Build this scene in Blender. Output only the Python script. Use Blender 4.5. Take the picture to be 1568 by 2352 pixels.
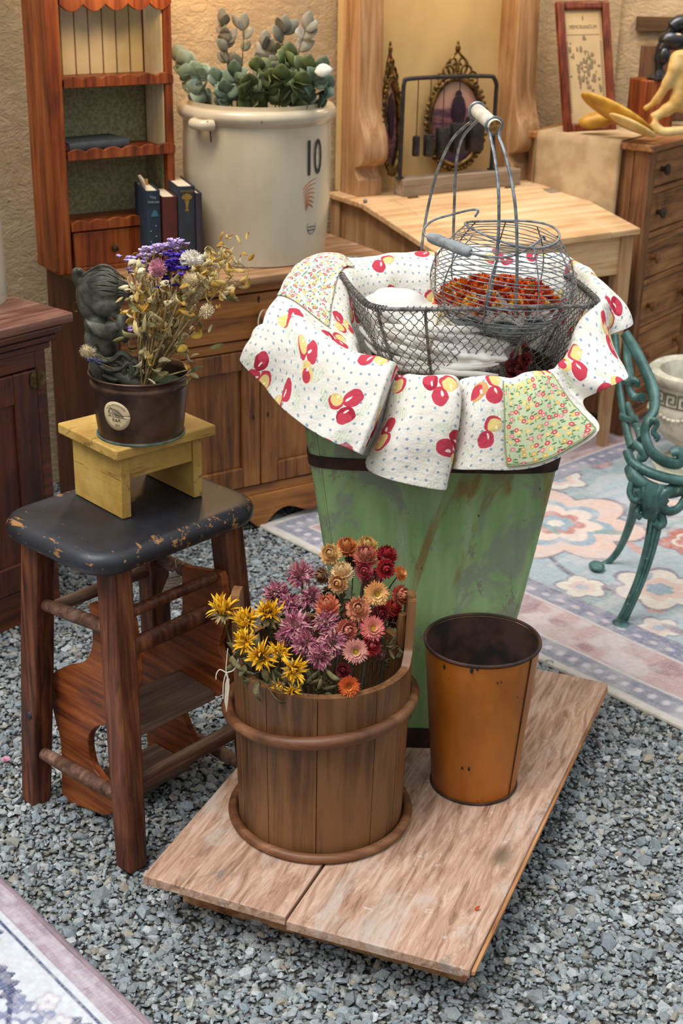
import bpy, bmesh, math, random
import numpy as np
from mathutils import Vector, Matrix, noise as mnoise
random.seed(7); rng = np.random.default_rng(7)
for o in list(bpy.data.objects): bpy.data.objects.remove(o)
C = bpy.context.scene.collection
scene = bpy.context.scene
PI = math.pi

# ------------------------------------------------------------------ camera
F = 3300.0; HC = 1.55; TH = math.radians(23); RO = math.radians(1.2)
R0 = Vector((1, 0, 0)); U0 = Vector((0, math.sin(TH), math.cos(TH))); D0 = Vector((0, math.cos(TH), -math.sin(TH)))
CR = R0*math.cos(RO) + U0*math.sin(RO); CU = -R0*math.sin(RO) + U0*math.cos(RO)
cam = bpy.data.cameras.new('camera'); camo = bpy.data.objects.new('camera', cam); C.objects.link(camo)
m = Matrix((CR, CU, -D0)).transposed().to_4x4(); m.translation = (0, 0, HC); camo.matrix_world = m
cam.sensor_fit = 'VERTICAL'; cam.sensor_height = 36; cam.sensor_width = 24; cam.lens = F/2352*36
cam.clip_start = 0.05
cam.dof.use_dof = True; cam.dof.focus_distance = 2.35; cam.dof.aperture_fstop = 7.5
scene.camera = camo
scene.view_settings.view_transform = 'Standard'; scene.view_settings.look = 'None'
scene.view_settings.gamma = 1; scene.view_settings.use_curve_mapping = False
scene.view_settings.exposure = 0.42
# ------------------------------------------------------------------ daylight
w = bpy.data.worlds.new('world'); scene.world = w; w.use_nodes = True
nt = w.node_tree; bg = nt.nodes['Background']
tc = nt.nodes.new('ShaderNodeTexCoord'); sep = nt.nodes.new('ShaderNodeSeparateXYZ'); rp = nt.nodes.new('ShaderNodeValToRGB')
nt.links.new(tc.outputs['Generated'], sep.inputs[0]); nt.links.new(sep.outputs['Z'], rp.inputs[0])
e = rp.color_ramp.elements
e[0].position = 0.02; e[0].color = (0.20, 0.20, 0.205, 1)
e[1].position = 0.75; e[1].color = (0.92, 0.97, 1.0, 1)
nt.links.new(rp.outputs[0], bg.inputs['Color']); bg.inputs['Strength'].default_value = 0.92

def lamp(name, kind, loc, energy, col, target=None, size=0.1, angle=None):
    l = bpy.data.lights.new(name, kind); l.energy = energy; l.color = col
    o = bpy.data.objects.new(name, l); o.location = loc; C.objects.link(o)
    if kind == 'AREA': l.shape = 'SQUARE'; l.size = size
    elif kind == 'POINT': l.shadow_soft_size = size
    if kind == 'SUN': l.angle = angle
    if target is not None:
        o.rotation_euler = (Vector(target)-Vector(loc)).to_track_quat('-Z', 'Y').to_euler()
    return o
lamp('soft_daylight', 'SUN', (-1.1, 1.3, 3.6), 2.1, (1.0, 0.99, 0.97), (0.1, 2.3, 0.3), angle=math.radians(34))
def lf0(s_, n_, z_): a = math.radians(33); return (math.cos(a)*s_-math.sin(a)*n_, math.sin(a)*s_+math.cos(a)*n_, z_)
lamp('warm_pendant', 'POINT', lf0(1.85, 3.44, 1.54), 5.0, (1.0, 0.62, 0.25), size=0.05)
lamp('warm_shelf_light', 'POINT', lf0(1.52, 3.08, 1.44), 3.4, (1.0, 0.62, 0.25), size=0.05)
lamp('warm_desk_light', 'POINT', lf0(2.65, 3.30, 1.62), 4.5, (1.0, 0.66, 0.30), size=0.06)
lamp('warm_corner_light', 'POINT', (1.15, 4.55, 1.60), 5.0, (1.0, 0.70, 0.36), size=0.06)

# ------------------------------------------------------------------ helpers: rays of the survey of the place
def ray(px, py):
    return CR*((px-784)/F) + CU*(-(py-1176)/F) + D0
CO = Vector((0, 0, HC))
def AZ(px, py, z): r = ray(px, py); return CO + r*((z-HC)/r.z)
def AY(px, py, y): r = ray(px, py); return CO + r*(y/r.y)
def AP(px, py, p, n): r = ray(px, py); n = Vector(n); return CO + r*((Vector(p)-CO).dot(n)/r.dot(n))
def dirv(a): a = math.radians(a); return Vector((math.cos(a), math.sin(a), 0))
def norv(a): a = math.radians(a); return Vector((-math.sin(a), math.cos(a), 0))

def S(h, k=1.0):
    h = h.lstrip('#'); o = []
    for i in (0, 2, 4):
        c = int(h[i:i+2], 16)/255
        o.append(((c/12.92) if c <= .04045 else ((c+.055)/1.055)**2.4)*k)
    return (o[0], o[1], o[2], 1.0)

# ------------------------------------------------------------------ mesh builder
class MB:
    def __init__(s): s.v = []; s.f = []; s.c = []; s.col = None
    def add(s, vs, fs):
        k = len(s.v); s.v += [tuple(v) for v in vs]; s.f += [tuple(i+k for i in f) for f in fs]
        s.c += [s.col or (1, 1, 1, 1)]*len(vs)
    def box(s, x0, x1, y0, y1, z0, z1, M=None):
        vs = [Vector(p) for p in ((x0,y0,z0),(x1,y0,z0),(x1,y1,z0),(x0,y1,z0),(x0,y0,z1),(x1,y0,z1),(x1,y1,z1),(x0,y1,z1))]
        if M: vs = [M @ v for v in vs]
        s.add(vs, [(0,3,2,1),(4,5,6,7),(0,1,5,4),(1,2,6,5),(2,3,7,6),(3,0,4,7)])
    def tube(s, pts, r, n=8, closed=False, sq=None, ph=0.0):
        P = [Vector(p) for p in pts]; L = len(P)
        rr = r if isinstance(r, (list, tuple)) else [r]*L
        T = []
        for i in range(L):
            a = P[(i-1) % L] if (closed or i > 0) else P[i]; b = P[(i+1) % L] if (closed or i < L-1) else P[i]
            t = (b-a); T.append(t.normalized() if t.length > 1e-9 else Vector((0,0,1)))
        u = Vector((0,0,1)) if abs(T[0].z) < .9 else Vector((1,0,0))
        u = (u - T[0]*u.dot(T[0])).normalized(); vs = []
        for i in range(L):
            u = (u - T[i]*u.dot(T[i]))
            u = u.normalized() if u.length > 1e-6 else T[i].orthogonal().normalized()
            w_ = T[i].cross(u)
            for k in range(n):
                a = 2*PI*k/n + ph
                ca, sa = math.cos(a), math.sin(a)
                if sq: ca *= sq[0]; sa *= sq[1]
                vs.append(P[i] + (u*ca + w_*sa)*rr[i])
        fs = []
        for i in range(L if closed else L-1):
            j = (i+1) % L
            for k in range(n): fs.append((i*n+k, i*n+(k+1) % n, j*n+(k+1) % n, j*n+k))
        if not closed:
            fs.append(tuple(range(n))[::-1]); fs.append(tuple((L-1)*n+k for k in range(n)))
        s.add(vs, fs)
    def lathe(s, prof, n=48, c=(0, 0, 0), fn=None):
        vs = []; fs = []; L = len(prof)
        for i, (r, z) in enumerate(prof):
            for k in range(n):
                a = 2*PI*k/n; p = Vector((r*math.cos(a), r*math.sin(a), z))
                if fn: p = fn(p, a)
                vs.append((p.x+c[0], p.y+c[1], p.z+c[2]))
        for i in range(L-1):
            for k in range(n): fs.append((i*n+k, i*n+(k+1) % n, (i+1)*n+(k+1) % n, (i+1)*n+k))
        s.add(vs, fs)
    def ell(s, c, r, n=16, mm=10, R=None, fn=None):
        vs = []; fs = []; c = Vector(c)
        for i in range(mm+1):
            t = PI*i/mm
            for k in range(n):
                a = 2*PI*k/n
                d = Vector((math.sin(t)*math.cos(a), math.sin(t)*math.sin(a), math.cos(t)))
                p = Vector((d.x*r[0], d.y*r[1], d.z*r[2]))
                if fn: p = p*fn(d)
                if R: p = R @ p
                vs.append(c+p)
        for i in range(mm):
            for k in range(n): fs.append((i*n+k, (i+1)*n+k, (i+1)*n+(k+1) % n, i*n+(k+1) % n))
        s.add(vs, fs)
    def prism(s, poly, t):
        """poly: list of 3D points in one plane, t: extrusion vector"""
        t = Vector(t); n = len(poly); vs = [Vector(p) for p in poly] + [Vector(p)+t for p in poly]
        fs = [tuple(range(n))[::-1], tuple(range(n, 2*n))] + [(i, (i+1) % n, n+(i+1) % n, n+i) for i in range(n)]
        s.add(vs, fs)
    def grid(s, G, cu=False, cv=False):
        m_ = len(G); n = len(G[0]); vs = [p for row in G for p in row]; fs = []
        for i in range(m_ if cu else m_-1):
            for j in range(n if cv else n-1):
                fs.append((i*n+j, i*n+(j+1) % n, ((i+1) % m_)*n+(j+1) % n, ((i+1) % m_)*n+j))
        s.add(vs, fs)
    def build(s, name, mat, parent=None, smooth=True, bevel=0, solid=0, sub=0, M=None, uv=None, ang=38, bseg=2, tri=False, merge=False):
        me = bpy.data.meshes.new(name)
        vs = [M @ Vector(v) for v in s.v] if M else s.v
        me.from_pydata([tuple(v) for v in vs], [], s.f); me.update()
        if merge or solid or bevel or sub:
            pass
        if any(c != (1, 1, 1, 1) for c in s.c):
            at = me.color_attributes.new('Col', 'FLOAT_COLOR', 'POINT')
            at.data.foreach_set('color', np.array(s.c, dtype=np.float32).ravel())
        if uv is not None:
            ul = me.uv_layers.new(name='UVMap'); li = np.zeros(len(me.loops), dtype=np.int32); me.loops.foreach_get('vertex_index', li)
            ul.data.foreach_set('uv', np.array(uv, dtype=np.float32)[li].ravel())
        if not bevel:
            bm = bmesh.new(); bm.from_mesh(me); bmesh.ops.recalc_face_normals(bm, faces=bm.faces); bm.to_mesh(me); bm.free()
        else:
            bm = bmesh.new(); bm.from_mesh(me); bmesh.ops.recalc_face_normals(bm, faces=bm.faces); bm.to_mesh(me); bm.free()
        if mat: me.materials.append(mat)
        if smooth:
            me.polygons.foreach_set('use_smooth', [True]*len(me.polygons)); me.set_sharp_from_angle(angle=math.radians(ang))
        o = bpy.data.objects.new(name, me); C.objects.link(o)
        if parent: o.parent = parent
        if solid: q = o.modifiers.new('solid', 'SOLIDIFY'); q.thickness = solid; q.offset = 0
        if bevel: q = o.modifiers.new('bevel', 'BEVEL'); q.width = bevel; q.segments = bseg; q.limit_method = 'ANGLE'; q.angle_limit = math.radians(35)
        if sub: q = o.modifiers.new('sub', 'SUBSURF'); q.levels = sub; q.render_levels = sub
        return o

def tag(o, label=None, cat=None, group=None, kind=None):
    if label: o['label'] = label
    if cat: o['category'] = cat
    if group: o['group'] = group
    if kind: o['kind'] = kind
    return o
def thing(name, label, cat, loc=(0, 0, 0), rz=0, group=None):
    o = bpy.data.objects.new(name, None); o.empty_display_size = .05; C.objects.link(o)
    o.location = loc; o.rotation_euler = (0, 0, rz); tag(o, label, cat, group)
    return o
def inv(t):
    """world -> local matrix of a top-level thing"""
    return (Matrix.Translation(t.location) @ t.rotation_euler.to_matrix().to_4x4()).inverted()
def cr(pts, n, closed=False):
    """catmull-rom resample"""
    P = [Vector(p) for p in pts]; L = len(P); out = []
    for i in range(L if closed else L-1):
        if closed: a, b, c, d = P[i-1], P[i], P[(i+1) % L], P[(i+2) % L]
        else: a, b, c, d = P[max(i-1, 0)], P[i], P[i+1], P[min(i+2, L-1)]
        for k in range(n):
            t = k/n
            out.append(0.5*((2*b) + (c-a)*t + (2*a-5*b+4*c-d)*t*t + (3*b-a-3*c+d)*t**3))
    if not closed: out.append(P[-1])
    return out

# ------------------------------------------------------------------ materials
class NT:
    def __init__(s, name, rough=.6, metal=0.0, spec=.5):
        s.m = bpy.data.materials.new(name); s.m.use_nodes = True; s.t = s.m.node_tree
        s.b = s.t.nodes['Principled BSDF']; s.b.inputs['Roughness'].default_value = rough
        s.b.inputs['Metallic'].default_value = metal; s.b.inputs['Specular IOR Level'].default_value = spec
        s.tc = None
    def n(s, k, **kw):
        q = s.t.nodes.new(k)
        for a, b in kw.items(): setattr(q, a, b)
        return q
    def l(s, a, b): s.t.links.new(a, b)
    def set(s, sock, v):
        if hasattr(v, 'is_output') or isinstance(v, bpy.types.NodeSocket): s.l(v, sock)
        else: sock.default_value = v
    def coord(s, kind='Object', scale=(1, 1, 1), rot=(0, 0, 0), loc=(0, 0, 0)):
        if not s.tc: s.tc = s.n('ShaderNodeTexCoord')
        mp = s.n('ShaderNodeMapping'); s.l(s.tc.outputs[kind], mp.inputs[0])
        mp.inputs['Scale'].default_value = scale; mp.inputs['Rotation'].default_value = rot; mp.inputs['Location'].default_value = loc
        return mp.outputs[0]
    def noise(s, vec, scale=5, detail=4, rough=.55, dist=0.0):
        q = s.n('ShaderNodeTexNoise'); s.l(vec, q.inputs['Vector']); q.inputs['Scale'].default_value = scale
        q.inputs['Detail'].default_value = detail; q.inputs['Roughness'].default_value = rough; q.inputs['Distortion'].default_value = dist
        return q.outputs['Fac']
    def vor(s, vec, scale=5, rnd=1.0, feature='F1', dim='3D'):
        q = s.n('ShaderNodeTexVoronoi', feature=feature, voronoi_dimensions=dim); s.l(vec, q.inputs['Vector'])
        q.inputs['Scale'].default_value = scale; q.inputs['Randomness'].default_value = rnd
        return q
    def math(s, op, a, b=0.0, c=0.0, clamp=False):
        q = s.n('ShaderNodeMath', operation=op); q.use_clamp = clamp
        for i, v in enumerate((a, b, c)): s.set(q.inputs[i], v)
        return q.outputs[0]
    def vm(s, op, a, b=(0, 0, 0), out=0):
        q = s.n('ShaderNodeVectorMath', operation=op); s.set(q.inputs[0], a); s.set(q.inputs[1], b)
        return q.outputs[out]
    def mix(s, fac, a, b, blend='MIX'):
        q = s.n('ShaderNodeMix', data_type='RGBA', blend_type=blend)
        s.set(q.inputs['Factor'], fac); s.set(q.inputs[6], a); s.set(q.inputs[7], b)
        return q.outputs[2]
    def ramp(s, fac, stops, interp='LINEAR'):
        q = s.n('ShaderNodeValToRGB'); s.l(fac, q.inputs[0]); q.color_ramp.interpolation = interp
        e = q.color_ramp.elements
        while len(e) < len(stops): e.new(.5)
        for i, (p, c) in enumerate(stops):
            e[i].position = p; e[i].color = c if len(c) == 4 else (*c, 1)
        return q.outputs[0]
    def step(s, v, lo, hi):
        q = s.n('ShaderNodeMapRange', interpolation_type='SMOOTHSTEP'); s.l(v, q.inputs[0])
        q.inputs[1].default_value = lo; q.inputs[2].default_value = hi; return q.outputs[0]
    def base(s, c): s.set(s.b.inputs['Base Color'], c)
    def bump(s, h, strength=.3, dist=.002, prev=None):
        q = s.n('ShaderNodeBump'); s.l(h, q.inputs['Height']); q.inputs['Strength'].default_value = strength; q.inputs['Distance'].default_value = dist
        if prev: s.l(prev, q.inputs['Normal'])
        s.l(q.outputs[0], s.b.inputs['Normal']); return q.outputs[0]
    def attr(s, name='Col'):
        q = s.n('ShaderNodeAttribute', attribute_name=name); return q.outputs['Color']

def wood(name, dark, mid, light, axis='Z', fine=60, rough=.5, knots=False, wear=None, wearamt=.62, wearscale=9, bump=.35, blotch=.5, spec=.4, dist=.6):
    m = NT(name, rough, spec=spec)
    sc = {'X': (.05, 1, 1), 'Y': (1, .05, 1), 'Z': (1, 1, .05)}[axis]
    v = m.coord('Object', sc)
    g = m.noise(v, fine, 6, .65, dist)
    g2 = m.noise(m.coord('Object', tuple(.35 + .65*x for x in sc)), fine*.15, 3, .5, 1.2)
    big = m.noise(m.coord('Object'), 4.5, 3)
    k = m.math('ADD', m.math('MULTIPLY', g, .6), m.math('ADD', m.math('MULTIPLY', g2, .35), m.math('MULTIPLY', big, blotch*.3)))
    c = m.ramp(k, [(.42, dark), (.54, mid), (.68, light)])
    if knots:
        kv = m.vor(m.coord('Object', tuple(max(x, .35) for x in sc)), 5.0, 1.0).outputs['Distance']
        c = m.mix(m.step(kv, .12, .04), c, tuple(x*.35 for x in dark[:3]) + (1,))
    if wear:
        wn = m.noise(m.coord('Object', tuple(.3 + .7*x for x in sc)), wearscale, 8, .7)
        c = m.mix(m.step(wn, wearamt, wearamt+.06), c, wear)
    m.base(c); m.bump(g, bump, .0012)
    m.set(m.b.inputs['Roughness'], m.math('ADD', m.math('MULTIPLY', g, .25), rough-.1))
    return m.m
def plain(name, col, rough=.6, metal=0.0, var=.12, scale=30, bump=.15, spec=.5, col2=None):
    m = NT(name, rough, metal, spec); n = m.noise(m.coord('Object'), scale, 5)
    c2 = col2 or tuple(x*(1-var*2) for x in col[:3]) + (1,)
    m.base(m.mix(m.step(n, .35, .65), c2, col)); m.bump(n, bump, .0015); return m.m
def vcmat(name, rough=.7, sss=0.0, spec=.3):
    m = NT(name, rough, spec=spec); n = m.noise(m.coord('Object'), 160, 3)
    c = m.mix(m.step(n, .3, .7), m.vm('MULTIPLY', m.attr(), (.72, .68, .66)), m.attr()); m.base(c); m.bump(n, .2, .001)
    if sss: m.b.inputs['Subsurface Weight'].default_value = sss; m.b.inputs['Subsurface Radius'].default_value = (.004, .002, .001)
    return m.m
PETAL = vcmat('dried_petals')
VC = vcmat('painted_surface', .8)

M_hutch = wood('amber_stained_pine', S('481d09'), S('833c15'), S('a05a27'), 'Z', rough=.42, knots=False)
M_cup = wood('honey_brown_cupboard', S('472811'), S('7b4a22'), S('9a6633'), 'Z', rough=.5)
M_cupx = wood('honey_brown_cupboard_rail', S('4d2a10'), S('8a5424'), S('ab7036'), 'X', rough=.5)
M_cuptop = wood('worn_cupboard_top', S('6d4a30'), S('98704c'), S('b89472'), 'X', rough=.62, wear=S('b9a48e'), wearamt=.6)
M_lcab = wood('dark_mahogany_cabinet', S('260d07'), S('481e12'), S('64301c'), 'Z', rough=.42, wear=S('8a4c28'), wearamt=.74)
M_lcabx = wood('dark_mahogany_rail', S('260d07'), S('4e2213'), S('6b3520'), 'X', rough=.42, wear=S('8a4c28'), wearamt=.74)
M_lcabtop = wood('worn_mahogany_top', S('4a2a1e'), S('6f4739'), S('93705f'), 'X', rough=.55, wear=S('b39484'), wearamt=.64)
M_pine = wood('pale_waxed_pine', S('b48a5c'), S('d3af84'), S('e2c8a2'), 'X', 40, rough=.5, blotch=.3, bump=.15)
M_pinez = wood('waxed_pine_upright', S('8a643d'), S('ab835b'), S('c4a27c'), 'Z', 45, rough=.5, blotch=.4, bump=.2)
M_chest = wood('rough_brown_chest', S('3a2112'), S('744a2a'), S('96683f'), 'Z', rough=.6)
M_chestx = wood('rough_brown_drawers', S('4a2b16'), S('8c5c33'), S('ad7d4e'), 'X', rough=.6, knots=True)
M_stool = wood('red_brown_stool_oak', S('250f07'), S('562b18'), S('7f4a2d'), 'Z', 90, rough=.5, bump=.5)
M_panel = wood('flamed_stool_panel', S('4a210d'), S('84411b'), S('a8602d'), 'Y', 40, rough=.42, bump=.3, dist=1.6)
M_rung = wood('grey_worn_rung', S('33190f'), S('60402f'), S('8d705e'), 'X', 60, rough=.6)
M_tread = wood('dusty_step_tread', S('4c3526'), S('6d5241'), S('87705e'), 'X', 60, rough=.75)
def plywood():
    m = NT('weathered_pink_plywood', .62, spec=.35); v = m.coord('Object', (1, .12, 1))
    g = m.noise(v, 70, 7, .7, 1.0); a = m.noise(m.coord('Object', (1, .5, 1)), 11, 7, .65, 1.0); r_ = m.noise(m.coord('Object', (1, .10, 1), loc=(2, 0, 0)), 16, 6, .65, .6); f = m.noise(m.coord('Object'), 55, 5, .7)
    c = m.ramp(g, [(.35, S('7e5d49')), (.5, S('a9866f')), (.66, S('c4a692'))])
    c = m.mix(m.math('MULTIPLY', m.step(a, .52, .70), .7), c, S('b8aba0')); c = m.mix(m.math('MULTIPLY', m.step(a, .36, .30), .8), c, S('7d7368'))
    c = m.mix(m.math('MULTIPLY', m.step(r_, .60, .68), .75), c, S('6b2f1e')); c = m.mix(m.math('MULTIPLY', m.step(f, .62, .70), .6), c, S('c9bdb4'))
    kv = m.vor(m.coord('Object', (1, .55, 1)), 4.2, 1.0).outputs['Distance']; c = m.mix(m.math('MULTIPLY', m.step(kv, .11, .05), .8), c, S('5c4a3a'))
    m.base(c); m.bump(g, .3, .0012); return m.m
M_ply = plywood()
M_plyedge = wood('plywood_edge', S('6b4020'), S('a8744a'), S('c79a70'), 'Y', 60, rough=.8)
M_stave = wood('brown_bucket_staves', S('2e1a0e'), S('57371f'), S('77502f'), 'Z', 55, rough=.45, blotch=1.1)
M_hoop = wood('bent_wood_hoop', S('3c2214'), S('683f25'), S('936844'), 'X', 20, rough=.45)
M_chime = wood('grey_limed_wood', S('6f5c48'), S('93806a'), S('aa9a86'), 'X', 50, rough=.7)

def black_paint():
    m = NT('worn_black_paint', .45, spec=.5); v = m.coord('Object', (1, .3, 1))
    n = m.noise(v, 60, 6, .7); n2 = m.noise(m.coord('Object'), 7, 4)
    sep = m.n('ShaderNodeSeparateXYZ'); m.l(m.coord('Object'), sep.inputs[0])
    c = m.mix(m.step(n2, .4, .7), S('17171c'), S('2c2d34'))
    # scuffs collect along the rounded rim
    ax = m.math('ABSOLUTE', sep.outputs[0]); ay = m.math('ABSOLUTE', sep.outputs[1])
    e = m.math('MAXIMUM', m.math('SUBTRACT', ax, .163), m.math('SUBTRACT', ay, .122))
    edge = m.step(e, -.014, .004)
    wear = m.step(m.math('ADD', n, m.math('MULTIPLY', edge, .085)), .655, .71)
    m.base(m.mix(wear, c, S('9a6b3d'))); m.bump(n, .3, .001)
    return m.m
M_black = black_paint()
def yellow_paint(name, sc):
    m = NT(name, .6); v = m.coord('Object', sc)
    g = m.noise(v, 50, 6, .7, .8); big = m.noise(m.coord('Object'), 9, 5, .6)
    c = m.mix(m.step(big, .3, .7), S('a37a33'), S('caa456')); c = m.mix(m.math('MULTIPLY', m.step(g, .54, .64), .8), c, S('7a5526'))
    c = m.mix(m.step(m.noise(m.coord('Object'), 33, 6, .7), .66, .7), c, S('b98c7a')); m.base(c); m.bump(g, .5, .0015); return m.m
M_yellow = yellow_paint('worn_yellow_paint', (.08, 1, 1)); M_yellowY = yellow_paint('worn_yellow_paint_side', (1, .08, 1))
def green_tin():
    m = NT('flaking_green_tin', .55, spec=.35); a = m.noise(m.coord('Object', (1, 1, .55)), 6.5, 9, .66, 1.0); b = m.noise(m.coord('Object', (1, 1, .3)), 9, 6, .6, .5); d = m.noise(m.coord('Object'), 55, 5, .7)
    c = m.mix(m.step(b, .35, .65), S('7b9c60'), S('9ab87c')); c = m.mix(m.step(m.noise(m.coord('Object', (1, 1, .12)), 28, 4), .4, .8), c, S('a5ba8c'))
    c = m.mix(m.math('MULTIPLY', m.step(a, .50, .58), .8), c, S('868b7c')); c = m.mix(m.step(m.noise(m.coord('Object', (1, 1, .6), loc=(4, 4, 0)), 19, 8, .72), .58, .64), c, S('84876f'))
    c = m.mix(m.math('MULTIPLY', m.step(m.noise(m.coord('Object', (1, 1, .22), loc=(3, 1, 0)), 8, 6, .62, .8), .565, .65), .8), c, S('86602a'))
    c = m.mix(m.step(d, .66, .70), c, S('4d4a3c')); m.base(c); m.bump(a, .25, .002); return m.m
M_green = green_tin()
def orange_tin():
    m = NT('rusted_orange_tin', .42, spec=.5); a = m.noise(m.coord('Object', (1, 1, .5)), 7, 6, .6); d = m.noise(m.coord('Object'), 45, 5, .6)
    c = m.mix(m.step(a, .3, .7), S('8f4d0e'), S('bd6f1c')); c = m.mix(m.step(d, .68, .73), c, S('3f1f0c')); m.base(c); m.bump(d, .15, .001)
    return m.m
M_orange = orange_tin()
M_rust = plain('dark_rusted_iron', S('4a3026'), .75, .2, .3, 25, .5, col2=S('251a17'))
M_bronze = plain('aged_bronze', S('6a4f3e'), .38, .75, .3, 14, .2, col2=S('3a2b25'))
M_verdi = plain('green_edge_bronze', S('5f7468'), .6, .4, .3, 30)
M_wire = plain('galvanised_wire', S('9a9fa3'), .45, .6, .2, 60, .2, col2=S('6a6e71'))
M_wired = plain('dull_dark_wire', S('86827e'), .55, .45, .2, 80, .2, col2=S('55504b'))
M_iron = plain('black_iron', S('3c3a3a'), .5, .6, .2, 40)
def patina():
    m = NT('green_patina_cast_iron', .48, .15); a = m.noise(m.coord('Object'), 22, 6, .6); d = m.noise(m.coord('Object'), 90, 3)
    c = m.mix(m.step(a, .3, .7), S('2a4a47'), S('4f7670')); c = m.mix(m.step(d, .66, .72), c, S('8c9a80')); m.base(c); m.bump(a, .3, .002); return m.m
M_patina = patina()
def stoneware(name, a, b):
    m = NT(name, .22, spec=.5); n = m.noise(m.coord('Object', (1, 1, .5)), 5, 4); d = m.noise(m.coord('Object'), 26, 5, .6)
    c = m.mix(m.step(n, .3, .7), a, b); c = m.mix(m.step(d, .70, .75), c, S('8c6a42')); m.base(c); m.bump(n, .05, .002); return m.m
M_crock = stoneware('cream_glazed_stoneware', S('b5a78e'), S('cbbfa6'))
M_crock2 = stoneware('pale_grey_stoneware', S('b4ad9c'), S('cbc5b5'))
M_ink = plain('blue_black_ink', S('23262e'), .5, var=.1)
M_rustink = plain('faded_red_stamp', S('b06a45'), .6, var=.1)
M_dark = plain('dark_gap', S('120c08'), .8, var=.1)
M_text = plain('dark_print', S('2b2724'), .7, var=.05)
M_gold = plain('gilt_print', S('b08d45'), .4, .5, .1)
M_brass = plain('antique_brass', S('8a6a35'), .42, .8, .35, 50, .6, col2=S('3c2c17'))
M_hinge = plain('old_hinge_brass', S('7a643c'), .5, .7, .3, 50)
M_knob = wood('turned_wood_knob', S('4a2812'), S('7d4c26'), S('9a683a'), 'Z', rough=.4)
M_cream = plain('cream_painted_board', S('cfb078'), .7, var=.06, scale=8)
M_paper = plain('aged_paper', S('e0d2b5'), .8, var=.06, scale=20)
M_tagp = plain('cream_tag_card', S('d9ccb2'), .8, var=.05)
M_moss = plain('dark_green_moss', S('3d5535'), .95, var=.3, scale=200, bump=1)
M_stem = plain('dry_straw_stem', S('b39a6a'), .8, var=.2, scale=80, col2=S('806a42'))
M_stemg = plain('dull_green_stem', S('6a6a3c'), .8, var=.2, scale=80, col2=S('3d3b22'))
M_string = plain('white_cotton_string', S('ddd8cc'), .9, var=.05)
M_twine = plain('straw_twine', S('b39a62'), .9, var=.2)
M_whitewood = plain('bleached_wood_grip', S('d8cfba'), .6, var=.12, scale=60)
M_cut = plain('cut_wood_end', S('a87a3a'), .8, var=.3, scale=200)
M_greywood = wood('grey_weathered_grip', S('6e7174'), S('9a9d9e'), S('b7b9b8'), 'X', 30, rough=.7)

def weave(name, a, b, sc=900, rough=.9, bump=.3):
    m = NT(name, rough, spec=.2); v = m.coord('Object'); n = m.noise(v, 14, 5); f = m.noise(v, sc, 2)
    m.base(m.mix(m.step(n, .3, .7), a, b)); m.bump(f, bump, .0006); return m.m
M_muslin = weave('white_muslin', S('cfc9be'), S('e4e1da'))
M_burlap = weave('raw_burlap', S('a58a68'), S('c2aa86'), 400, .95, .9)
M_canvas = weave('cream_canvas', S('b7a98a'), S('cabd9f'))

# ================================================================== SETTING
def LF(s, n, z=0.0, a=33): v = dirv(a)*s + norv(a)*n; v.z = z; return v
A33 = math.radians(33)

def text_obj(name, body, size, mat, parent, M, extr=0.0003, sx=1.0, label=None):
    cu = bpy.data.curves.new(name+'_c', 'FONT'); cu.body = body; cu.size = size; cu.extrude = extr
    cu.align_x = 'CENTER'; cu.align_y = 'CENTER'; cu.resolution_u = 3
    t = bpy.data.objects.new(name+'_t', cu); C.objects.link(t)
    dg = bpy.context.evaluated_depsgraph_get(); me = bpy.data.meshes.new_from_object(t.evaluated_get(dg))
    bpy.data.objects.remove(t); bpy.data.curves.remove(cu)
    me.name = name; me.transform(M @ Matrix.Diagonal((sx, 1, 1, 1))); me.materials.clear(); me.materials.append(mat)
    o = bpy.data.objects.new(name, me); C.objects.link(o); o.parent = parent
    if label: o['label'] = label
    return o
def frameM(origin, xd, yd):
    x = Vector(xd).normalized(); y = Vector(yd).normalized(); z = x.cross(y)
    m = Matrix((x, y, z)).transposed().to_4x4(); m.translation = Vector(origin); return m

# wall
def wallmat():
    m = NT('cream_wrinkled_plaster', .9, spec=.15); v = m.coord('Object', (1, 1, 1.6))
    a = m.noise(v, 16, 6, .65, 3.5); b = m.noise(m.coord('Object'), 2.5, 3); c2 = m.noise(v, 38, 4, .6, 2.5)
    m.base(m.mix(m.step(b, .3, .7), S('cdb391'), S('d9c29f')))
    b1 = m.bump(a, .9, .012); m.bump(c2, .5, .004, b1); return m.m
M_wall = wallmat()
b = MB(); b.box(-1.5, 3.42, 0, .08, -.05, 2.4)
wl = b.build('wall_back', M_wall, smooth=False); wl.location = LF(0, 3.665); wl.rotation_euler = (0, 0, A33); tag(wl, 'cream wrinkled plaster wall behind the cabinets', kind='structure')
b = MB(); b.box(.80, 2.4, 4.96, 5.04, -.05, 2.4)
wr = b.build('wall_right', M_wall, smooth=False); tag(wr, 'cream wall behind the chest of drawers at right', kind='structure')
zr0 = AY(1500, 70, 4.94).z; zr1 = AY(1500, 39, 4.94).z
b = MB(); b.box(.93, 2.2, 4.93, 4.96, zr0, zr1); tr = b.build('trim_1', wood('dark_rail_wood', S('3b2717'), S('5d4128'), S('6f5238'), 'X', rough=.7), smooth=False)
tag(tr, 'dark brown wooden rail on the wall at upper right', kind='structure')

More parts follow.
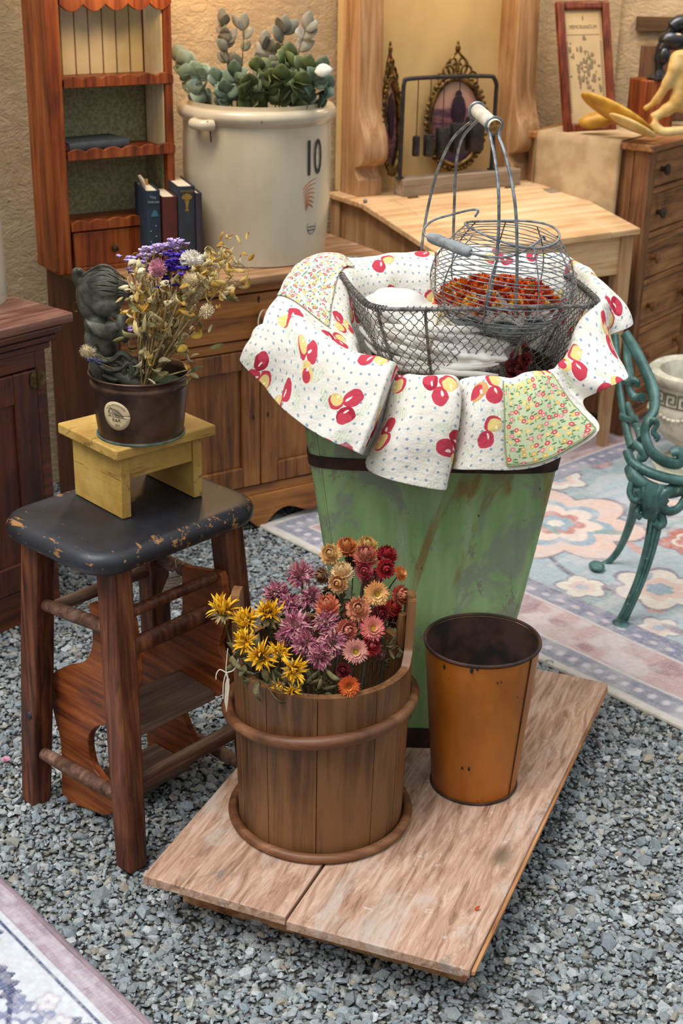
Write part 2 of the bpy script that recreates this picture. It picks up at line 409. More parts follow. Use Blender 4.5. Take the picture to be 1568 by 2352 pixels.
# ground
def groundmat():
    m = NT('gravel_bed', .95, spec=.1); v = m.vor(m.coord('Object'), 110, 1.0)
    c = m.ramp(v.outputs['Color'], [(0, S('5b5c58')), (.5, S('7a7d7a')), (1, S('8f9290'))])
    m.base(m.mix(m.step(v.outputs['Distance'], .7, .3), S('34322e'), c)); m.bump(v.outputs['Distance'], 1, .006); return m.m
b = MB(); b.box(-3, 3.2, .6, 6.2, -.06, -.004); fl = b.build('floor', groundmat(), smooth=False); tag(fl, 'grey crushed stone ground', kind='structure')

RUGC = Vector((-.214, 3.524, 0)); RE1 = Vector((.683, -.73, 0)); RE2 = Vector((.73, .683, 0))
RUGD = AZ(0, 2030, 0); RD1 = Vector((.664, -.747, 0)).normalized(); RD2 = Vector((-.747, -.664, 0)).normalized()

def gravel():
    iv = []; ph = (1+5**.5)/2
    for a in (-1, 1):
        for c in (-ph, ph): iv += [(0, a, c), (a, c, 0), (c, 0, a)]
    iv = np.array(iv)/1.902
    bm = bmesh.new(); vv = [bm.verts.new(p) for p in iv]; bmesh.ops.convex_hull(bm, input=vv)
    bm.verts.index_update(); bm.faces.ensure_lookup_table()
    iv = np.array([v.co[:] for v in bm.verts]); fc = np.array([[v.index for v in f.verts] for f in bm.faces]); bm.free()
    P = []; Sz = []
    def layer(n, lo, hi, z, x0=-1.0, x1=1.1, y0=1.45, y1=3.75):
        x = rng.uniform(x0, x1, n); y = rng.uniform(y0, y1, n)
        keep = (np.abs(x) < .36*y + .25)
        k = (x-RUGC.x)*RE2.x + (y-RUGC.y)*RE2.y; keep &= (k < .015) | ((x-RUGC.x)*RE1.x+(y-RUGC.y)*RE1.y < -.01)
        k = (x-RUGD.x)*RD2.x + (y-RUGD.y)*RD2.y; keep &= (k < .012); keep &= (-.545*x + .839*y < 3.6)
        x = x[keep]; y = y[keep]; s = lo + (hi-lo)*rng.beta(1.3, 3.2, len(x))
        P.append(np.stack([x, y, z + s*rng.uniform(-.25, .25, len(x))], 1)); Sz.append(s)
    layer(60000, .0028, .0075, .000)
    layer(22000, .005, .011, .001)
    layer(3400, .008, .017, .002)
    P = np.concatenate(P); s = np.concatenate(Sz); N = len(P)
    A = rng.normal(size=(N, 3, 3)); Q, _ = np.linalg.qr(A)
    sc = rng.uniform(.45, 1.35, (N, 3)); jit = rng.uniform(.55, 1.35, (N, 12, 1))
    V = iv[None]*jit*sc[:, None, :]*s[:, None, None]; V = np.einsum('nij,nkj->nki', Q, V); V[:, :, 2] *= .72; V += P[:, None, :]
    Fx = (fc[None] + (np.arange(N)*12)[:, None, None]).reshape(-1, 3)
    me = bpy.data.meshes.new('gravel'); me.vertices.add(N*12); me.vertices.foreach_set('co', V.reshape(-1).astype(np.float32))
    nf = len(Fx); me.loops.add(nf*3); me.loops.foreach_set('vertex_index', Fx.reshape(-1).astype(np.int32))
    me.polygons.add(nf); me.polygons.foreach_set('loop_start', np.arange(nf, dtype=np.int32)*3); me.polygons.foreach_set('loop_total', np.full(nf, 3, dtype=np.int32))
    me.polygons.foreach_set('use_smooth', [False]*nf); me.update(calc_edges=True)
    base = np.array([[.33, .36, .365], [.27, .31, .335], [.44, .46, .46], [.36, .35, .31], [.38, .34, .27], [.23, .25, .26]])
    col = base[rng.choice(6, N, p=[.30, .27, .18, .12, .04, .09])]*rng.uniform(.62, 1.10, (N, 1)); col = np.clip(col, 0, 1)
    cc = np.ones((N, 12, 4), dtype=np.float32); cc[:, :, :3] = col[:, None, :]
    at = me.color_attributes.new('Col', 'FLOAT_COLOR', 'POINT'); at.data.foreach_set('color', cc.ravel())
    m = NT('crushed_stone', .85, spec=.25); n = m.noise(m.coord('Object'), 260, 4, .6)
    m.base(m.mix(m.step(n, .3, .7), m.vm('MULTIPLY', m.attr(), (.74, .74, .74)), m.attr())); m.bump(n, .4, .001)
    me.materials.append(m.m); o = bpy.data.objects.new('gravel', me); C.objects.link(o)
    tag(o, 'loose blue-grey crushed gravel covering the ground', 'gravel', kind='stuff')
gravel()

# ------------------------------------------------------------------ rugs (woven pattern drawn per knot)
def smooth(a, b, x): t = np.clip((x-a)/(b-a), 0, 1); return t*t*(3-2*t)
def vnoise(x, y, seed=0):
    r = np.random.default_rng(seed); T = r.random((64, 64)); xi = np.floor(x).astype(int); yi = np.floor(y).astype(int)
    fx = x-xi; fy = y-yi; fx = fx*fx*(3-2*fx); fy = fy*fy*(3-2*fy)
    g = lambda i, j: T[i % 64, j % 64]
    return (g(xi, yi)*(1-fx)+g(xi+1, yi)*fx)*(1-fy) + (g(xi, yi+1)*(1-fx)+g(xi+1, yi+1)*fx)*fy
def rugmat(name):
    m = NT(name, .95, spec=.1); n = m.noise(m.coord('Object', (1, .15, 1)), 420, 3, .7); n2 = m.noise(m.coord('Object', (.2, 1, 1)), 160, 4, .7)
    k = m.math('ADD', m.math('MULTIPLY', n, .5), m.math('MULTIPLY', n2, .5))
    m.base(m.mix(m.math('MULTIPLY', m.step(k, .42, .70), .7), m.attr(), S('beb8b6'))); m.bump(n, .5, .001); return m.m
def make_rug(name, label, org, e1, e2, u0, u1, v0, v1, step, fn, edgecol, cat='rug'):
    e3 = e1.cross(e2); rz = math.atan2(e1.y, e1.x)
    t = thing(name, label, cat, tuple(org), rz); sg = 1 if e3.z > 0 else -1
    nu = int((u1-u0)/step)+1; nv = int((v1-v0)/step)+1
    U, V = np.meshgrid(np.linspace(u0, u1, nu), np.linspace(v0, v1, nv), indexing='ij')
    Z = .010 + .002*np.sin(U*9+1)*np.sin(V*7) + .0015*np.sin(U*23)*np.sin(V*19+2)
    col = fn(U, V); k = .90 + .2*vnoise(U*160, V*160, 5); col = np.clip(col*k[..., None]*.80, 0, 1)
    vs = np.stack([U, V*sg, Z], -1).reshape(-1, 3)
    idx = np.arange(nu*nv).reshape(nu, nv); fs = np.stack([idx[:-1, :-1], idx[1:, :-1], idx[1:, 1:], idx[:-1, 1:]], -1).reshape(-1, 4)
    me = bpy.data.meshes.new('pile'); me.from_pydata(vs.tolist(), [], fs.tolist()); 
    cc = np.ones((nu*nv, 4), np.float32); cc[:, :3] = col.reshape(-1, 3)
    at = me.color_attributes.new('Col', 'FLOAT_COLOR', 'POINT'); at.data.foreach_set('color', cc.ravel())
    me.polygons.foreach_set('use_smooth', [True]*len(me.polygons)); me.materials.append(rugmat(name+'_pile'))
    o = bpy.data.objects.new('pile', me); C.objects.link(o); o.parent = t
    b = MB(); P = []
    for a in np.linspace(u0, u1, 60): P.append((a, v0*sg, .007))
    for a in np.linspace(v0, v1, 60)[1:]: P.append((u1, a*sg, .007))
    for a in np.linspace(u1, u0, 60)[1:]: P.append((a, v1*sg, .007))
    for a in np.linspace(v1, v0, 60)[1:-1]: P.append((u0, a*sg, .007))
    b.tube(P, .006, 8, closed=True); b.build('bound_edge', edgecol, t); return t
c = lambda h: np.array(S(h)[:3])
def lay(col, mask, cc_, k=1.0): m_ = np.clip(mask*k, 0, 1)[..., None]; return col*(1-m_) + cc_*m_
def flower(col, U, V, cu, cv, R, n, cols, rot=0, sh=.28):
    du = U-cu; dv = V-cv; r = np.hypot(du, dv); th = np.arctan2(dv, du)+rot; r = r + .006*vnoise(U*40, V*40, 3)
    lobe = 1 - sh + sh*np.abs(np.cos(n*th/2))
    for f, cc_ in cols: col = lay(col, smooth(R*f*lobe+.004, R*f*lobe-.002, r), cc_)
    return col
def big_rug(U, V):
    col = np.ones(U.shape+(3,))*c('a3b4bb'); n = vnoise(U*6, V*6, 1); n2 = vnoise(U*30, V*30, 2)
    col = lay(col, smooth(.45, .6, n), c('8fa3a4'), .8)
    # vines
    wv = V - .55 - .16*np.sin(U*5.2+.6); col = lay(col, smooth(.012, .004, np.abs(wv)), c('6b6a7c'))
    wv = V - .95 - .18*np.sin(U*4.1+2.6); col = lay(col, smooth(.012, .004, np.abs(wv)), c('6b6a7c'))
    wv = U - .55 - .2*np.sin(V*6+1.6); col = lay(col, smooth(.010, .004, np.abs(wv)), c('74707f'))
    P = [c('7d7585'), c('dcbcae'), c('e3cdc0'), c('8fa6b4'), c('c07f72'), c('dfd6c8')]
    F1 = [(1, P[0]), (.94, P[1]), (.62, P[3]), (.5, P[2]), (.32, P[4]), (.22, P[3]), (.1, P[5])]
    F2 = [(1, P[0]), (.93, c('b5695c')), (.6, P[5]), (.5, c('b97468')), (.25, P[3])]
    F3 = [(1, P[0]), (.9, P[5]), (.55, P[1]), (.3, P[3])]
    for (u, v, R, k, Fx, ro) in ((.50, .62, .26, 7, F1, .3), (.93, .50, .13, 6, F3, 1), (1.25, .50, .20, 6, F2, .5), (.05, .58, .2, 6, F1, 0), (.62, 1.12, .2, 7, F1, .9), (.15, 1.1, .19, 6, F2, .2),
                             (1.0, 1.0, .22, 6, F1, .1), (1.45, .95, .2, 6, F3, .3), (-.2, .9, .16, 6, F3, 0), (.8, .36, .07, 5, F3, 0), (.3, .36, .08, 5, F2, 0), (1.05, .33, .06, 5, F3, 1), (.30, .88, .09, 5, F3, 1), (.82, .80, .10, 5, F2, 1)):
        col = flower(col, U, V, u, v, R, k, Fx, ro)
    # small leaves
    for i in range(90):
        r_ = np.random.default_rng(i+50); u = r_.uniform(-.3, 1.6); v = r_.uniform(.33, 1.5); a = r_.uniform(0, 3.1); s_ = r_.uniform(.02, .045)
        du = (U-u)*math.cos(a)+(V-v)*math.sin(a); dv = -(U-u)*math.sin(a)+(V-v)*math.cos(a)
        col = lay(col, smooth(1.05, .9, np.hypot(du/s_, dv/(s_*.35))), [c('6f8ba0'), c('c98f82'), c('8d7f8c'), c('7d9c98')][i % 4], .8)
    D = np.minimum(np.minimum(V, U-UR0), 99)
    def band(lo, hi, cc_): nonlocal col; col = lay(col, smooth(lo-.002, lo+.002, D)*smooth(hi+.002, hi-.002, D), cc_)
    band(-1, .30, c('7f7f90'))
    s_ = np.where(V < U-UR0, U, V)
    band(.002, .022, c('d6cfc6')); band(.022, .088, c('8c8d9c'))
    w2 = np.abs((s_*14) % 1 - .5)*2
    col = lay(col, smooth(.5, .2, np.hypot((w2-.5)*1.4, (D-.055)/.03))*smooth(.022, .03, D)*smooth(.09, .08, D), c('d3ccd2'))
    band(.088, .094, c('ded7d2')); band(.094, .226, c('c6a6a2'))
    pk = vnoise(U*26, V*26, 8); col = lay(col, smooth(.5, .75, pk)*smooth(.1, .11, D)*smooth(.225, .215, D), c('dccdca'), .8)
    pk = vnoise(U*18+9, V*18, 9); col = lay(col, smooth(.62, .72, pk)*smooth(.1, .11, D)*smooth(.225, .215, D), c('a47f84'), .8)
    band(.226, .232, c('ded7d2')); band(.232, .286, c('82849a'))
    w2 = np.abs((s_*11+.3) % 1 - .5)*2
    col = lay(col, smooth(.5, .2, np.hypot((w2-.5)*1.4, (D-.259)/.022))*smooth(.232, .24, D)*smooth(.286, .28, D), c('cdbfc4'))
    dist = vnoise(U*45, V*9, 11)*.6 + n2*.4; col = lay(col, smooth(.45, .8, dist), c('cfc9c8'), .45)
    return col
UR0 = 0.0
make_rug('area_rug', 'large faded floral rug in pink, grey and pale blue under the green bench end', RUGC, RE1, RE2, 0, 1.75, 0, 1.6, .0042, big_rug, plain('rug_binding_cream', S('c9c1b4'), .95))
def small_rug(U, V):
    col = np.ones(U.shape+(3,))*c('d7dbe2'); navy = c('4d5578'); n = vnoise(U*60, V*60, 21)
    for i in range(46):
        r_ = np.random.default_rng(i+7); u = r_.uniform(.02, .62); v = r_.uniform(.075, .30); a = r_.uniform(0, 3.1); s_ = r_.uniform(.03, .06)
        du = (U-u)*math.cos(a)+(V-v)*math.sin(a); dv = -(U-u)*math.sin(a)+(V-v)*math.cos(a)
        e_ = np.hypot(du/s_, dv/(s_*(.30+.12*np.cos(du*300))))
        col = lay(col, smooth(1.05, .92, e_), [navy, c('8b90ae'), c('7a80a0')][i % 3])
        col = lay(col, smooth(.5, .4, e_), [c('6b7294'), c('cfd2dc'), c('b9bccd')][i % 3])
    wv = V - .14 - .03*np.sin(U*22); col = lay(col, smooth(.006, .003, np.abs(wv)), navy)
    for u, v in ((.31, .09), (.36, .10), (.05, .09), (.12, .2)): col = flower(col, U, V, u, v, .024, 5, [(1, c('b7aebb')), (.85, c('e1dfe2')), (.3, c('b7aebb'))])
    D = V
    def band(lo, hi, cc_): nonlocal col; col = lay(col, smooth(lo-.001, lo+.001, D)*smooth(hi+.001, hi-.001, D), cc_)
    band(-1, .040, c('a8939f')); col = lay(col, smooth(.4, .7, vnoise(U*20, V*90, 4))*smooth(.04, .038, D), c('c5b6bf'), .7)
    band(.044, .060, c('d7dbe2')); band(.052, .058, navy)
    return lay(col, smooth(.6, .95, n), c('dfe1e6'), .3)
make_rug('floral_rug', 'white rug with navy leaf pattern and mauve border, bottom left corner', RUGD, RD1, RD2, -.45, .75, 0, .42, .0028, small_rug, plain('rug_binding_mauve', S('8d7a80'), .95))

# ================================================================== FURNITURE
def bx(name, mat, parent, x0, x1, y0, y1, z0, z1, bevel=.003):
    b = MB(); b.box(x0, x1, y0, y1, z0, z1); return b.build(name, mat, parent, bevel=bevel)
def scallop(n, w, amp, z0, z1, x0=0.0, up=True, segs=10):
    """outline (x,z) of a board with a scalloped edge"""
    pts = [(x0, z0), (x0+w, z0)] if up else [(x0, z1), (x0+w, z1)]
    for i in range(n*segs, -1, -1):
        t = i/(n*segs); u = (t*n) % 1.0; h = abs(math.sin(PI*t*n))
        pts.append((x0+w*t, (z1-amp+amp*h) if up else (z0+amp-amp*h)))
    return pts

# ---- lower cupboard
cb = thing('cupboard', 'honey-brown wooden cupboard with wide drawer and two panelled doors, below the large crock', 'cupboard', tuple(LF(1.36, 3.08)), A33)
W, Dp, ZT = .76, .46, .695
bx('top', M_cuptop, cb, -.025, W+.025, -.025, Dp+.01, ZT-.025, ZT, .006)
b = MB(); b.box(0, .02, 0, Dp, .0, ZT-.025); b.box(W-.02, W, 0, Dp, 0, ZT-.025); b.box(.02, W-.02, Dp-.015, Dp, .08, ZT-.025); b.box(.02, W-.02, .02, Dp-.015, .09, .105)
b.build('carcass', M_lcab, cb, bevel=.002)
b = MB(); b.box(0, .045, -.004, .014, .10, ZT-.025); b.box(W-.045, W, -.004, .014, .10, ZT-.025); b.box(.045, W-.045, -.004, .014, .648, ZT-.025); b.box(.045, W-.045, -.004, .014, .502, .527); b.box(.045, W-.045, -.004, .014, .10, .125)
b.build('face_frame', M_cupx, cb, bevel=.002)
dr = bx('drawer', M_cupx, cb, .050, W-.050, -.008, .2, .531, .644, .003)
kx = .38
b = MB(); b.lathe([(.0, -.0), (.009, .0), (.008, .012), (.012, .018), (.019, .026), (.019, .036), (.012, .042), (0, .043)], 24)
b.build('knob', M_knob, dr, M=Matrix.Translation((kx, -.008, .592)) @ Matrix.Rotation(PI/2, 4, 'X'))
b = MB(); b.ell((kx-.006, -.009, .628), (.0025, .001, .008), 10, 6); b.ell((kx-.006, -.009, .634), (.004, .001, .004), 10, 6); b.build('keyhole', M_dark, dr)
for i, x0 in enumerate((.048, .3815)):
    x1 = x0+.3305; st = .052
    b = MB(); b.box(x0, x0+st, -.006, .012, .128, .499); b.box(x1-st, x1, -.006, .012, .128, .499)
    b.box(x0+st, x1-st, -.006, .012, .128, .128+.055); b.box(x0+st, x1-st, -.006, .012, .499-.05, .499)
    d_ = b.build('door', M_cup, cb, bevel=.003)
    bx('door_panel', M_cup, d_, x0+st, x1-st, .004, .010, .183, .449, .002)
    b = MB(); b.ell(((x0+.02) if i else (x1-.02), -.007, .32), (.003, .001, .007), 10, 6); b.build('keyhole', M_dark, d_)
ap = [(0, .10), (0, 0), (.09, 0)]
for t in np.linspace(0, 1, 14): ap.append((.09+.055*t, .004+.045*math.sin(t*PI/2)))
for t in np.linspace(0, 1, 40)[1:]: ap.append((.145+(W-.29)*t, .049 + .012*math.cos(t*PI*6)-.012 - .022*math.exp(-((t-.5)/.06)**2)))
for t in np.linspace(1, 0, 14)[1:]: ap.append((W-.09-.055*t, .004+.045*math.sin(t*PI/2)))
ap += [(W, 0), (W, .10)]
b = MB(); b.prism([(x, -.008, z) for x, z in ap], (0, .02, 0)); b.build('bracket_base', M_cupx, cb, bevel=.002)

# striped cloth bag hung from the knob
bg_ = thing('cloth_tag', 'small cream cloth bag hanging from the cupboard drawer knob', 'bag', tuple(LF(1.36+kx, 3.08-.032, .50)), A33)
G = [[Vector((x*(.013+.012*t)+.004, -.010-.006*math.sin(t*5+x*3), .088-t*.115)) for x in np.linspace(-1, 1, 9)] for t in np.linspace(0, 1, 12)]
b = MB(); b.grid(G); b.build('bag', M_canvas, bg_, solid=.004)
b = MB(); b.tube(cr([(-.012, -.004, .04), (-.024, -.006, .075), (-.016, -.004, .102), (.0, .0, .108), (.012, -.002, .09), (.008, -.006, .07)], 6), .0014, 6); b.build('cord', M_string, bg_)

# ---- hutch shelf standing on the cupboard
HS, HN = 1.335, 3.29; hz = ZT
hp = LF(0, HN)
def hzz(px, py): return AP(px, py, hp, norv(33)).z
def hss(px, py): v = AP(px, py, hp, norv(33)); return v.dot(dirv(33))
HS0 = hss(112, 300); HS1 = hss(396, 250); HW = HS1-HS0; HD = .130
ht = thing('hutch_shelf', 'narrow amber-brown shelf unit with scalloped shelf edges standing on the cupboard', 'shelf', tuple(LF(HS0, HN, hz)), A33)
HT = 1.02
zs = [hzz(270, 192)-hz, hzz(270, 356)-hz, hzz(240, 520)-hz]; zv = hzz(270, 18)-hz
b = MB(); b.box(0, .018, -.0, HD, 0, HT); b.box(0, .036, -.012, .006, 0, HT); b.build('side_board', M_hutch, ht, bevel=.003)
b = MB(); b.box(HW-.018, HW, 0, HD, 0, HT); b.box(HW-.020, HW, -.006, .0, 0, HT); b.build('side_board', M_hutch, ht, bevel=.002)
M_bead = plain('cream_beadboard', S('e2d6b2'), .6, var=.08, scale=6, bump=.05, col2=S('c4b68c'))
def speckpaper():
    m = NT('olive_speckled_paper', .8); n = m.noise(m.coord('Object'), 130, 3, .7); m.base(m.mix(m.step(n, .42, .6), S('7f7c58'), S('9d9a76'))); return m.m
M_olive = speckpaper()
b = MB()
for i in range(8):
    w_ = (HW-.036)/8; b.box(.018+i*w_+.0012, .018+(i+1)*w_-.0012, HD-.012, HD-.004, zs[0], HT)
b.build('back_boards', M_bead, ht, bevel=.0015)
bx('back_rear', M_dark, ht, .018, HW-.018, HD-.004, HD, 0, HT, 0)
bx('backing_paper', M_olive, ht, .018, HW-.018, HD-.012, HD-.006, zs[2], zs[0]-.002, 0)
b = MB()
for i in range(4):
    w_ = (HD-.03)/4; b.box(HW-.022, HW-.0185, .006+i*w_+.0008, .006+(i+1)*w_-.0008, zs[1]+.01, HT)
b.build('side_lining', M_bead, ht, bevel=.001)
bx('side_paper', M_olive, ht, HW-.021, HW-.0185, .02, HD-.014, zs[2]+.01, zs[1]-.01, 0)
for z_ in zs[:3]:
    s_ = bx('shelf', M_hutch, ht, .018, HW-.022, .0, HD-.012, z_, z_+.012, .001)
    pts = scallop(7 if z_ != zs[2] else 8, HW-.036, .007, z_-.004, z_+.022, .042)
    pts = scallop(6, HW-.040, .007, z_-.004, z_+.022, .040)
    b = MB(); b.prism([(x, -.010, z) for x, z in pts], (0, .009, 0)); b.build('scalloped_edge', M_hutch, s_, bevel=.0008)
pts = scallop(5, HW-.04, .016, zv-.006, HT, .040, up=False); b = MB(); b.prism([(x, -.010, z) for x, z in pts], (0, .012, 0)); b.build('valance', M_hutch, ht, bevel=.001)
d_ = bx('drawer', M_hutch, ht, .046, HW-.024, -.006, .12, .012, zs[2]-.008, .003)
b = MB(); b.lathe([(0, 0), (.004, 0), (.004, .006), (.0085, .011), (.008, .016), (0, .019)], 16)
b.build('knob', plain('dark_ceramic_knob', S('2c2018'), .25, var=.1), d_, M=Matrix.Translation((.046+(HW-.07)*.40, -.006, (zs[2])/2)) @ Matrix.Rotation(PI/2, 4, 'X'))
bx('plinth', M_hutch, ht, .0, HW, -.008, .01, 0, .012, .002)

# ---- books
def book(name, label, w_, h_, d__, col, loc, rz=0, lie=False, group=None, worn=True):
    t = thing(name, label, 'book', loc, rz, group)
    mc = plain('book_cloth_'+name+str(len(bpy.data.materials)), col, .75, var=.14, scale=40, bump=.2)
    b = MB(); n = 10; o_ = []; i_ = []
    for k in range(n+1):
        a = PI*k/n; x = w_/2 - w_/2*math.cos(a); y = -.006*math.sin(a); o_.append((x, y))
    poly = [(0, d__)] + o_ + [(w_, d__), (w_-.0025, d__)] + [(w_/2 + (w_/2-.0025)*math.cos(PI*k/n), .003-.004*math.sin(PI*k/n)) for k in range(n+1)] + [(.0025, d__)]
    b.prism([(x, y, 0) for x, y in poly], (0, 0, h_))
    M = Matrix.Identity(4) if not lie else Matrix.Rotation(PI/2, 4, 'Y')
    b.build('cover', mc, t, bevel=.0008, M=M)
    b = MB(); b.box(.003, w_-.003, .004, d__-.004, .003, h_-.004); b.build('pages', M_paper, t, M=M, bevel=.001); return t
def stdbk(px0, px1, pytop, col, label, Dd):
    """standing book; spine between px0 and px1 on the cupboard top"""
    p0 = AP(px0, pytop, LF(0, 3.20), norv(20)); 
    nrm = norv(20); base = LF(1.72, 3.155)
    a = AP(px0, pytop, base, nrm); c_ = AP(px1, pytop, base, nrm)
    wd = (c_-a).dot(dirv(20)); h_ = a.z-ZT
    return book('book', label, wd, h_, Dd, col, (a.x, a.y, ZT), math.radians(20)), wd, h_
t, wd, h_ = stdbk(334, 367, 438, S('1f3040'), 'dark blue book with dotted spine and paper slips on top, leftmost of the standing row', .13)
text_obj('title', 'The', .010, plain('silver_print', S('9aa3a8'), .5), t, frameM((wd/2-.002, -.0068, h_-.016), (1, 0, 0), (0, 0, 1)))
text_obj('title', 'Hebrew', .0092, bpy.data.materials['silver_print'], t, frameM((wd/2, -.0068, h_-.027), (1, 0, 0), (0, 0, 1)), sx=.9)
b = MB()
for k in range(9): b.ell((wd*(.25 if k % 2 else .62), -.0066, h_-.085-k*.013), (.0016, .0005, .0016), 8, 4)
b.build('dots', plain('pale_blue_dots', S('8fa9b5'), .6), t)
b = MB(); b.prism([(wd*.28, -.0066, h_-.062), (wd*.80, -.0066, h_-.062), (wd*.70, -.0066, h_-.050), (wd*.5, -.0066, h_-.046)], (0, -.0004, 0)); b.build('emblem', plain('teal_emblem', S('3f7886'), .6), t)
b = MB(); b.grid([[Vector((.004+.010*i, .02+.07*j, h_-.01+.032*k+.004*math.sin(j*4))) for j in (0, .5, 1)] for i, k in ((0, 0), (.1, .6), (-.4, 1.1))]); b.build('paper_slip', M_paper, t, solid=.0005)
b = MB(); b.box(.012, .026, .09, .092, h_-.01, h_+.012); b.build('bookmark', plain('tan_bookmark', S('b58554'), .8), t)
t, wd, h_ = stdbk(371, 406, 452, S('5a2016'), 'plain oxblood red book standing between two dark blue books', .13)
t, wd, h_ = stdbk(407, 447, 428, S('2b313b'), 'tall charcoal blue book with gilt ornament on the spine', .14)
b = MB(); b.lathe([(.0, 0), (.006, 0), (.002, .006), (.004, .018), (.006, .028), (.012, .030), (.013, .036), (.003, .042), (0, .043)], 4); 
b.build('gilt_ornament', M_gold, t, M=Matrix.Translation((wd/2, -.0062, h_-.060)) @ Matrix.Diagonal((1, .06, 1, 1)))
text_obj('title', 'WONDER', .0075, M_gold, t, frameM((wd/2, -.0068, h_-.012), (1, 0, 0), (0, 0, 1)))
text_obj('title', 'BOOK', .0075, M_gold, t, frameM((wd/2, -.0068, h_-.021), (1, 0, 0), (0, 0, 1)))
t, wd, h_ = stdbk(448, 463, 443, S('3a2f38'), 'thin dark plum book at the crock end of the row', .10)
sb = LF(HS0+.050, HN+.008, hz+zs[1]+.0125)
t = book('book', 'slate blue book lying flat on the middle shelf of the amber unit', .022, .165, .092, S('3f4854'), tuple(sb), A33+math.radians(6), lie=True)
t.location = tuple(sb + Vector((0, 0, .022)))

# ---- left cabinet
A50 = math.radians(50)
lc = thing('cabinet', 'dark mahogany panelled cabinet at the left edge under a pale crock', 'cabinet', tuple(LF(1.22, 2.452, 0, 50)), A50)
W2 = .68; T2 = .707
bx('top', M_lcabtop, lc, -.05, W2+.075, -.012, .46, T2-.022, T2, .004)
b = MB()
for k, (o_, z0, z1) in enumerate(((.045, .668, .685), (.030, .652, .668), (.015, .636, .652))): b.box(-.01, W2+o_, -o_*.3+.002, .44, z0, z1)
b.build('cornice', M_lcabx, lc, bevel=.005)
b = MB(); b.box(0, W2, .012, .43, .02, .64); b.build('carcass', M_lcab, lc, bevel=.002)
b = MB(); b.box(W2-.028, W2, -.0, .014, .0, .64); b.box(0, W2-.028, 0, .014, .60, .64); b.box(0, W2-.028, 0, .014, .0, .085); b.build('face_frame', M_lcabx, lc, bevel=.002)
x1 = W2-.030; x0 = x1-.33
b = MB(); b.box(x1-.062, x1, -.004, .010, .088, .597); b.box(x0, x0+.062, -.004, .010, .088, .597); b.box(x0+.062, x1-.062, -.004, .010, .088, .155); b.box(x0+.062, x1-.062, -.004, .010, .53, .597)
d_ = b.build('door', M_lcab, lc, bevel=.003); bx('door_panel', M_lcab, d_, x0+.06, x1-.06, .003, .009, .15, .535, .001)
bx('door', M_lcab, lc, .0, x0-.004, -.004, .010, .088, .597, .003)
b = MB()
for sg in (-1, 1):
    pts = [(x1+.001+sg*.0015, .615-.05), (x1+.001+sg*.012, .615-.047), (x1+.001+sg*.020, .615-.04), (x1+.001+sg*.021, .615-.028), (x1+.001+sg*.017, .615-.018), (x1+.001+sg*.010, .615-.012), (x1+.001+sg*.0015, .615-.010)]
    b.prism([(x, -.0075, z-.01) for x, z in pts], (0, .0035, 0))
    for z_ in (.560, .578, .590): b.ell((x1+.001+sg*.013, -.008, z_-.007), (.0022, .001, .0022), 8, 5)
b.tube([(x1+.001, -.0085, .553), (x1+.001, -.0085, .596)], .0028, 8)
b.build('hinge', M_hinge, d_, bevel=.0006)

# ---- crocks
def crock(name, label, c_, r0, r1, h_, mat, z0):
    t = thing(name, label, 'crock', (c_[0], c_[1], z0))
    pr = [(.0, .0), (r0-.008, 0), (r0, .006), (r0+.002, .02), (r0+(r1-r0)*.5+.003, h_*.5), (r1-.010, h_*.87), (r1-.008, h_*.90), (r1+.000, h_*.925), (r1+.004, h_*.955), (r1, h_*.985), (r1-.01, h_), (r1-.024, h_-.004), (r1-.026, h_-.02), (r0-.02, .03), (0, .02)]
    pp = cr([(x, 0, z) for x, z in pr[1:-1]], 4)
    b = MB(); b.lathe([(0, 0)] + [(p.x, p.z) for p in pp] + [(0, .02)], 72); b.build('body', mat, t, ang=60); return t
CC = Vector((-.236, 3.752, 0)); cz = ZT
CH = AY(590, 213, 3.93).z - cz; CH = .385
ck = crock('stoneware_crock', 'large cream stoneware crock marked 10, filled with eucalyptus', CC, .176, .198, CH, M_crock, cz)
def crock_r(z): return .176+(.198-.176)*(z/CH)*.93
ang0 = math.radians(-90)
def on_crock(a, z, off=.0025, r=None):
    rr = (crock_r(z) if r is None else r)+off; p = Vector((rr*math.cos(a), rr*math.sin(a), z)); tdir = Vector((-math.sin(a), math.cos(a), 0)); return frameM(p, tdir, (0, 0, 1))
def hit_crock(px, py, cen, r):
    rr = ray(px, py); o_ = CO - cen; A_ = rr.x**2+rr.y**2; B_ = 2*(o_.x*rr.x+o_.y*rr.y); Cc = o_.x**2+o_.y**2-r*r; dd = max(B_*B_-4*A_*Cc, 0); t_ = (-B_-math.sqrt(dd))/(2*A_); p = CO+rr*t_
    return math.atan2(p.y-cen.y, p.x-cen.x), p.z
a, z = hit_crock(711, 368, CC, .194); text_obj('number_one', '1', .125, M_ink, ck, on_crock(a, z-cz), sx=.7)
a, z = hit_crock(731, 364, CC, .194); text_obj('number_zero', '0', .125, M_ink, ck, on_crock(a, z-cz), sx=.55)
a, z = hit_crock(712, 450, CC, .190); M_ = on_crock(a, z-cz, .003)
b = MB()
for k in range(7):
    y0 = .030-.009*k; b.tube(cr([M_ @ Vector((-.026+.002*k, y0-.012, 0)), M_ @ Vector((-.004, y0+.004, 0)), M_ @ Vector((.024-.002*k, y0+.012-.003*k, 0))], 5), [.0008+.0018*math.sin(PI*min(i/10, 1)) for i in range(11)], 6, sq=(1, 1))
b.build('red_stamp', M_rustink, ck)
a, z = hit_crock(717, 520, CC, .187); M_ = on_crock(a, z-cz, .002); b = MB()
b.tube([M_ @ Vector((.016*math.cos(t), .019*math.sin(t), 0)) for t in np.linspace(0, 2*PI, 32)[:-1]], .0011, 6, closed=True)
